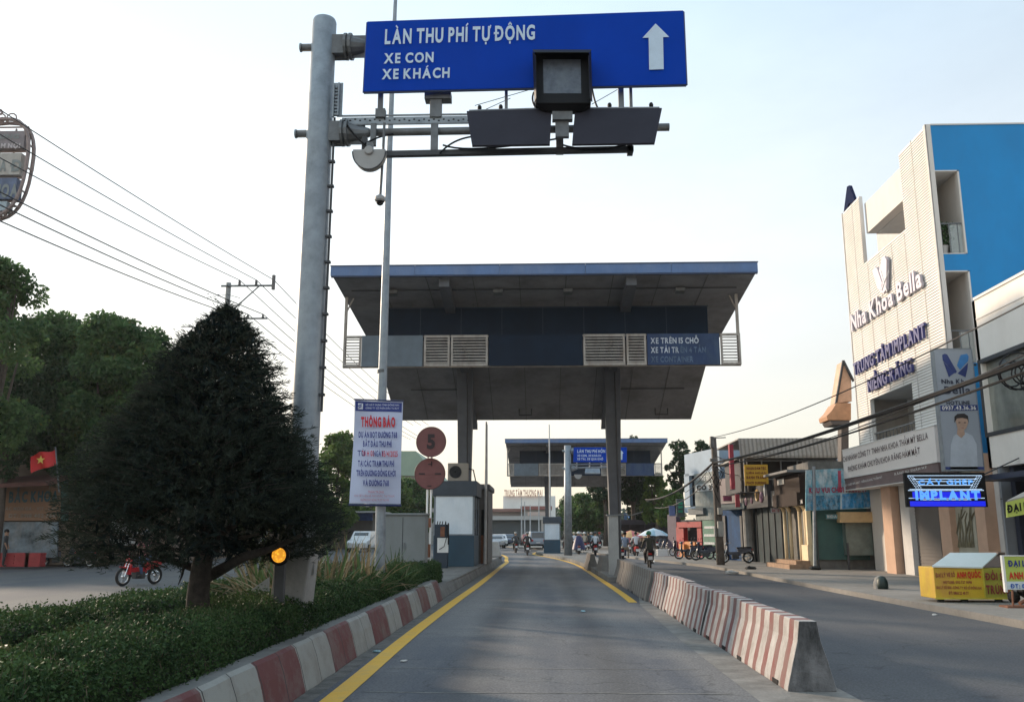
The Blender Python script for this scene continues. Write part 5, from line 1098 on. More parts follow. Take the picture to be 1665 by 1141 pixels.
# vertical light box
def lightbox():
    Y = 27.2; g = Fr((0, Y), (30, Y)); c = [P(1522.5, 568, Y), P(1585, 567, Y), P(1594, 764, Y), P(1533, 765, Y)]
    x0 = (c[0].x+c[3].x)/2; x1 = (c[1].x+c[2].x)/2; z1 = c[0].z; z0 = c[2].z; t = thing('vertical_sign', 'tall narrow projecting sign with a blue tooth logo and a man in a white coat', 'sign', ((x0+x1)/2, Y+.1, z0))
    MB().box(x0, x1, Y, Y+.22, z0, z1).build('sign_box', M('lightbox_grey', (.30, .33, .38), .5, .06, .8), t, bevel=.01)
    e = MB(); e.box(x0-.02, x0, Y-.01, Y+.23, z0-.02, z1+.02); e.box(x1, x1+.02, Y-.01, Y+.23, z0-.02, z1+.02); e.box(x0, x1, Y-.01, Y+.23, z1, z1+.03); e.box(x0, x1, Y-.01, Y+.23, z0-.03, z0); e.build('sign_rim', galv, t)
    e = MB(); e.box(x1+.02, XF, Y+.08, Y+.14, z0+.4, z0+.46); e.box(x1+.02, XF, Y+.08, Y+.14, z1-.5, z1-.44); e.build('wall_bracket', steeld, t)
    nv = M('logo_navy', (.02, .04, .17), .5); lb = M('logo_blue', (.04, .2, .48), .5)
    q = lambda pts, d=.01: [P(x, y, Y-d) for x, y in pts]
    def pl(pts, mt, name, d=.006, th=.004): return MB().prism(q(pts, d+th), (0, th, 0)).build(name, mt, t)
    pl([(1532, 577), (1536, 575), (1540, 576), (1556, 604), (1553, 607), (1533, 586)], nv, 'logo_mark'); pl([(1534, 588), (1552, 606), (1543, 613)], nv, 'logo_mark')
    pl([(1562, 577), (1572, 575), (1575, 579), (1574, 587), (1561, 601), (1556, 594)], lb, 'logo_mark'); pl([(1574, 590), (1573, 600), (1570, 613), (1557, 607)], nv, 'logo_mark')
    nl = M('sign_letter_dark', (.02, .025, .05), .6); T = lambda s, xa, xb, yb, cap, mt, bold=.03, d=.012: text('sign_lettering', s, P(xa, yb, Y-d), (1, 0, 0), (0, 0, 1), P(xb, yb, Y).x-P(xa, yb, Y).x, (P(xa, yb-cap, Y).z-P(xa, yb, Y).z), mt, t, bold=bold, thick=.003)
    T('Nha Khoa', 1531, 1581, 623.5, 7, nl, .05); T('Bella', 1536, 1579, 640, 12, nl, .03); T('HOTLINE', 1539, 1577, 657.5, 5.5, nl, .06)
    pl([(1529, 659), (1589.5, 658), (1590, 667), (1529.5, 668)], nv, 'number_band'); T('0937.43.36.36', 1532, 1587, 666, 6, M('lettering_white', (0, 0, 0)), .04, .018)
    # flat printed portrait: plain generic figure
    pl([(1545, 765), (1546, 722), (1551, 708), (1561, 703), (1571, 703), (1581, 708), (1588, 722), (1590, 765)], M('print_coat', (.42, .46, .52), .6, .1, 3), 'printed_coat')
    pl([(1556, 706), (1557, 696), (1567, 696), (1569, 706), (1563, 712)], M('print_skin', (.42, .28, .21), .6), 'printed_neck', .011)
    pl([(1554, 684), (1554, 678), (1574, 678), (1574, 688), (1571, 696), (1564, 702), (1557, 696)], M('print_skin', (0, 0, 0)), 'printed_face', .015)
    pl([(1552, 687), (1552, 677), (1557, 672.5), (1568, 672), (1574, 676), (1575, 687), (1573, 681), (1565, 679), (1556, 680)], M('print_hair', (.03, .025, .025), .7), 'printed_hair', .02)
    for xx in (1560, 1569): pl([(xx-1.6, 686), (xx+1.6, 686), (xx+1.6, 687.4), (xx-1.6, 687.4)], M('print_hair', (0, 0, 0)), 'printed_eye', .02)
    pl([(1562, 695), (1568, 695), (1566, 696.4)], M('print_lip', (.3, .12, .1), .6), 'printed_mouth', .02)
    b = MB(); b.box(x0, x1, Y-.01, Y, z0+.02, z0+.1); b.build('lower_band', nv, t)
lightbox()
# LED running text sign
def led():
    Y = 25.4; c = [P(1470, 768, Y), P(1601, 769, Y), P(1602, 826, Y), P(1474, 824, Y)]; x0 = c[0].x; x1 = c[1].x; z1 = c[0].z; z0 = c[3].z
    t = thing('led_sign', 'lit blue LED sign reading implant, projecting over the pavement below the clinic board', 'led sign', ((x0+x1)/2, Y+.1, z0))
    MB().box(x0, x1, Y, Y+.12, z0, z1).build('sign_case', black, t, bevel=.008)
    def em(n, c, s): 
        m_ = bpy.data.materials.new(n); m_.use_nodes = True; b = m_.node_tree.nodes['Principled BSDF']; b.inputs['Base Color'].default_value = (0, 0, 0, 1); b.inputs['Emission Color'].default_value = (*c, 1); b.inputs['Emission Strength'].default_value = s; return m_
    bl = em('led_blue', (.01, .02, .75), 1.0); wh = em('led_white', (.55, .75, 1), 1.0); cy = em('led_cyan', (.12, .4, 1), 1.)
    q = lambda u, v: Vector((x0+(x1-x0)*u, Y-.004, z0+(z1-z0)*v))
    def bar(mb, u0, u1, v0, v1): a = q(u0, v0); b = q(u1, v1); mb.box(a.x, b.x, Y-.012, Y-.002, a.z, b.z)
    m_ = MB(); bar(m_, .04, .97, .02, .17); bar(m_, .08, .92, .25, .44); m_.build('led_band', bl, t)
    m_ = MB()
    for v, u in ((.9, .04), (.8, .1), (.73, .14), (.62, .16), (.5, .05), (.47, .03), (.245, .03), (.2, .2)):
        n = 60; a = u; w = (1-2*u)/n
        for i in range(n): bar(m_, a+i*w, a+i*w+w*.72, v, v+.022)
    for sgn in (0, 1):
        for k in range(9):
            for e in (0, .03, .06):
                u = .045+e+k*.012; v = .88-k*.045; uu = 1-u if sgn else u; bar(m_, uu-.007, uu+.007, v-.012, v+.008)
    m_.build('led_dots', wh, t)
    text('led_lettering', 'IMPLANT', q(.11, .22)+Vector((0, -.012, 0)), (1, 0, 0), (0, 0, 1), (x1-x0)*.8, (z1-z0)*.24, cy, t, bold=.09, gap=.2)
    text('led_lettering', 'CẤY GHÉP', q(.16, .655)+Vector((0, -.012, 0)), (1, 0, 0), (0, 0, 1), (x1-x0)*.68, (z1-z0)*.12, cy, t, bold=.06, gap=.2)
    b = MB(); b.tube([(x1-.1, Y+.06, z1-.1), (XF, Y+.06, z1-.1)], .03, 6); b.tube([(x1-.1, Y+.06, z1-.1), (XF, Y+.06, z1+.4)], .02, 6); b.build('wall_bracket', steeld, t)
led()
# ================================================================ near right building
def near_building():
    F = Fr((XF, 27.0), (XF, 8)); t = thing('corner_shop_building', 'low white building with a dark framed reflecting window at the right edge', 'building', (18, 18, .12))
    h = lambda x, y: F.hit(x, y)
    sw0 = h(1597, 650)[0]; zw1 = h(1591, 586)[1]; zw0 = h(1603, 711)[1]; zb = h(1602, 762)[1]; zt = 8.62; sw1 = 7.5
    m_ = MB()
    for a, b, c, d in ((0, sw0, zb, zt), (sw0, sw1, zw1, zt), (sw0, sw1, zb, zw0), (sw1, 19, zb, zt)): F.box(m_, a, b, c, d, -.25, 0)
    m_.box(XF+.25, 26, 26.75, 27.0, .1, zt); m_.box(XF+.25, 26, 8, 26.7, zt-.3, zt-.05); m_.build('wall', M('wall_cream', (.82, .77, .71), .75, .05, 1, dirt=(.66, .6, .54), damt=.5, dscale=.6), t)
    m_ = MB(); F.box(m_, 0, 19, zt, zt+.08, -.3, .04); F.box(m_, .0, 19, zt-.62, zt-.58, .002, .02); m_.build('coping', cream, t)
    w = MB(); F.box(w, sw0, sw1, zw0, zw1, -.2, -.15); o = w.build('window', M('window_reflective', (.22, .23, .2), .12, .3, .8, spec=.9, dirt=(.10, .11, .1), damt=.8, dscale=.6), t)
    w = MB(); e = .12
    for a, b, c, d in ((sw0, sw1, zw1-e, zw1), (sw0, sw1, zw0, zw0+e), (sw0, sw0+e, zw0+e, zw1-e), (sw0+3.1, sw0+3.16, zw0+e, zw1-e)): F.box(w, a, b, c, d, -.15, .03)
    w.build('window_frame', steeld, o)
    # ground floor: grey pier, dark doorway, louvre
    sp = h(1606, 830)[0]; sq = h(1634, 830)[0]
    m_ = MB(); F.box(m_, .35, sq, .12, zb, -.25, .03); m_.build('pier', M('pier_grey', (.22, .235, .26), .7, .08, .8), t); m_ = MB(); F.box(m_, .35, sq, 2.55, 2.58, .03, .04); m_.build('pier_joint', steeld, t)
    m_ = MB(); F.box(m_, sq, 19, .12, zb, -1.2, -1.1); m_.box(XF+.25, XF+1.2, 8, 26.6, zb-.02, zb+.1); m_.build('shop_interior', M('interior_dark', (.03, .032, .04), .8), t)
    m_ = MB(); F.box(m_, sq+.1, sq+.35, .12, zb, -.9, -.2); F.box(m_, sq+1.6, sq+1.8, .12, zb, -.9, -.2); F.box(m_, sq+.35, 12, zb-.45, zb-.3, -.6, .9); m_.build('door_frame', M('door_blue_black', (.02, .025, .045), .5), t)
near_building()
# ================================================================ shops beyond the clinic
def bld(name, label, cat='shop'): return name, label, cat
sheetm = banded('corrugated_sheet', (.34, .32, .29), (.22, .205, .185), 0, .2, .6, 0, rough=.75, dirt=(.17, .14, .11), damt=.6)
def corrug(mb, F, a0, a1, z0, z1, d0, d1, pitch=.25):
    k = int((a1-a0)/pitch*2); vs = []
    for i in range(k+1):
        a = a0+(a1-a0)*i/k; o = .03*(i % 2); vs += [F.pt(a, z0, d0+o), F.pt(a, z1, d1+o)]
    mb.add(vs, [(2*i, 2*i+1, 2*i+3, 2*i+2) for i in range(k)])
FT = Fr((11.4, 38.6), (13.5, 38.5)); FP = Fr((11.3, 42.2), (11.4, 38.6)); FB = Fr((11.1, 49), (11.3, 42.25)); FC = Fr((10.15, 54), (11.1, 49.05)); FG = Fr((8.7, 60), (10.15, 54.05))
def teal_shop():
    t = thing('teal_shop', 'teal metal-fronted shop under a sky blue banner beside the clinic', 'shop', (13, 39.5, .12)); F = FT
    m_ = MB(); F.box(m_, -.0, 2.3, .5, 3.4, -.1, 0); m_.build('teal_shutter', M('teal_metal', (.035, .105, .095), .55, .2, 1.2, dirt=(.02, .06, .06), damt=.5), t)
    m_ = MB(); F.box(m_, .2, 2.2, .12, .9, -.4, -.3); m_.build('dark_gap', black, t); m_ = MB(); m_.box(11.45, 20, 38.7, 42, .12, 4.6); m_.build('wall', concd, t)
    m_ = MB(); F.box(m_, 1.25, 2.3, .7, 2.35, .0, .5); m_.build('glass_counter', M('counter_green', (.14, .17, .15), .4, .3, 2), t)
    m_ = MB(); F.box(m_, 0.15, .2, .12, 3.4, .02, .1); F.box(m_, 1.2, 1.28, .12, 1.2, .6, .66); m_.build('door_post', steeld, t)
    m_ = MB(); a, z1 = F.hit(1366, 832, .9); b, _ = F.hit(1425, 832, .9); z0 = F.hit(1366, 849, .9)[1]; F.box(m_, a, b+.3, z0, z1, .3, .9); m_.build('tan_awning', M('awning_wood', (.5, .34, .17), .7, .2, 2), t)  # awning in one plain tan wood colour
teal_shop()
def sky_banner():
    F = Fr((8, 37.9), (15, 37.8)); t = thing('shop_banner', 'sky blue and pale banner with red lettering hung across the teal shop', 'banner', (12.8, 37.9, 3))
    def q(x, y): a, z = F.hit(x, y); return F.pt(a, z)
    pb = M('banner_sky', (.14, .36, .46), .6, .5, 3.5, dirt=(.6, .62, .62), damt=1, dscale=4); MB().prism([q(1310, 764), q(1372, 761), q(1420, 794), q(1415, 826), q(1310, 830)], (0, .05, 0)).build('banner_sheet', pb, t)
    MB().prism([q(1312, 806)+Vector((0, -.02, 0)), q(1366, 804)+Vector((0, -.02, 0)), q(1366, 828)+Vector((0, -.02, 0)), q(1312, 829)+Vector((0, -.02, 0))], (0, .01, 0)).build('banner_picture', M('banner_teal', (.02, .15, .26), .6, .8, 6, dirt=(.4, .5, .55), damt=.8, dscale=5), t)
    MB().prism([q(1369, 803)+Vector((0, -.02, 0)), q(1415, 799)+Vector((0, -.02, 0)), q(1415, 824)+Vector((0, -.02, 0)), q(1369, 827)+Vector((0, -.02, 0))], (0, .01, 0)).build('banner_picture', M('banner_cyan', (.01, .20, .45), .6, .6, 6, dirt=(.35, .5, .6), damt=.7, dscale=5), t)
    m_ = MB(); m_.prism([q(1362, 765)+Vector((0, -.02, 0)), q(1367, 765)+Vector((0, -.02, 0)), q(1368, 800)+Vector((0, -.02, 0)), q(1363, 800)+Vector((0, -.02, 0))], (0, .01, 0)); m_.build('banner_stripe', M('banner_red', (.4, .06, .1), .6), t)
    ptext('banner_lettering', 'KHU VUI CHƠI PRESENT', F, 1316, 801, 1410, 799, 8, M('letter_crimson', (.32, .02, .07), .6), t, d=.04, bold=.06)
    MB().tube([q(1323, 758), q(1324, 832), q(1325, 925)], .07, 8).build('support_post', galv, t)
sky_banner()
def pillar_shop():
    t = thing('pillared_shop', 'small brown-signed shop with lit cream pillars and tiled steps', 'shop', (12, 40.4, .12)); F = FP
    yel_ = M('cream_yellow', (.78, .64, .42), .7, .1); 
    m_ = MB(); m_.box(11.75, 18, 38.75, 42.2, .12, 4.2); m_.build('wall', M('shop_wall_brown', (.075, .06, .045), .8, .25), t)
    for i, a in enumerate((.15, .95, 2.35, 3.1)):
        c = F.pt(a, .12, .1); p = MB(); p.tube([c, c+Vector((0, 0, 2.45))], .075, 10); p.tube([c+Vector((0, 0, 2.45)), c+Vector((-.1, -.05, 2.62)), c+Vector((-.25, -.1, 2.68))], .09, 8); p.build('pillar', yel_, t, smooth=True)
    m_ = MB(); F.box(m_, 2.7, 3.5, .12, 1.1, -.1, .2); F.box(m_, 3.35, 3.55, 1.1, 2.6, -.1, .18); m_.build('counter_wall', yel_, t)
    m_ = MB(); F.box(m_, 0, 3.6, 2.75, 3.3, .0, .55); F.box(m_, -.2, 3.6, 3.3, 4.1, -.1, .4); m_.build('sign_board', M('sign_brown', (.03, .018, .014), .7, spec=.2), t)
    fr2 = Fr((F.A+F.n*.57).xy, (F.A+F.n*.57+F.u*3.6).xy)
    f3 = Fr((F.A+F.n*.42).xy, (F.A+F.n*.42+F.u*3.6).xy)
    ptext('sign_lettering', 'QUÁN ĂN NGON', f3, 1279, 823, 1305, 818, 6, M('lettering_white', (0, 0, 0)), t, bold=.06, thick=.01)
    m_ = MB()
    q = F.pt(.6, 3.75, .42); m_.hexa([f3.pt(.5, 3.75, 0), f3.pt(1.5, 3.75, 0), f3.pt(1.5, 3.75, .02), f3.pt(.5, 3.75, .02), f3.pt(.5, 4.0, 0), f3.pt(1.5, 4.0, 0), f3.pt(1.5, 4.0, .02), f3.pt(.5, 4.0, .02)]); m_.build('sign_plate', white, t)
    m_ = MB(); F.box(m_, .3, 3.8, .12, .3, .15, 1.1); F.box(m_, .5, 3.6, .3, .46, .15, .75); m_.build('tiled_steps', M('step_tile', (.3, .19, .12), .7, .3, 5), t)
    m_ = MB(); F.box(m_, -.1, 3.6, 4.15, 4.25, -.1, .9); m_.build('tin_canopy', galvd, t)
pillar_shop()
def neon_shop():
    t = thing('dark_shop', 'dark-fronted shop under a big corrugated roof, with a black sign of purple and gold shapes', 'shop', (13, 45.6, .12)); F = FB
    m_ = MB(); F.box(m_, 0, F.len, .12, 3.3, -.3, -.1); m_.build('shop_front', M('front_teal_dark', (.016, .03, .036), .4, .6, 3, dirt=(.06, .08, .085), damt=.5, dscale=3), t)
    m_ = MB(); m_.box(11.55, 19, 42.3, 49, .12, 3.4); m_.build('wall', concd, t)
    m_ = MB(); q = .3
    while q < F.len: F.box(m_, q, q+.07, .12, 3.2, -.1, -.05); q += 1.1
    m_.build('front_mullions', M('mullion', (.02, .026, .03), .5), t)
    c = F.pt(F.hit(1224, 870)[0], .12, .2); MB().tube([c, c+Vector((0, 0, 3.3))], .28, 12).build('front_column', concrete, t)
    s = MB(); F.pbox(s, 1200, 791, 1248, 826, .25, .45); s.build('sign_board', M('sign_black', (.025, .025, .03), .5), t)
    s = MB(); F.pbox(s, 1250, 797, 1270, 822, .2, .3); s.build('side_panel', M('panel_pattern', (.08, .08, .08), .6, .9, 12, dirt=(.35, .35, .35), damt=.9, dscale=7), t)
    sh = MB(); Fq = Fr((F.A+F.n*.47).xy, (F.A+F.n*.47+F.u*2).xy)
    def P4(x, y): a, z = Fq.hit(x, y); return Fq.pt(a, z)
    for (x, y, r) in ((1210, 797, .2), (1231, 805, .25)): sh.torus(P4(x, y), r, .06, 'X', 14, 5)
    sh.build('sign_shape', M('sign_gold', (.45, .3, .12), .5), t); sh = MB(); sh.ball(P4(1213, 815), .22, 8, 6, (.3, 1, 1)); sh.ball(P4(1238, 808), .3, 8, 6, (.3, 1, .9)); sh.ball(P4(1222, 813), .18, 8, 6, (.3, 1, 1)); sh.build('sign_shape', M('sign_purple', (.2, .1, .16), .5, .4, 5), t)
    sh = MB(); sh.ball(P4(1204, 808), .1, 8, 6, (.4, 1, 3)); sh.ball(P4(1243, 797), .1, 8, 6, (.4, 1, 3)); sh.build('sign_lamp', white, t)
    # upper floor, dark, with railings, under a long corrugated fascia turned to the road
    Fw = Fr((8, 44.6), (16, 44.6))
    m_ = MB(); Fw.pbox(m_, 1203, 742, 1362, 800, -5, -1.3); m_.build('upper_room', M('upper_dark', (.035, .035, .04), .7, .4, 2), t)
    m_ = MB()
    for px in (1204, 1215, 1239, 1270, 1297, 1306, 1322, 1345): Fw.pbox(m_, px, 746, px+1.8, 800, -.3, -.22)
    for y in (748, 778, 799): Fw.pbox(m_, 1203, y, 1362, y+1.6, -.31, -.21)
    m_.build('upper_posts', galvd, t)
    m_ = MB(); Fw.pbox(m_, 1256, 772, 1276, 788, -1.3, -1.2); each(m_, 'upper_window', M('upper_window', (.1, .115, .125), .4), t)
    m_ = MB(); Fw.pbox(m_, 1284, 779, 1296, 789, -1.3, -1.0); m_.build('aircon_box', M('aircon_cream', (.3, .27, .23), .6, .1), t)
    a, z1 = Fw.hit(1201, 712); b, _ = Fw.hit(1366, 712); z0 = Fw.hit(1280, 741)[1]
    m_ = MB(); corrug(m_, Fw, a, b, z0, z1, .1, -.1, .3); m_.build('roof_fascia', sheetm, t, rec=False)
    m_ = MB(); Fw.box(m_, a, b, z1-.06, z1, -6, -.14); Fw.box(m_, a, b, z0-.1, z0, -6, .1); m_.build('roof_sheet', sheetm, t)
neon_shop()
def yellow_sign():
    F = Fr((8, 44), (13, 44)); t = thing('yellow_sign', 'small square yellow sign with dark red lettering above the dark shop', 'sign', F.pt(F.hit(1230, 790)[0], F.hit(1230, 790)[1])); m_ = MB(); F.pbox(m_, 1211, 755, 1249, 789, 0, .1); m_.build('sign_panel', M('sign_yellow', (.55, .32, .02), .5, .1), t)
    lm = M('sign_dark_red', (.16, .03, .01), .6)
    for s, y, c in (('NHẬN ĐÁM TIỆC', 763, 4), ('LIÊN HOAN', 770, 3), ('BÁNH TRÁNG', 778, 4.2), ('PHƠI SƯƠNG', 786.5, 3.6)): ptext('sign_lettering', s, F, 1214, y, 1246, y, c, lm, t, d=.12, bold=.06)
    m_ = MB(); F.pbox(m_, 1210, 745, 1212, 800, -.1, 0); m_.build('sign_post', galvd, t)
yellow_sign()
def blue_shop():
    t = thing('blue_hoarding_shop', 'low building fronted by a plain blue hoarding with a pinkish wall above', 'shop', (12, 51.5, .12)); F = FC
    m_ = MB(); F.pbox(m_, 1176, 826, 1212, 905, 0, .1, z0=.12); m_.build('blue_hoarding', M('hoarding_blue', (.008, .055, .15), .7, .3, 1.5, dirt=(.01, .03, .06), damt=.7, spec=.2), t)
    m_ = MB(); m_.box(11.2, 18, 49.1, 54, .12, 5.2); m_.build('wall', M('wall_pinkish', (.22, .18, .175), .8, .12, 1), t); m_ = MB(); F.pbox(m_, 1170, 776, 1204, 818, -.3, .1); m_.build('upper_wall', M('wall_pinkish', (0, 0, 0)), t)
    m_ = MB(); F.pbox(m_, 1193, 777, 1205, 795, .1, .14); m_.build('upper_window', black, t); m_ = MB(); F.pbox(m_, 1168, 819, 1210, 828, .0, .8); m_.build('awning', M('awning_dark', (.03, .06, .07), .7), t)
    m_ = MB(); F.pbox(m_, 1176, 838, 1180, 905, .1, .2, z0=.12); F.pbox(m_, 1204, 838, 1207, 905, .1, .2, z0=.12); each(m_, 'hoarding_post', steeld, t)
blue_shop()
def blade_sign(px0, y0, px1, y1, F, d0, d1, label, mt, nm='blade_sign', extra=None):
    m_ = MB(); F.pbox(m_, px0, y0, px1, y1, d0, d1); t = thing(nm, label, 'sign', m_.v[0]); m_.build('sign_panel', mt, t, bevel=.01)
    m_ = MB(); F.pbox(m_, px0-.8, y0-1, px1+.8, y0, d0-.02, d1+.02); F.pbox(m_, px0-.8, y1, px1+.8, y1+1, d0-.02, d1+.02); m_.build('sign_rim', galvd, t)
    if extra: extra(t)
    return t
blade_sign(1187.5, 722, 1194, 795, Fr((9, 44.2), (14, 44.2)), 0, .3, 'tall thin red blade sign above the pinkish wall', M('blade_red', (.3, .025, .05), .6))
def grey_building():
    t = thing('pale_blue_building', 'two storey pale blue building with a white framed upper window beside the concrete pole', 'building', (12, 57, .12)); F = FG
    pb = M('wall_pale_blue', (.26, .34, .42), .7, .1, 1); m_ = MB(); F.pbox(m_, 1113, 733, 1170, 770, -.2, 0); F.pbox(m_, 1113, 770, 1121, 822, -.2, 0); F.pbox(m_, 1162, 770, 1170, 822, -.2, 0); F.pbox(m_, 1113, 822, 1170, 832, -.2, 0); m_.build('front_wall', pb, t)
    m_ = MB(); m_.box(10.6, 18, 54.2, 60, .12, 6.6); m_.build('wall', pb, t); m_ = MB(); F.pbox(m_, 1121.5, 770, 1162, 822, -.6, -.3); m_.build('recess_window', glass, t)
    m_ = MB(); F.pbox(m_, 1130, 768, 1161, 845, .0, .15); m_.build('shop_sign', M('sign_greygreen', (.12, .15, .15), .6, .4, 3), t)
    m_ = MB(); F.pbox(m_, 1131, 786, 1160, 798, .15, .2); m_.build('sign_band', M('sign_pale', (.4, .42, .42), .6, .3, 5), t)
    Fq = Fr((F.A+F.n*.22).xy, (F.A+F.n*.22+F.u*4).xy); ptext('sign_lettering', 'HỒNG ĐỨC', Fq, 1133, 781, 1159, 780, 7, M('sign_pale', (0, 0, 0)), t, bold=.05); ptext('sign_lettering', 'CO 3', Fq, 1133, 796, 1157, 795.5, 7, black, t, bold=.08)
    m_ = MB(); F.pbox(m_, 1143, 845, 1168, 902, .0, .1, z0=.12); m_.build('green_front', M('front_green', (.03, .13, .09), .6, .3, 3), t); m_ = MB()
    for y in (855, 868, 881): F.pbox(m_, 1145, y, 1162, y+4, .1, .13)
    m_.build('front_shelf', M('sign_pale', (0, 0, 0)), t)
    m_ = MB(); F.pbox(m_, 1119, 826, 1143, 836, .0, .35); m_.build('entry_canopy', M('canopy_grey', (.07, .09, .1), .6, .2), t)
grey_building()
def red_shop():
    F = Fr((6.9, 66), (8.9, 60)); t = thing('red_shop', 'small open shop framed in bright red boards with goods in front', 'shop', (8.5, 63, .12)); rd = M('shop_red', (.30, .015, .02), .6, .25, 2)
    m_ = MB(); F.pbox(m_, 1100, 848, 1140, 857, 0, .4); F.pbox(m_, 1100, 857, 1112, 905, 0, .3, z0=.12); F.pbox(m_, 1134, 857, 1141, 905, 0, .3, z0=.12); m_.build('red_frame', rd, t)
    m_ = MB(); F.pbox(m_, 1086, 845, 1141, 905, -1, -.3, z0=.12); m_.build('shop_interior', M('interior_dark', (0, 0, 0)), t); m_ = MB(); F.pbox(m_, 1113, 880, 1130, 893, -.2, .5); F.pbox(m_, 1104, 884, 1112, 902, .3, .7, z0=.12); m_.build('goods_shelf', M('goods_orange', (.5, .18, .04), .6, .4, 6), t)
    m_ = MB(); F.pbox(m_, 1086, 836, 1100, 902, -.4, -.1, z0=.12); m_.build('side_wall', M('wall_plum', (.07, .05, .08), .7), t)
red_shop()
def tl_extra(t):
    F = Fr((8, 59.6), (12, 59.6)); m_ = MB()
    for y in (818, 824, 831): F.pbox(m_, 1103, y-2, 1110, y+2, .1, .13)
    m_.build('sign_symbol', M('sign_green', (.02, .25, .14), .6, emit=0), t)
blade_sign(1100, 812, 1113, 839, Fr((8, 59.8), (12, 59.8)), 0, .15, 'small upright green and black sign hung in front of the red shop', M('sign_frame_grey', (.06, .08, .08), .6), extra=tl_extra)
def pagoda_house():
    t = thing('pagoda_roof_house', 'narrow house with an orange tiled gable and curved cornice left of the clinic', 'house', (14.4, 41, .12)); Y = 40.2
    og = M('roof_orange', (.5, .27, .15), .7, .2, 3); q = lambda x, y, d=0: P(x, y, Y+d)
    m_ = MB(); m_.prism([q(1346, 683), q(1384, 683), q(1384, 655), q(1360, 655), q(1352, 668), q(1344, 676)], (0, 1.2, 0)); m_.build('cornice', og, t, bevel=.02); m_ = MB(); m_.prism([q(1360, 655, .2), q(1385, 652, .2), q(1384, 616, .2), q(1371, 587, .2)], (0, .9, 0)); m_.build('gable', M('gable_pink', (.6, .38, .26), .7), t)
    m_ = MB(); m_.tube([q(1359, 657, .1), q(1371, 586, .1)], .06, 6); m_.tube([q(1371, 586, .1), q(1388, 620, .1)], .06, 6); m_.build('gable_trim', steeld, t)
    m_ = MB(); m_.prism([q(1368, 683, .1), q(1380, 683, .1), q(1380, 760, .1), q(1368, 760, .1)], (0, .5, 0)); m_.prism([q(1350, 684, -.1), q(1382, 684, -.1), q(1380, 690, -.1), q(1354, 690, -.1)], (0, 1.2, 0)); m_.build('column', M('column_dark', (.1, .085, .08), .7), t)
    m_ = MB(); m_.box(13.6, 18, Y+.9, Y+4, .12, 4.6); m_.build('wall', M('wall_beige', (.3, .26, .2), .8), t)
pagoda_house()
# ================================================================ vending carts and pavement bits
def lottery_cart():
    Y = 20.3; z0 = .3; F = Fr((5, Y), (12, Y)); t = thing('ticket_cart', 'yellow box-shaped street cart with a white sloping lid and red lettering, on the pavement', 'cart', (9.2, Y+.4, .12))
    x0 = P(1519, 940, Y).x; x1 = P(1599, 940, Y).x; x2 = P(1641, 940, Y+.1).x; zt = P(1560, 922, Y).z; z0 = P(1560, 973, Y).z; zr = P(1560, 898, Y+.5).z
    yl = M('cart_yellow', (.55, .37, .025), .5, .15, 2, dirt=(.45, .2, .06), damt=.6, dscale=2.5); gy = M('cart_yellow_green', (.35, .33, .05), .5, .2, 2)
    m_ = MB(); m_.box(x0, x1, Y, Y+.8, z0, zt); m_.build('cart_body', yl, t, bevel=.01); m_ = MB(); m_.box(x1+.003, x2, Y+.02, Y+.8, z0, zt-.01); m_.build('cart_side_bay', gy, t, bevel=.01)
    m_ = MB(); xr0 = P(1545, 900, Y+.5).x; xr1 = P(1623, 898, Y+.5).x
    m_.hexa([(x0-.04, Y-.04, zt+.005), (x1-.02, Y-.04, zt-.02), (xr1, Y+.5, zr-.03), (xr0, Y+.5, zr-.03), (x0-.04, Y-.04, zt+.035), (x1-.02, Y-.04, zt+.01), (xr1, Y+.5, zr), (xr0, Y+.5, zr)]); m_.build('sloping_lid', M('lid_white', (.62, .68, .68), .35, .05, 1, dirt=(.5, .6, .55), damt=.4), t)
    m_ = MB(); m_.prism([(x1-.01, Y-.02, zt), (x2, Y+.1, zt), (xr1+.15, Y+.5, zr-.02), (xr1, Y+.5, zr-.03)], (0, .3, 0)); m_.box(xr1-.05, x2+.12, Y+.4, Y+.8, zr-.02, zr+.01); m_.build('side_gable', M('gable_brown', (.12, .085, .07), .6), t)
    for wx in (x0+.12, (x0+x1)/2+.1, x2-.3):
        w = MB(); w.lathe((wx, Y+.03, z0-.05), [(.075, 0), (.08, .01), (.08, .05), (.07, .055)], 14, 'Y'); w.build('wheel', rubber, t)
    fr = MB(); fr.box(x0-.02, x2, Y-.012, Y-.002, z0-.01, z0+.025); fr.box(x1-.015, x1+.015, Y-.014, Y-.002, z0, zt); fr.build('cart_frame', M('frame_yellow', (.5, .42, .05), .5), t)
    rd = M('letter_strong_red', (.5, .015, .01), .5); br = M('letter_maroon', (.22, .03, .03), .5); F2 = Fr((5, Y-.016), (12, Y-.016))
    ptext('cart_lettering', 'ĐẠI LÝ VÉ SỐ', F2, 1522, 938, 1553, 937, 6.5, br, t, bold=.05); ptext('cart_lettering', 'ANH QUỐC', F2, 1556, 939, 1595, 938, 9, rd, t, bold=.08)
    ptext('cart_lettering', 'HOTLINE: 0913 727 0098', F2, 1534, 948, 1580, 948, 4, br, t, bold=.05); ptext('cart_lettering', 'ĐẠI LÝ SỐ 1000 : CÔNG TY XỔ SỐ ĐỒNG NAI', F2, 1523, 956.5, 1596, 957.5, 4.2, br, t, bold=.05); ptext('cart_lettering', 'ĐT: 0868 22 48 77', F2, 1543, 965.5, 1575, 966, 4.5, br, t, bold=.06)
    ptext('cart_lettering', 'ĐỔI SỐ', F2, 1603, 942, 1640, 942, 10.5, br, t, bold=.07); ptext('cart_lettering', 'TRÚNG', F2, 1604, 964.5, 1642, 964.5, 13, br, t, bold=.07)
lottery_cart()
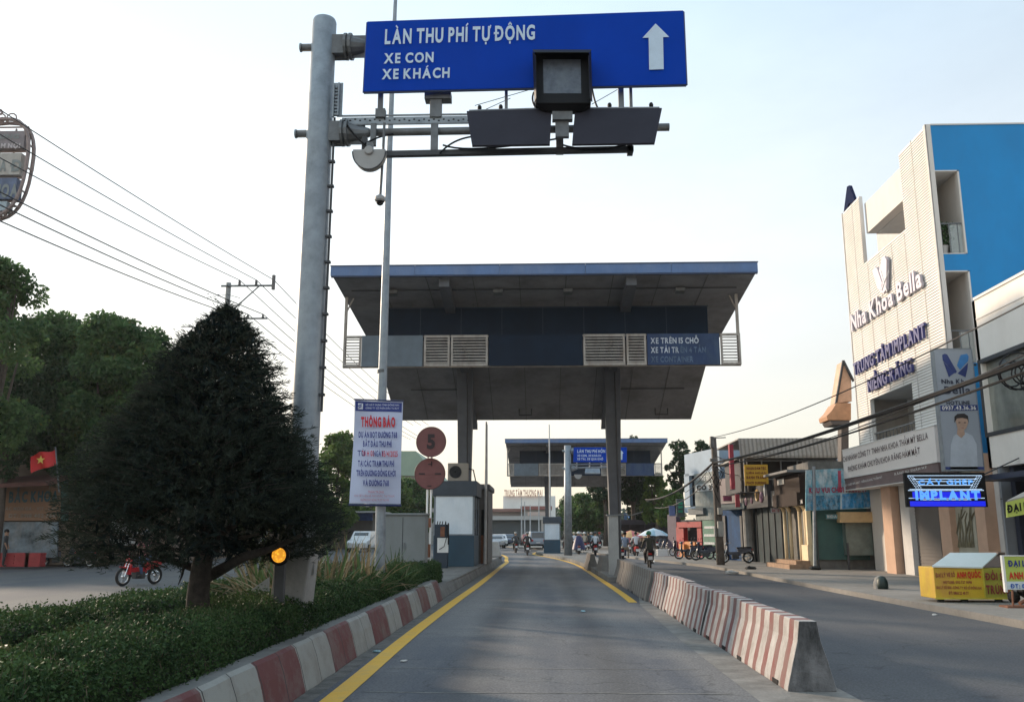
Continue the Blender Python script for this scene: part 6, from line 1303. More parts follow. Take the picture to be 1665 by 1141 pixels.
def front_board():
    Y = 18.9; F = Fr((8, Y), (12, Y)); x0 = P(1633, 940, Y).x; x1 = x0+1.1; z1 = P(1640, 904, Y).z; z0 = P(1640, 958, Y).z
    t = thing('ticket_board', 'green and yellow lettered board on legs cut off by the right edge of the view', 'sign', ((x0+x1)/2, Y+.2, .12))
    m_ = MB(); m_.box(x0, x1, Y, Y+.05, z0, z1); m_.build('board_panel', M('board_green', (.40, .50, .10), .5, .1, 1.5, dirt=(.5, .45, .1), damt=.5), t)
    m_ = MB(); m_.box(x0-.01, x0+.035, Y-.012, Y+.06, z0-.05, z1+.02); m_.box(x0+.035, x1, Y-.012, Y+.06, z1, z1+.02); m_.build('board_frame', white, t)
    m_ = MB(); m_.box(x0+.04, x1, Y-.006, Y, z0, z0+.16); m_.build('number_band', M('band_white', (.55, .62, .65), .5), t)
    rd = M('letter_strong_red', (0, 0, 0)); nv = M('letter_navy', (0, 0, 0)); F2 = Fr((8, Y-.012), (12, Y-.012))
    ptext('board_lettering', 'ĐẠI LÝ VÉ', F2, 1640, 920, 1693, 920, 9, nv, t, bold=.08); ptext('board_lettering', 'ANH QUỐC', F2, 1641, 940.5, 1700, 940.5, 10.5, rd, t, bold=.06); ptext('board_lettering', 'ĐT: 0943 727', F2, 1644, 955.5, 1700, 955.5, 6.5, M('letter_blue', (.02, .1, .4), .5), t, bold=.06)
    l = MB(); l.tube([(x0+.15, Y+.03, z0), (x0+.13, Y+.03, .14)], .02, 6); l.box(x0-.02, x0+.6, Y-.05, Y+.3, .12, .16); l.tube([(x0+.3, Y+.1, .2), (x0+.9, Y+.2, .45)], .04, 6); l.build('board_leg', rust, t)
    k = MB(); k.ball((x0+.75, Y+.5, .42), .2, 10, 6, (1.4, 1, .8)); k.ball((x0+.4, Y+.5, .3), .13, 8, 5); o = k.build('dark_bundle', black, None); tag(o, 'dark heap of bags on the pavement behind the green lettered board', 'bags')
front_board()
def hanging_board():
    Y = 19.8; c = [P(1637, 816, Y), P(1700, 800, Y), P(1700, 830, Y), P(1638, 841, Y)]; t = thing('hanging_board', 'greenish yellow awning valance with dark lettering at the right edge', 'sign', c[3])
    MB().prism(c, (0, .05, 0)).build('valance', M('board_green', (0, 0, 0)), t)
    u = (c[2]-c[3]).normalized(); text('board_lettering', 'ĐẠI LÝ VÉ SỐ', P(1639, 833, Y-.01), u, (0, 0, 1), 1.1, .15, black, t, bold=.08)
    m_ = MB(); m_.prism([c[0], c[1], P(1700, 785, Y+.5), P(1662, 803, Y+.5)], (0, 0, .03)); m_.build('awning_top', M('awning_grey', (.3, .28, .25), .6), t)
    m_ = MB(); m_.tube([(c[1].x+.0, Y+.3, .12), (c[1].x+.0, Y+.3, c[1].z+.1)], .03, 6); m_.build('awning_pole', galvd, t)
hanging_board()
def pavement_bits():
    c = G(1435, 957, .12); t = thing('drain_stub', 'dark round-topped bollard-like pipe stub standing on the pavement edge', 'pipe stub', c)
    m_ = MB(); m_.lathe(c, [(.14, 0), (.15, .1), (.14, .22), (.09, .31), (.03, .34)], 16); m_.build('stub_body', M('stub_green_black', (.015, .03, .025), .5), t, smooth=True); m_ = MB(); m_.lathe(c+Vector((0, .1, -.0)), [(.19, 0), (.19, .16), (.13, .3), (.05, .34)], 14); m_.build('stub_collar', concrete, t)
    rg = random.Random(4); tm = [M('litter_pale', (.5, .48, .45), .8, .3), M('litter_dark', (.03, .03, .03), .8), M('litter_blue', (.25, .4, .45), .7)]
    for i, (px, py, z, r, k, l) in enumerate(((1410, 968, .0, .13, 0, 'pale crumpled litter at the foot of the pavement kerb'), (1365, 961, .0, .09, 0, 'small pale litter bit at the road edge before the clinic'), (1520, 1000, 0, .045, 0, 'tiny white scrap on the side road'), (948, 994, .01, .04, 2, 'small pale scrap lying on the toll lane'),
                                              (1220, 925, .12, .18, 1, 'dark rubbish heap on the pavement near the concrete pole'), (1325, 926, .12, .2, 1, 'dark bundle at the foot of the tiled steps'), (612, 1060, .01, .04, 2, 'bluish flattened scrap beside the painted kerb'), (656, 1075, .01, .032, 0, 'white paper scrap near the yellow line'), (1190, 933, .02, .2, 0, 'broken concrete lump at the pavement corner'))):
        c = G(px, py, z); m_ = MB(); m_.ball(c+Vector((0, 0, r*.3)), r, 8, 5, (1.3, .9, .45)); m_.ball(c+Vector((r*.8, .05, r*.2)), r*.6, 7, 4, (1, 1.2, .5))
        m_.v = [(x+rg.uniform(-.2, .2)*r, y+rg.uniform(-.2, .2)*r, max(z, zz+rg.uniform(-.12, .12)*r)) for x, y, zz in m_.v]; o = m_.build('litter', tm[k], None); tag(o, l, 'litter')
pavement_bits()
def right_pole():
    c = G(1172, 918, .12); Y = c.y; zt = P(1158, 712, Y).z; t = thing('utility_pole', 'dark concrete utility pole with meter boxes on the right pavement', 'utility pole', c)
    xt = P(1160, 712, Y).x; m_ = MB(); m_.tube([c, ((c.x+xt)/2, Y, zt*.5), (xt, Y, zt)], [.2, .17, .13], 12); m_.build('pole_shaft', M('pole_dark', (.12, .105, .095), .85, .25, 3), t, smooth=True)
    F = Fr((5, Y-.2), (12, Y-.2)); m_ = MB(); F.pbox(m_, 1168, 825, 1175, 836, -.1, .2); F.pbox(m_, 1168, 847, 1177, 872, -.1, .2); F.pbox(m_, 1162, 857, 1165, 872, -.1, .1); each(m_, 'meter_box', M('meter_grey', (.3, .31, .3), .5, .2), t, .01)
    m_ = MB(); m_.tube([P(1157, 712, Y-.2), P(1180, 711, Y-.2)], .025, 5); m_.lathe(P(1158, 728, Y-.1), [(.1, 0), (.12, .2), (.1, .55)], 8); F.pbox(m_, 1155, 745, 1166, 750, -.1, .1); each(m_, 'top_fitting', galvd, t)
    k = MB(); rg = random.Random(8)
    for i in range(8): p = P(1164, rg.uniform(745, 775), Y-.2); k.tube([p, p+Vector((rg.uniform(-.4, .4), -.1, -.4)), p+Vector((rg.uniform(-.1, .2), 0, -1.2))], .02, 4)
    k.build('hanging_cable', black, t)
    wm = M('wire', (0, 0, 0)); g = 'cables along the right pavement'
    a = P(1160, 752, Y-.2); nr = P(1700, 575, 13.); 
    wire('thick black bundled cable sweeping from the right edge to the concrete pole', a, nr, .18, .05, black, g, n=20)
    wire('second thick cable under the bundled one', a+Vector((0, 0, -.15)), nr+Vector((.1, 0, -.12)), .26, .024, black, g, n=20)
    wire('thin single wire crossing high from the right edge to the pole top', P(1158, 711, Y), P(1720, 465, 14.), .35, .016, wm, g, n=20)
    wire('thin wire just above the thick bundled cable', P(1160, 745, Y), P(1700, 560, 13.), .55, .012, wm, g, n=20)
    b = P(1050, 812, 66.); wire('heavy cable dropping from the concrete pole to the left behind the trees', a, b, .5, .06, black, g); wire('thin cable dropping left below the heavy one', a+Vector((0, 0, -.6)), P(1065, 825, 70), .5, .03, wm, g)
    for i, (x0, y0, x1, y1, l) in enumerate(((1163, 745, 1115, 800, 'steep service wire to the pale blue building'), (1163, 740, 1210, 745, 'short service wire to the corrugated roof'), (1163, 760, 1212, 770, 'drooping service wire to the yellow sign'), (1163, 755, 1190, 735, 'short wire to the red blade sign'))):
        wire(l, P(x0, y0, Y-.2), P(x1, y1, Y+4), .2, .018, wm, g, n=8)
right_pole()
# tangle of cables hanging from the bundle near the right edge
m_ = MB(); rg = random.Random(2)
for i in range(7):
    c = P(1660, 600, 15); m_.torus(c+Vector((rg.uniform(-.25, .2), rg.uniform(-.1, .1), rg.uniform(-.25, .05))), rg.uniform(.15, .32), .014, 'Y', 16, 4)
o = m_.build('cable_coil', black, None); tag(o, 'loose coil of spare cable hanging from the thick bundle at the right edge', 'cable coil')

for px0, y0, px1, y1, Y, col, s, lc, l in ((1196, 803, 1203, 824, 43.6, (.30, .03, .05), None, None, 'narrow dark red board beside the black sign'), (1254, 826, 1268, 833, 41.8, (.35, .37, .38), 'GIẶT ỦI', (.3, .02, .03), 'small pale board with red lettering over the dark shop front'),
                                           (1176, 806, 1190, 814, 48.5, (.30, .06, .12), None, None, 'small crimson board on the pinkish wall'), (1344, 836, 1362, 843, 38.2, (.1, .3, .34), 'BIDA', (.6, .6, .6), 'small turquoise board on the teal shutter'), (1088, 822, 1098, 838, 58.5, (.1, .14, .3), None, None, 'small faded blue board left of the upright green sign')):
    F = Fr((6, Y), (16, Y)); m_ = MB(); F.pbox(m_, px0, y0, px1, y1, 0, .08); t = thing('small_board', l, 'sign', m_.v[0]); m_.build('board_panel', M('small_board_%d%d' % (int(col[0]*99), int(col[2]*99)), col, .6, .2, 4), t); m_ = MB(); F.pbox(m_, px0-.6, y0-.6, px1+.6, y0, -.02, .1); F.pbox(m_, px0-.6, y1, px1+.6, y1+.6, -.02, .1); m_.build('board_frame', galvd, t)
    if s: ptext('board_lettering', s, F, px0+1, y1-1.5, px1-1, y1-1.5, (y1-y0)*.6, M('small_letter_%d' % int(lc[0]*99), lc, .6), t, d=.1, bold=.05)
# ================================================================ trees
lf = leafmat('leaves_green', (.028, .07, .032), (.12, .20, .07), .5, .45, warm=(.16, .17, .05))
lfy = leafmat('leaves_yellow_green', (.04, .085, .025), (.15, .22, .06), .5, .4, warm=(.25, .24, .09))
lfd = leafmat('leaves_dark', (.012, .028, .016), (.045, .08, .035), .5, .2, warm=(.09, .11, .05))
def ptree(px, Y, ytop, rpx, label, mt, group=None, seed=0, **k):
    x = P(px, 866, Y).x; h = P(px, ytop, Y).z; r = rpx/1444*Y; return tree(label, x, Y, h, r, mt, group, seed=seed, **k)
ptree(-40, 37, 392, 90, 'tall loose tree at the left edge under the oval advertising tower', lf, seed=1, dens=520, clumps=60, leaf=.24, trunk_h=4.6)
ptree(60, 46.5, 482, 105, 'wide leafy tree on the far left roadside, second from the left edge', lf, seed=2, dens=420, clumps=95, leaf=.3, trunk_h=4.2)
ptree(170, 44, 474, 100, 'wide leafy tree behind the left flank of the conical conifer', lf, seed=3, dens=420, clumps=95, leaf=.3, trunk_h=3.6)
ptree(250, 54, 540, 75, 'rounded tree partly hidden by the conical conifer', lf, seed=4, dens=330, clumps=60, leaf=.32, trunk_h=3.5)
ptree(95, 45.5, 560, 105, 'low shaded tree standing behind the eatery board', lfd, seed=14, dens=300, clumps=50, leaf=.3, trunk_h=3.4)
ptree(-5, 41, 560, 80, 'low dark tree at the left edge behind the red flag', lfd, seed=15, dens=300, clumps=50, leaf=.28, trunk_h=4.4)
ptree(215, 50, 580, 90, 'low shaded tree behind the left side of the conical conifer', lfd, seed=16, dens=260, clumps=50, leaf=.3, trunk_h=3.4)
g = 'row of trees along the far side of the opposite road'
for i, (px, Y, yt, r, l) in enumerate(((545, 84, 690, 44, 'bright tree between the steel pole and the notice banner'), (480, 72, 705, 50, 'tree mostly hidden behind the steel pole'), (410, 66, 690, 60, 'tree hidden behind the right flank of the conical conifer'),
                                      (350, 60, 640, 60, 'tree hidden behind the middle of the conical conifer'), (600, 98, 735, 40, 'tree just left of the round red signs, behind the banner'), (668, 118, 775, 42, 'tree directly behind the lower round red sign'), (640, 108, 770, 34, 'dark tree between the banner and the cabinet'))):
    ptree(px, Y, yt, r, l, lf if i % 2 else lfy, g, seed=20+i, dens=300, clumps=75, leaf=.42, trunk_h=1.2)
ptree(841, 150, 845, 14, 'small dark round tree in the middle of the far road', lfd, seed=40, dens=60, clumps=20, leaf=.6, trunk_h=1)
g = 'trees beyond the second toll canopy'
for i, (px, Y, yt, r, l, m_, th) in enumerate(((1030, 92, 692, 30, 'tall tree right of the dark canopy column, above the far canopy', lfd, 5), (985, 104, 700, 28, 'tall tree directly behind the dark canopy column', lfd, 5), (950, 108, 798, 32, 'dense green tree under the far canopy', lf, 2), (982, 106, 800, 30, 'second dense tree under the far canopy', lf, 2), (925, 120, 800, 22, 'slim tree left of the far sign pole base', lf, 2),
                                             (1110, 88, 694, 24, 'tree crown rising over the pale blue building, left part', lfd, 6), (1148, 90, 696, 22, 'tree crown rising over the pale blue building, right part', lfd, 6), (1068, 86, 760, 26, 'tree with yellowish leaves between far canopy and red shop', lfy, 3), (1092, 80, 790, 28, 'low yellow green tree left of the upright green sign', lfy, 2.5), (1045, 96, 780, 26, 'dark tree behind the market umbrellas', lfd, 2.5))):
    ptree(px, Y, yt, r, l, m_, g, seed=50+i, dens=200, clumps=52, leaf=.42, trunk_h=th)
def woods():
    n = 26000; X = RNG.uniform(-260, 260, n); Y = 230+RNG.uniform(0, 60, n); Z = np.abs(RNG.normal(0, 3.2, n))+RNG.uniform(0, 1, n); Z *= .6+.4*np.sin(X*.09)+.3*np.sin(X*.31); Z = np.abs(Z)
    o = cards('far_woods', np.stack([X, Y, Z], 1), RNG.normal(size=(n, 3)), 2.4, 1.5, leafmat('leaves_far', (.05, .07, .06), (.11, .14, .10), .8, 0), None, origin=(0, 250, 0)); tag(o, 'distant strip of greenery along the horizon', 'woods', kind='stuff')
woods()
# ================================================================ left roadside
def simple_building(name, label, x0, x1, y0, y1, h, mt, roof=None, wins=0, face='-Y', wm=None, rz=.25):
    t = thing(name, label, 'building', ((x0+x1)/2, (y0+y1)/2, 0)); MB().box(x0, x1, y0, y1, 0, h).build('wall', mt, t)
    MB().box(x0-.3, x1+.3, y0-.3, y1+.3, h, h+rz).build('roof', roof or galvd, t)
    if wins:
        for i in range(wins):
            m_ = MB()
            if face == '-Y': w = (x1-x0)/wins; a = x0+w*(i+.25); m_.box(a, a+w*.5, y0-.05, y0+.02, h*.45, h*.75)
            else: w = (y1-y0)/wins; a = y0+w*(i+.25); m_.box(x1-.02, x1+.05, a, a+w*.5, h*.45, h*.75)
            m_.build('window', wm or glass, t)
    return t
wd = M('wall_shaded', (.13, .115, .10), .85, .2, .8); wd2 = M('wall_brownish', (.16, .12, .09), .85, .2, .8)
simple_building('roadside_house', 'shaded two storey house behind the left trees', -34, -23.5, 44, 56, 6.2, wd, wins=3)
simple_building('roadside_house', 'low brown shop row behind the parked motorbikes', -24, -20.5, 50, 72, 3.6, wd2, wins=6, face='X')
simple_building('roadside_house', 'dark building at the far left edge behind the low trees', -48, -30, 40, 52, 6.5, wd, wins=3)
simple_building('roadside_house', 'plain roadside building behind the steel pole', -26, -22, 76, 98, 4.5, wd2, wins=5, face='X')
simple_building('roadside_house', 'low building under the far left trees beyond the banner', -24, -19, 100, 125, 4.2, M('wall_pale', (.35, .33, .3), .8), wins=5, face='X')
def green_roof():
    Y = 128; t = thing('green_roofed_hall', 'large hall with a pale green gable roof behind the round signs', 'building', (P(660, 800, Y).x, Y, 0)); q = lambda x, y, d=0: P(x, y, Y+d)
    a, b, c_, d = q(590, 770), q(640, 733), q(676, 733), q(712, 775); MB().prism([a, b, c_, d], (0, 18, 0)).build('roof', M('roof_pale_green', (.27, .35, .27), .7, .1, .3), t); MB().box(a.x+.5, d.x-.5, Y+.5, Y+17, 0, a.z).build('wall', M('wall_pale', (0, 0, 0)), t)
green_roof()
def snack_shop():
    Y = 43; q = lambda x, y, d=0: P(x, y, Y+d); t = thing('roadside_stall', 'roadside eatery with a wide brown lettered board over pictured posters', 'shop', (P(30, 900, Y).x, Y, .1))
    bb = M('board_brown_orange', (.30, .17, .105), .7, .15, 1); MB().prism([q(-60, 784), q(98, 784), q(98, 846), q(-60, 846)], (0, .15, 0)).build('sign_board', bb, t); MB().prism([q(-60, 848), q(94, 848), q(92, 906), q(-60, 906)], (0, .12, 0)).build('poster_wall', M('poster_mixed', (.17, .21, .24), .7, .7, 1.6, dirt=(.32, .3, .28), damt=.8, dscale=1.2), t)
    MB().prism([q(99, 778), q(109, 778), q(108, 846), q(99, 846)], (0, .2, 0)).build('teal_post', M('teal_metal', (0, 0, 0)), t)
    lt = M('letter_teal', (.03, .10, .13), .6); l2 = M('letter_pale_brown', (.28, .24, .2), .7); F = Fr((-40, Y-.03), (0, Y-.03))
    ptext('board_lettering', 'CƠM', F, -38, 815, 6, 814, 15, lt, t, bold=.07); ptext('board_lettering', 'BẮC KHOA', F, 14, 816, 94, 814, 16, lt, t, bold=.07); ptext('board_lettering', 'CHUYÊN CÁC MÓN GÀ - VỊT - LẨU', F, -30, 829, 93, 829, 5, l2, t, bold=.05); ptext('board_lettering', 'ĐT: 0918 402 768', F, 14, 841, 90, 841, 6, l2, t, bold=.05)
    m_ = MB(); m_.prism([q(-60, 778), q(118, 770), q(120, 776), q(-60, 784)], (0, -2.2, -.5)); m_.build('shop_awning', M('awning_maroon', (.12, .05, .04), .8), t)
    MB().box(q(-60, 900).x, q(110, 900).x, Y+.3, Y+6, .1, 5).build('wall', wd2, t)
    cr = M('crate_red', (.3, .02, .025), .5, .2)
    for i, (x, l) in enumerate(((-6, 'red plastic crate at the left edge before the eatery'), (16, 'second red plastic crate before the eatery'), (40, 'third red plastic crate before the eatery'), (58, 'last red plastic crate, next to the parked motorbike'))):
        c = q(x, 905, -2.2); m_ = MB(); 
        for k in range(4): m_.box(c.x-.35, c.x+.35, c.y-.25, c.y+.25, .12+k*.16, .12+k*.16+.11)
        m_.box(c.x-.33, c.x+.33, c.y-.23, c.y+.23, .1, .7); o = m_.build('plastic_crate', cr, None); tag(o, l, 'crate', 'red crates in front of the eatery')
snack_shop()
def balcony():
    Y = 47.; q = lambda x, y, d=0: P(x, y, Y+d); t = thing('balcony_house', 'house with a small white railed balcony seen through the left trees', 'house', (P(130, 900, Y).x, Y+3, 0))
    MB().box(q(85, 800).x, q(165, 800).x, Y+1.4, Y+6, 0, 7.5).build('wall', M('wall_greywhite', (.26, .26, .25), .8), t); m_ = MB(); a, b = q(98, 752), q(158, 752); m_.box(a.x, b.x, Y, Y+1.4, a.z-.2, a.z); m_.build('balcony_slab', white, t)
    m_ = MB(); z1 = q(98, 727).z; m_.box(a.x, b.x, Y, Y+.06, z1, z1+.06)
    for i in range(11): x = a.x+(b.x-a.x)*i/10; m_.box(x-.025, x+.025, Y+.01, Y+.05, a.z, z1)
    m_.build('balcony_railing', white, t); MB().box(q(75, 768).x, q(170, 768).x, Y-.5, Y+1.4, q(90, 768).z-.2, q(90, 758).z).build('tiled_awning', M('tile_maroon', (.16, .07, .05), .8, .2), t)
balcony()
def price_board():
    Y = 46.5; a, b = P(170, 815, Y), P(222, 888, Y); t = thing('price_board', 'pale roadside board glimpsed through the lower left conifer branches', 'board', ((a.x+b.x)/2, Y, 0)); MB().box(a.x, b.x, Y, Y+.1, b.z, a.z).build('board_panel', M('board_pale_rows', (.5, .52, .52), .7, .5, 5, dirt=(.12, .13, .14), damt=.7, dscale=4), t)
    l = MB(); l.box(a.x+.2, a.x+.3, Y+.1, Y+.2, 0, a.z); l.box(b.x-.3, b.x-.2, Y+.1, Y+.2, 0, a.z); each(l, 'board_leg', galvd, t)
price_board()
def flag():
    Y = 38.; q = lambda x, y: P(x, y, Y); t = thing('national_flag', 'red flag with a yellow star hanging from a slanted pole over the eatery', 'flag', q(95, 800)); MB().tube([q(96, 800), q(90, 726)], .03, 6).build('flag_pole', galvd, t)
    n = 12; vs = []; c = [q(91, 729), q(49, 741), q(53, 768), q(88, 755)]
    for i in range(n+1):
        for j in range(7): u, v = i/n, j/6; p = c[0].lerp(c[1], u).lerp(c[3].lerp(c[2], u), v); p.y += .12*math.sin(u*9+v*2); p.z -= .05*math.sin(u*7); vs.append(p)
    o = MB().add(vs, [(i*7+j, i*7+j+1, (i+1)*7+j+1, (i+1)*7+j) for i in range(n) for j in range(6)]).build('flag_cloth', M('flag_red', (.55, .012, .012), .6, .1), t, smooth=True, rec=False)
    s = q(70, 748)+Vector((0, -.2, 0)); pts = [s+Vector((math.sin(math.pi*k/5)*(.2 if k % 2 == 0 else .08), 0, math.cos(math.pi*k/5)*(.2 if k % 2 == 0 else .08))) for k in range(10)]; MB().prism(pts, (0, .01, 0)).build('flag_star', M('star_yellow', (.7, .5, .1), .5), t)
flag()
# ================================================================ far background
pal = lambda n, c: M(n, c, .85, .12, .2)
def far_bits():
    def slabp(name, label, cat, px0, y0, px1, y1, Y, dep, mt, roof=None):
        a, b = P(px0, y1, Y), P(px1, y0, Y); t = thing(name, label, cat, ((a.x+b.x)/2, Y+dep/2, 0)); MB().box(a.x, b.x, Y, Y+dep, 0 if True else a.z, b.z).build('wall', mt, t)
        if roof: MB().box(a.x-.6, b.x+.6, Y-.8, Y+dep+.5, b.z, b.z+.6).build('roof', roof, t)
        return t
    t = slabp('distant_building', 'hazy pale big building in the far centre with reddish roof letters', 'building', 818, 806, 903, 870, 210, 20, pal('far_hazed_pale', (.74, .74, .72)))  # distance haze is put into the pale wall colour
    a = P(820, 806, 209.5); text('roof_lettering', 'TRUNG TÂM THƯƠNG MẠI', a, (1, 0, 0), (0, 0, 1), P(882, 806, 209.5).x-a.x, 1.35, M('letters_hazed_red', (.6, .36, .27), .7), t, bold=.06, thick=.3)  # letter red is paled in colour for the haze
    t = slabp('distant_building', 'long far building with a brown roof, left of centre', 'building', 798, 832, 852, 872, 170, 12, pal('far_greybrown', (.24, .22, .21)), pal('far_brown_roof', (.22, .13, .11)))
    t = slabp('distant_building', 'far cluster building with a dark red hipped roof', 'building', 852, 828, 892, 872, 165, 10, pal('far_grey', (.36, .35, .35)), pal('far_red_roof', (.24, .10, .09)))
    t = slabp('distant_building', 'far pale small house under the far canopy', 'building', 864, 838, 884, 872, 150, 8, pal('far_cream', (.5, .46, .42)), pal('far_cream2', (.5, .4, .36)))
    t = slabp('distant_building', 'low far shop with a long pale awning', 'building', 800, 845, 880, 878, 140, 6, pal('far_shopdark', (.10, .11, .11)), pal('far_awning', (.5, .48, .45)))
    for i, (px, y) in enumerate(((848, 808), (853, 815), (876, 800), (862, 820), (792, 690))):
        Y = 120 if i < 4 else 75; p = P(px, y, Y); o = MB().tube([(p.x, Y, 0), p], [.12, .06], 6).build('light_mast', M('mast_grey', (0, 0, 0)), None); tag(o, ['thin pale mast left of the far canopy post', 'second thin pale mast behind the small round tree', 'thin mast against the pale far building', 'short thin mast above the far cars', 'tall slender mast between booth and far canopy'][i], 'mast')
    p = P(893, 690, 78); o = MB().tube([(p.x, 78, 0), p], [.1, .05], 6).build('light_mast', M('mast_grey', (0, 0, 0)), None); tag(o, 'slender mast rising behind the far canopy roof', 'mast')
    Y = 100; t = thing('market_building', 'blue fronted small building behind the umbrellas', 'building', (P(1035, 860, Y).x, Y, 0)); a, b = P(1022, 832, Y), P(1050, 832, Y); MB().box(a.x, b.x, Y, Y+6, 0, a.z).build('wall', M('wall_market_blue', (.05, .16, .36), .7, .4, 1), t); MB().box(a.x+.3, b.x-.6, Y-.05, Y, 1, 2.6).build('door_opening', black, t)
    Y = 112; t = thing('market_building', 'pink and white small house behind the yellow green tree', 'building', (P(1062, 860, Y).x, Y, 0)); a, b = P(1052, 812, Y), P(1076, 812, Y); MB().box(a.x, b.x, Y, Y+6, 0, a.z).build('wall', M('wall_market_pink', (.45, .36, .4), .7, .3, 1), t); MB().box(a.x-.2, b.x+.2, Y-.5, Y+6, a.z, a.z+.4).build('roof', rust, t)
    Y = 88; t = thing('market_building', 'dark long stall roof behind the riders on the right', 'stall', (P(1030, 860, Y).x, Y, 0)); a, b = P(1000, 848, Y), P(1098, 852, Y); MB().box(a.x, b.x, Y, Y+4, 2.4, a.z+.2).build('stall_roof', M('stall_dark', (.05, .045, .06), .8, .3), t)
    m_ = MB()
    for i in range(5): x = a.x+(b.x-a.x)*i/4; m_.box(x-.06, x+.06, Y, Y+.12, .1, 2.4)
    m_.box(a.x, b.x, Y+2, Y+2.4, .1, 2.4); m_.build('stall_post', M('stall_dark', (0, 0, 0)), t)
    Y = 92; t = thing('blue_kiosk', 'small building with a blue sign seen between banner and cabinet on the left', 'shop', (P(580, 850, Y).x, Y, 0)); a, b = P(562, 832, Y), P(606, 846, Y); MB().box(a.x-4, b.x, Y, Y+5, 0, 3.6).build('wall', wd, t); MB().box(a.x, b.x, Y-.2, Y, b.z, a.z).build('shop_sign', M('sign_kiosk_blue', (.05, .1, .28), .6, .4), t); MB().box(a.x-3, b.x+1, Y-2, Y+5.5, 3.6, 3.75).build('roof', M('roof_pale_thin', (.4, .4, .4), .6), t)
far_bits()
# ================================================================ motorbikes and riders
def motorbike(label, loc, rot, body, cat='motorbike', group=None, seat=None, name='motorbike', plate=True, rack=False, lit=False):
    t = thing(name, label, cat, (0, 0, 0), group); bm_ = M('bike_'+body[0], body[1], .3, .1, 4, spec=.6)
    for y, nm in ((.62, 'front_wheel'), (-.58, 'rear_wheel')):
        w = MB(); w.torus((0, y, .28), .235, .045, 'X', 24, 8); o = w.build(nm, rubber, t, smooth=True)
        s = MB(); s.torus((0, y, .28), .19, .014, 'X', 20, 5); s.lathe((-.04, y, .28), [(.05, 0), (.05, .08)], 10, 'X')
        for k in range(10): a = k*math.pi/5; s.tube([(0, y, .28), (0, y+.19*math.cos(a), .28+.19*math.sin(a))], .006, 4)
        s.build('wheel_rim', chrome, o)
    f = MB(); f.tube([(-.06, .62, .28), (-.06, .47, .7), (-.05, .42, .86)], .02, 6); f.tube([(.06, .62, .28), (.06, .47, .7), (.05, .42, .86)], .02, 6); f.build('front_fork', chrome, t)
    b = MB()   # leg shield, underbone, tail
    b.prism([(-.17, .50, .62), (-.12, .47, .34), (.12, .47, .34), (.17, .50, .62), (.1, .46, .86), (-.1, .46, .86)], (0, -.06, 0)); b.hexa([(-.07, .44, .34), (.07, .44, .34), (.07, .5, .34), (-.07, .5, .34), (-.07, .40, .8), (.07, .40, .8), (.07, .46, .8), (-.07, .46, .8)])
    b.hexa([(-.08, -.2, .36), (.08, -.2, .36), (.07, .42, .42), (-.07, .42, .42), (-.08, -.2, .56), (.08, -.2, .56), (.06, .42, .55), (-.06, .42, .55)])
    b.hexa([(-.11, -.72, .58), (.11, -.72, .58), (.12, -.1, .42), (-.12, -.1, .42), (-.09, -.78, .74), (.09, -.78, .74), (.12, -.05, .7), (-.12, -.05, .7)]); b.build('body_panel', bm_, t, bevel=.02)
    b = MB(); b.hexa([(-.06, .38, .5), (.06, .38, .5), (.06, .74, .56), (-.06, .74, .56), (-.06, .38, .55), (.06, .38, .55), (.05, .76, .6), (-.05, .76, .6)]); b.build('front_fender', bm_, t, bevel=.01)
    s = MB(); s.hexa([(-.11, -.75, .745), (.11, -.75, .745), (.12, .0, .705), (-.12, .0, .705), (-.09, -.74, .81), (.09, -.74, .81), (.1, -.02, .775), (-.1, -.02, .775)]); s.build('seat', black, t, bevel=.02)
    h = MB(); h.tube([(-.34, .30, 1.0), (-.2, .38, .98), (0, .42, .94), (.2, .38, .98), (.34, .30, 1.0)], .016, 6); h.build('handlebar', steeld, t)
    h = MB(); h.ball((0, .45, .92), .1, 10, 6, (1.2, .8, .85)); h.build('headlight_cowl', bm_, t, smooth=True); h = MB(); h.ball((0, .52, .92), .06, 8, 6, (1.2, .6, .9)); h.build('headlight', M('lamp_glass', (.6, .6, .55), .2, .05), t)
    for s_ in (-1, 1):
        mr = MB(); mr.tube([(.22*s_, .38, .98), (.28*s_, .37, 1.14)], .007, 4); mr.ball((.29*s_, .36, 1.17), .05, 8, 5, (1.2, .3, .8)); mr.build('mirror', black, t)
    e = MB(); e.tube([(.1, .2, .3), (.13, -.2, .26), (.15, -.55, .33), (.15, -.85, .36)], [.02, .025, .045, .04], 8); e.build('exhaust_pipe', chrome, t); e = MB(); e.box(-.1, .1, -.12, .22, .2, .42); e.tube([(-.22, .05, .24), (.22, .05, .24)], .02, 6); e.build('engine', steeld, t, bevel=.02)
    l = MB(); l.hexa([(-.08, -.80, .64), (.08, -.80, .64), (.08, -.74, .64), (-.08, -.74, .64), (-.07, -.81, .71), (.07, -.81, .71), (.07, -.75, .71), (-.07, -.75, .71)]); l.build('tail_light', M('tail_red', (.45, .01, .01), .3, .05), t)
    if plate: l = MB(); l.box(-.10, .10, -.85, -.84, .42, .57); l.build('number_plate', M('plate_white', (.7, .7, .7), .5, .03), t); l = MB(); l.hexa([(-.06, -.84, .38), (.06, -.84, .38), (.06, -.72, .58), (-.06, -.72, .58), (-.06, -.86, .38), (.06, -.86, .38), (.06, -.76, .6), (-.06, -.76, .6)]); l.build('rear_mudguard', black, t)
    t.location = loc; t.rotation_euler.z = rot; return t
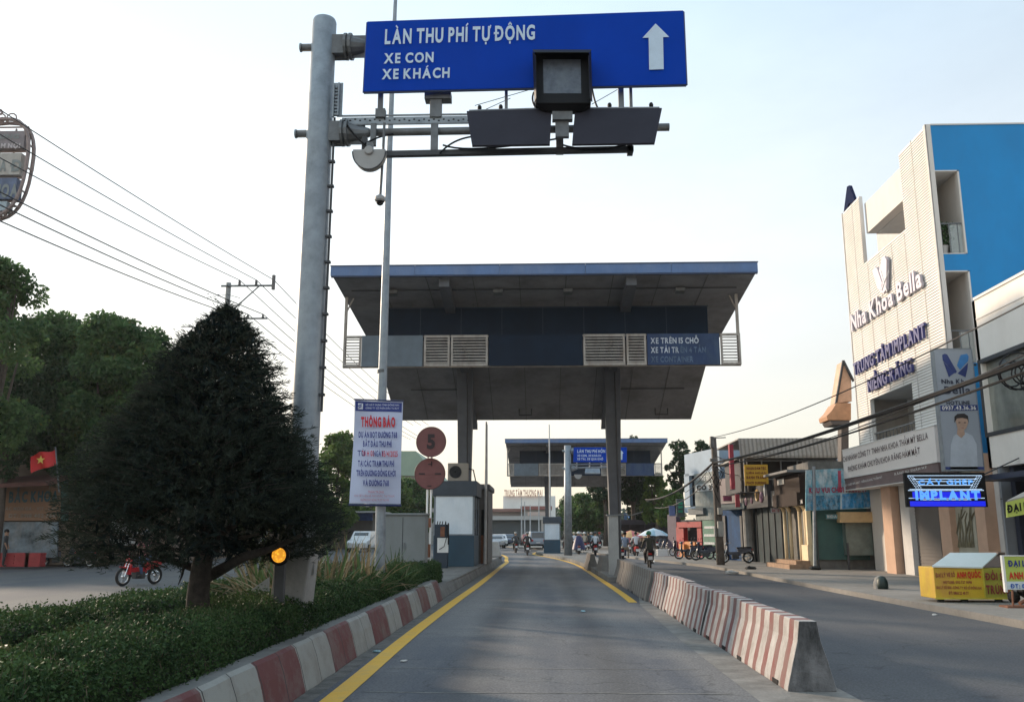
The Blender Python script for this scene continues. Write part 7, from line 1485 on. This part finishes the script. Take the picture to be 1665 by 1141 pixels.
def copy_tree(o, loc, rot, label, sw=None):
    c = o.copy(); COL.objects.link(c); c.location = loc; c.rotation_euler.z = rot; c['label'] = label
    for ch in list(o.children):
        d = ch.copy(); COL.objects.link(d); d.parent = c
        for g_ in ch.children: e = g_.copy(); COL.objects.link(e); e.parent = d
    if sw: c['group'] = sw
    return c
SKN = {}
def rider_mesh(pose):
    if pose in SKN: return SKN[pose]
    J = dict(pel=((0, -.28, .86), .14), ab=((0, -.25, 1.02), .125), ch=((0, -.2, 1.25), .15), nk=((0, -.16, 1.43), .06), hd=((0, -.12, 1.56), .1), ht=((0, -.12, 1.66), .09))
    E = [('pel', 'ab'), ('ab', 'ch'), ('ch', 'nk'), ('nk', 'hd'), ('hd', 'ht')]
    for s, n in ((-1, 'L'), (1, 'R')):
        if pose == 'ride':
            J.update({'sh'+n: ((.19*s, -.19, 1.36), .07), 'el'+n: ((.27*s, .03, 1.14), .045), 'wr'+n: ((.31*s, .24, 1.03), .03), 'hn'+n: ((.31*s, .33, 1.02), .035), 'hp'+n: ((.1*s, -.24, .84), .11), 'kn'+n: ((.2*s, .18, .74), .075), 'an'+n: ((.17*s, .08, .34), .045), 'to'+n: ((.18*s, .24, .28), .04)})
        elif pose == 'pillion':
            J.update({'sh'+n: ((.18*s, -.19, 1.34), .065), 'el'+n: ((.2*s, -.02, 1.12), .04), 'wr'+n: ((.12*s, .14, 1.02), .03), 'hn'+n: ((.08*s, .2, 1.01), .03), 'hp'+n: ((.1*s, -.24, .84), .11), 'kn'+n: ((.2*s, .15, .72), .07), 'an'+n: ((.18*s, .0, .36), .04), 'to'+n: ((.19*s, .15, .3), .035)})
        else:
            J.update({'sh'+n: ((.19*s, -.28, 1.36), .07), 'el'+n: ((.25*s, -.27, 1.1), .045), 'wr'+n: ((.24*s, -.18, .88), .03), 'hn'+n: ((.23*s, -.15, .79), .035), 'hp'+n: ((.1*s, -.28, .82), .11), 'kn'+n: ((.11*s, -.26, .46), .075), 'an'+n: ((.11*s, -.29, .09), .045), 'to'+n: ((.12*s, -.13, .04), .04)})
        E += [('ch', 'sh'+n), ('sh'+n, 'el'+n), ('el'+n, 'wr'+n), ('wr'+n, 'hn'+n), ('pel', 'hp'+n), ('hp'+n, 'kn'+n), ('kn'+n, 'an'+n), ('an'+n, 'to'+n)]
        # five short fingers and a thumb side, closed round the grip
        hx, hy, hz = J['hn'+n][0]
    if pose == 'stand':
        for k in ('ch', 'nk', 'hd', 'ht', 'ab'): (x, y, z), r = J[k]; J[k] = ((x, -.28, z), r)
    ks = list(J); me = bpy.data.meshes.new('skin'); me.from_pydata([J[k][0] for k in ks], [(ks.index(a), ks.index(b)) for a, b in E], [])
    o = bpy.data.objects.new('skin', me); COL.objects.link(o); md = o.modifiers.new('s', 'SKIN'); o.modifiers.new('u', 'SUBSURF').levels = 1
    for i, k in enumerate(ks): me.skin_vertices[0].data[i].radius = (J[k][1], J[k][1]*(.8 if k in ('ch', 'ab', 'pel') else 1))
    me.skin_vertices[0].data[0].use_root = True; md.use_smooth_shade = True
    dg = bpy.context.evaluated_depsgraph_get(); dg.update(); r = bpy.data.meshes.new_from_object(o.evaluated_get(dg)); bpy.data.objects.remove(o)
    # regions: 0 skin 1 top 2 trousers 3 shoes
    segs = [(np.array(J[a][0]), np.array(J[b][0]), 0 if a in ('nk', 'hd') or a.startswith(('wr', 'el')) and pose != 'ride' or a.startswith('wr') else (2 if a in ('pel',) and b.startswith('hp') or a.startswith(('hp', 'kn')) else (3 if a.startswith('an') else 1))) for a, b in E]
    r.materials.clear()
    for p in r.polygons:
        c = np.array(p.center); best = min(segs, key=lambda s: np.linalg.norm(c-(s[0]+(s[1]-s[0])*np.clip(np.dot(c-s[0], s[1]-s[0])/np.dot(s[1]-s[0], s[1]-s[0]), 0, 1)))); p.material_index = best[2]; p.use_smooth = True
    for i, p in enumerate(r.polygons): pass
    SKN[pose] = r; return r
skin = M('skin', (.32, .18, .11), .6, .05)
def person(label, loc, rot, top, trousers, helmet=None, pose='ride', hair=True, dz=0, sc=.97, mask=None, cape=None):
    t = thing('person', label, 'person', (0, 0, 0)); me = rider_mesh(pose).copy(); cm = lambda c: M('cloth_'+c[0], c[1], .8, .15, 8)
    o = bpy.data.objects.new('body', me); COL.objects.link(o); o.parent = t; ORG[o.name] = Vector((0, 0, 0))
    for m_ in (skin, cm(top), cm(trousers), M('shoe_dark', (.04, .035, .03), .7)): me.materials.append(m_)
    hy = -.28 if pose == 'stand' else -.12
    # face: nose, ears, eyes, mouth
    f = MB(); f.ball((0, hy+.1, 1.585), .018, 8, 5, (.8, 1, 1.4)); 
    for s in (-1, 1): f.ball((.1*s, hy, 1.59), .022, 8, 5, (.5, 1, 1.3))
    f.build('face_features', skin, t, smooth=True)
    e = MB()
    for s in (-1, 1): e.ball((.035*s, hy+.092, 1.605), .011, 6, 4)
    e.box(-.025, .025, hy+.09, hy+.1, 1.54, 1.546); e.build('eyes', black, t)
    if helmet:
        h = MB(); prof = [(.134*math.sin(a), .134*math.cos(a)) for a in [math.pi*.02+i*math.pi*.6/9 for i in range(10)]]; vs = []
        h.lathe((0, hy-.005, 1.625), prof[::-1], 18); h.hexa([(-.09, hy+.09, 1.63), (.09, hy+.09, 1.63), (.07, hy+.19, 1.615), (-.07, hy+.19, 1.615), (-.09, hy+.09, 1.65), (.09, hy+.09, 1.65), (.07, hy+.19, 1.625), (-.07, hy+.19, 1.625)]); h.build('helmet', M('helmet_'+helmet[0], helmet[1], .3, .05), t, smooth=True)
    elif hair: h = MB(); h.lathe((0, hy-.012, 1.62), [(.112*math.sin(a), .112*math.cos(a)) for a in [math.pi*.02+i*math.pi*.62/9 for i in range(10)]][::-1], 16); h.build('hair', black, t, smooth=True)
    if mask: h = MB(); h.ball((0, hy+.055, 1.55), .07, 8, 6, (1, .75, .75)); h.build('face_mask', M('mask_'+mask[0], mask[1], .7), t, smooth=True)
    if cape:
        h = MB(); vs = []; n = 14; lv = [(.1, 1.46, 0), (.24, 1.36, 0), (.33, 1.1, -.05), (.42, .82, -.12), (.5, .5, -.2)]
        for r, z, dy in lv:
            for i in range(n): a = 2*math.pi*i/n; vs.append((r*math.cos(a)*(1+.06*math.sin(3*a)), -.2+dy+r*.9*math.sin(a)*(1+.05*math.cos(5*a)), z))
        h.add(vs, [(k*n+i, k*n+(i+1) % n, (k+1)*n+(i+1) % n, (k+1)*n+i) for k in range(len(lv)-1) for i in range(n)]); h.build('rain_cape', M('cape_'+cape[0], cape[1], .5, .2, 5), t, smooth=True)
    t.scale = (sc,)*3; t.location = Vector(loc)+Vector((0, 0, dz)); t.rotation_euler.z = rot; return t
dk = ('dark', (.03, .032, .035)); gyc = ('grey', (.12, .12, .13)); wh_ = ('white', (.6, .62, .65)); bl_ = ('light_blue', (.16, .33, .5)); nv_ = ('navy', (.03, .03, .13)); pk_ = ('pink', (.45, .16, .18)); gn_ = ('green', (.03, .22, .11)); jn_ = ('jeans', (.06, .09, .16)); rd_ = ('red', (.4, .02, .03)); be_ = ('beige', (.4, .34, .27)); ol_ = ('olive', (.05, .055, .045))
def pair(px, py, rot, bike, bl, top, tr, hel, pl, **k):
    c = G(px, py); motorbike(bl, c, rot, bike, group='motorbikes in traffic'); return person(pl, c, rot, top, tr, hel, **k)
pair(1056, 924, -.05, ('black', (.02, .02, .022)), 'black motorbike with white number plate, nearest on the side road behind the barriers', ol_, dk, ('green', (.02, .2, .12)), 'rider in dark olive jacket and green helmet on the nearest black motorbike', mask=dk)
pair(1012, 915, -.08, ('plum', (.09, .04, .06)), 'plum coloured motorbike right of the pale square post', bl_, jn_, ('cream', (.6, .55, .42)), 'rider in light blue shirt and cream helmet beside the pale square post')
c = G(1012, 915); person('pillion passenger in grey blue shirt behind the light blue rider', c+Vector((.12, -.38, 0)), -.08, ('steel_blue', (.25, .3, .4)), be_, None, pose='pillion')
pair(968, 903, 0, ('red', (.4, .015, .02)), 'white and red motorbike left of the dark canopy column', wh_, dk, ('black', (.02, .02, .02)), 'rider in white shirt and black helmet left of the dark canopy column')
pair(941, 904, 0, ('silver', (.35, .36, .38)), 'pale motorbike under the rider in the navy cape', nv_, dk, ('white', (.6, .6, .6)), 'rider wrapped in a wide navy cape beside the far sign pole', cape=('navy', (.014, .013, .07)))
pair(857.5, 902.5, .05, ('black', (0, 0, 0)), 'right of the two dark motorbikes riding away on the toll lane', dk, dk, ('grey', (.2, .2, .2)), 'right of the two dark dressed riders on the toll lane', cape=None)
pair(838.5, 898.5, .1, ('black', (0, 0, 0)), 'left of the two dark motorbikes riding away on the toll lane', ('charcoal', (.05, .05, .055)), dk, ('grey', (0, 0, 0)), 'left of the two dark dressed riders on the toll lane')
for i, (px, py, top, hel, l) in enumerate(((926, 899, gyc, ('white', (0, 0, 0)), 'grey jacket just right of the far sign pole'), (934, 896, wh_, ('beige_h', (.5, .45, .35)), 'white shirt and beige helmet behind the navy cape'), (950, 897, be_, ('white', (0, 0, 0)), 'beige top between the cape and the white shirted rider'), (957, 895, dk, ('black', (0, 0, 0)), 'dark top and black helmet among the waiting riders'),
                                         (945, 893, pk_, ('white', (0, 0, 0)), 'pink top far among the waiting riders'), (1030, 899, dk, None, 'dark top right of the light blue rider'), (919, 896, dk, ('white', (0, 0, 0)), 'dark top left of the far sign pole'), (975, 894, gyc, ('red_h', (.4, .03, .03)), 'grey top and red helmet behind the white shirted rider'))):
    pair(px, py, random.Random(i).uniform(-.1, .1), (['black', 'silver', 'red', 'plum'][i % 4], (0, 0, 0)), 'motorbike under the rider with '+l, top, dk, hel, 'rider with '+l)
for i, (px, py, top, hel, l) in enumerate(((1003, 905, gyc, ('white', (0, 0, 0)), 'grey jacket and white helmet just right of the pale square post'), (1024, 901, pk_, ('black', (0, 0, 0)), 'pink top and dark helmet under the red and orange umbrella'), (1034, 906, wh_, None, 'white shirt between the light blue rider and the nearest black motorbike'), (962, 893, bl_, ('white', (0, 0, 0)), 'light blue top far among the waiting riders'))):
    pair(px, py, random.Random(i+40).uniform(-.1, .1), (['black', 'silver', 'red', 'plum'][i % 4], (0, 0, 0)), 'motorbike ridden by '+l.replace(' jacket and white helmet', ' jacket').replace(' and dark helmet', '').replace('between the light blue rider and', 'beside'), top, dk, hel, 'rider with '+l)
# left side road
c = G(226, 951); motorbike('red motorbike coming along the opposite road, seen under the conifer', c, math.pi-.45, ('bright_red', (.45, .012, .02)), group='motorbikes in traffic', plate=False); person('rider in pinkish shirt on the red motorbike, half hidden by conifer branches', c, math.pi-.45, pk_, jn_, ('dark_h', (.05, .05, .05)))
c = G(428, 914); motorbike('pale scooter on the opposite road, seen right of the conifer trunk', c, math.pi-.1, ('pale_teal', (.3, .45, .45)), group='motorbikes in traffic', plate=False); person('rider in pale jacket on the scooter right of the conifer trunk', c, math.pi-.1, ('pale_grey', (.45, .5, .5)), dk, ('white', (0, 0, 0)), mask=('teal', (.1, .3, .3)))
# parked
b0 = motorbike('dark motorbike parked by the red crates on the left', G(92, 921), 1.9, ('blue_black', (.02, .03, .06)), group='parked motorbikes')
for px, py, r, l in ((128, 922, 1.4, 'dark motorbike parked right of the one by the red crates'), (152, 920, 1.7, 'third parked motorbike in the row on the left')): copy_tree(b0, G(px, py), r, l, 'parked motorbikes')
for i, (px, py, r, l) in enumerate(((1122, 909, 1.3, 'motorbike parked broadside in front of the red shop'), (1138, 909, 1.7, 'motorbike parked next to the concrete pole'), (1078, 896, .2, 'parked motorbike under the market umbrella'), (1086, 897, .4, 'parked motorbike left of the white crate'), (1094, 895, .1, 'parked motorbike behind the white crate'), (1070, 894, -.2, 'farthest left of the motorbikes parked at the umbrellas'), (1108, 904, .9, 'motorbike parked against the red shop frame'), (1150, 911, 1.2, 'motorbike parked behind the base of the concrete pole'), (1198, 915, 1.5, 'motorbike parked before the blue hoarding'))): copy_tree(b0, G(px, py, .12), r, l, 'parked motorbikes')
person('dark clothed person standing at the eatery by the left edge', G(16, 921, .1), -1.2, dk, dk, None, pose='stand', dz=0)
person('dark clothed vendor standing near the market umbrellas', G(1040, 897, .1), 2.2, ('brown', (.12, .07, .04)), dk, None, pose='stand')
def umbrella(px, py, Y, r, cols, label):
    c = P(px, py, Y); t = thing('market_umbrella', label, 'umbrella', (c.x, Y, .1)); n = 24
    m_ = MB(); vs = [c+Vector((0, 0, .5))]+[c+Vector((r*math.cos(2*math.pi*i/n), r*math.sin(2*math.pi*i/n), -.04*(i % 3 == 0))) for i in range(n)]; vm = [c+Vector((r*.55*math.cos(2*math.pi*i/n), r*.55*math.sin(2*math.pi*i/n), .3)) for i in range(n)]
    m_.v = [tuple(v) for v in vs+vm]
    for i in range(n): k = (i+1) % n; m_.cur = (i//3) % 2; m_.f += [(0, 1+n+i, 1+n+k), (1+n+i, 1+i, 1+k, 1+n+k)]; m_.mi += [m_.cur]*2
    m_.build('canopy', cols, t, rec=False); MB().tube([(c.x, Y, .1), (c.x, Y, c.z+.45)], .03, 6).build('pole', galvd, t)
umbrella(1063, 870, 63, 1.1, [M('umbrella_white', (.6, .64, .68), .7), M('umbrella_paleblue', (.35, .5, .58), .7)], 'big white and pale blue market umbrella')
umbrella(1026, 873, 66, 1.2, [M('umbrella_red', (.5, .12, .12), .7), M('umbrella_orange', (.6, .35, .15), .7)], 'red and orange market umbrella behind the light blue rider')
for px, py, l in ((1095, 903, 'white slatted crate near the red shop'), (1077, 903, 'pale crate left of the white slatted crate')):
    c = G(px, py, .12); m_ = MB()
    for k in range(3): m_.box(c.x-.35, c.x+.35, c.y-.2, c.y+.2, .12+k*.15, .12+k*.15+.1)
    m_.box(c.x-.32, c.x+.32, c.y-.18, c.y+.18, .12, .54); o = m_.build('slatted_crate', white, None); tag(o, l, 'crate')
# ================================================================ cars
def car(label, loc, rot, col, kind='car', name='parked_car', cat='car'):
    t = thing(name, label, cat, (0, 0, 0)); cm = M('car_'+col[0], col[1], .25, .05, 3, spec=.7); H_ = 1.75 if kind == 'suv' else 1.45
    side = [(-2.1, .35), (-2.15, .75), (-2.0, .95), (-1.75, 1.0), (-1.25, H_-.03), (-.6, H_), (.35, H_-.03), (1.0, 1.0), (1.8, .88), (2.15, .72), (2.15, .35)]
    if kind == 'suv': side = [(-2.1, .35), (-2.15, .8), (-2.1, 1.05), (-1.95, H_-.1), (-1.7, H_), (.3, H_), (1.0, 1.08), (1.9, .95), (2.15, .75), (2.15, .35)]
    n = len(side); vs = []
    for w, k in ((-.86, 0), (-.8, 1), (.8, 1), (.86, 0)): vs += [((w*(.86 if z > 1.1 else 1)), y, z) for y, z in side]
    m_ = MB(); m_.add(vs, [(j*n+i, j*n+(i+1) % n, (j+1)*n+(i+1) % n, (j+1)*n+i) for j in (0, 1, 2) for i in range(n)]+[tuple(range(n)), tuple(3*n+i for i in range(n))]); m_.build('body', cm, t, bevel=.05)
    z0, z1 = (1.1, H_-.12); g2 = MB(); yb0, yb1 = (-2.07, -1.98) if kind == 'suv' else (-1.78, -1.3)
    g2.hexa([(-.66, yb0-.03, z0), (.66, yb0-.03, z0), (.66, yb0+.02, z0), (-.66, yb0+.02, z0), (-.6, yb1-.03, z1), (.6, yb1-.03, z1), (.6, yb1+.03, z1), (-.6, yb1+.03, z1)]); g2.build('rear_window', glass, t)
    g2 = MB(); g2.hexa([(-.66, .93, z0-.05), (.66, .93, z0-.05), (.66, .99, z0-.05), (-.66, .99, z0-.05), (-.6, .4, z1), (.6, .4, z1), (.6, .46, z1), (-.6, .46, z1)]); g2.build('windscreen', glass, t)
    for s in (-1, 1): g2 = MB(); x = .76*s; g2.prism([(x-.02, -1.6, 1.1), (x-.02, .75, 1.08), (x-.04*s-.02, .35, H_-.14), (x-.04*s-.02, -1.35, H_-.14)], (.05, 0, 0)); g2.build('side_window', glass, t)
    for y in (-1.35, 1.35):
        for s in (-1, 1): w = MB(); w.lathe((.86*s-.1, y, .33), [(.3, 0), (.33, .03), (.33, .17), (.3, .2)], 18, 'X'); o = w.build('wheel', rubber, t); w = MB(); w.lathe((.86*s-.105, y, .33), [(.18, 0), (.18, .21)], 12, 'X'); w.build('wheel_rim', galv, o)
    for s in (-1, 1):
        w = MB(); w.box(.62*s-.13, .62*s+.13, -2.17, -2.1, .78, .95); w.build('tail_light', M('tail_red', (0, 0, 0)), t); w = MB(); w.box(.62*s-.15, .62*s+.15, 2.1, 2.17, .62, .78); w.build('headlight', M('lamp_glass', (0, 0, 0)), t)
    w = MB(); w.box(-.2, .2, -2.19, -2.15, .6, .72); w.build('number_plate', M('plate_white', (0, 0, 0)), t); w = MB(); w.box(-.84, .84, -2.18, -2.1, .35, .52); w.build('bumper', black, t, bevel=.02)
    t.location = loc; t.rotation_euler.z = rot; return t
c = P(872, 888, 92); car('pale blue grey car driving away beyond the toll lane riders', (c.x, 92, 0), .1, ('pale_blue', (.32, .38, .46)), 'suv', 'car')
car('white car on the opposite road seen behind the dry plants', (P(590, 880, 78).x, 78, 0), math.pi-.05, ('white', (.62, .62, .62)), 'suv', 'car')
for px, Y, cl, l in ((812, 108, ('white', (0, 0, 0)), 'white car in the far traffic left of the small round tree'), (826, 122, ('dark_blue', (.04, .06, .1)), 'dark car in the far traffic'), (806, 98, ('silver', (.4, .4, .42)), 'silver car nearest in the far left traffic'), (818, 135, ('silver', (0, 0, 0)), 'silver car farthest in the left traffic'), (860, 112, ('red', (.3, .04, .04)), 'red car in the far centre traffic')): car(l, (P(px, 880, Y).x, Y, 0), math.pi+.1, cl, 'car', 'car')
def white_block():
    Y = 49.8; a, b = P(799, 910, Y), P(813, 910, Y); m_ = MB(); z1 = P(805, 880, Y).z; m_.hexa([(a.x, Y, .3), (b.x+.05, Y, .3), (b.x+.05, Y+1, .3), (a.x, Y+1, .3), (a.x, Y, z1), (b.x-.12, Y, z1), (b.x-.12, Y+1, z1), (a.x, Y+1, z1)]); t = thing('impact_block', 'white painted concrete block at the tip of the left toll island', 'barrier', (a.x, Y, .3)); m_.build('block_body', M('block_white', (.5, .5, .5), .7, .1, 3, dirt=(.3, .29, .27), damt=.5), t, bevel=.03)
    m_ = MB(); m_.box(a.x-.05, b.x+.1, Y-.1, Y+1.1, .29, .36); m_.build('block_foot', concrete, t)
white_block()

def haze():
    m_ = MB(); m_.box(-320, 320, -25, 420, -1.2, 22); me = m_
    mt = bpy.data.materials.new('haze_air'); mt.use_nodes = True; t = mt.node_tree; t.nodes.clear(); v = t.nodes.new('ShaderNodeVolumePrincipled'); o_ = t.nodes.new('ShaderNodeOutputMaterial')
    v.inputs['Density'].default_value = .00018; v.inputs['Color'].default_value = (.93, .94, .95, 1); v.inputs['Anisotropy'].default_value = .35; t.links.new(v.outputs[0], o_.inputs['Volume'])
    o = m_.build('haze', mt, None, origin=(0, 0, 0)); tag(o, 'thin pale haze in the air along the road', 'haze', kind='stuff'); S.cycles.volume_bounces = 1
haze()
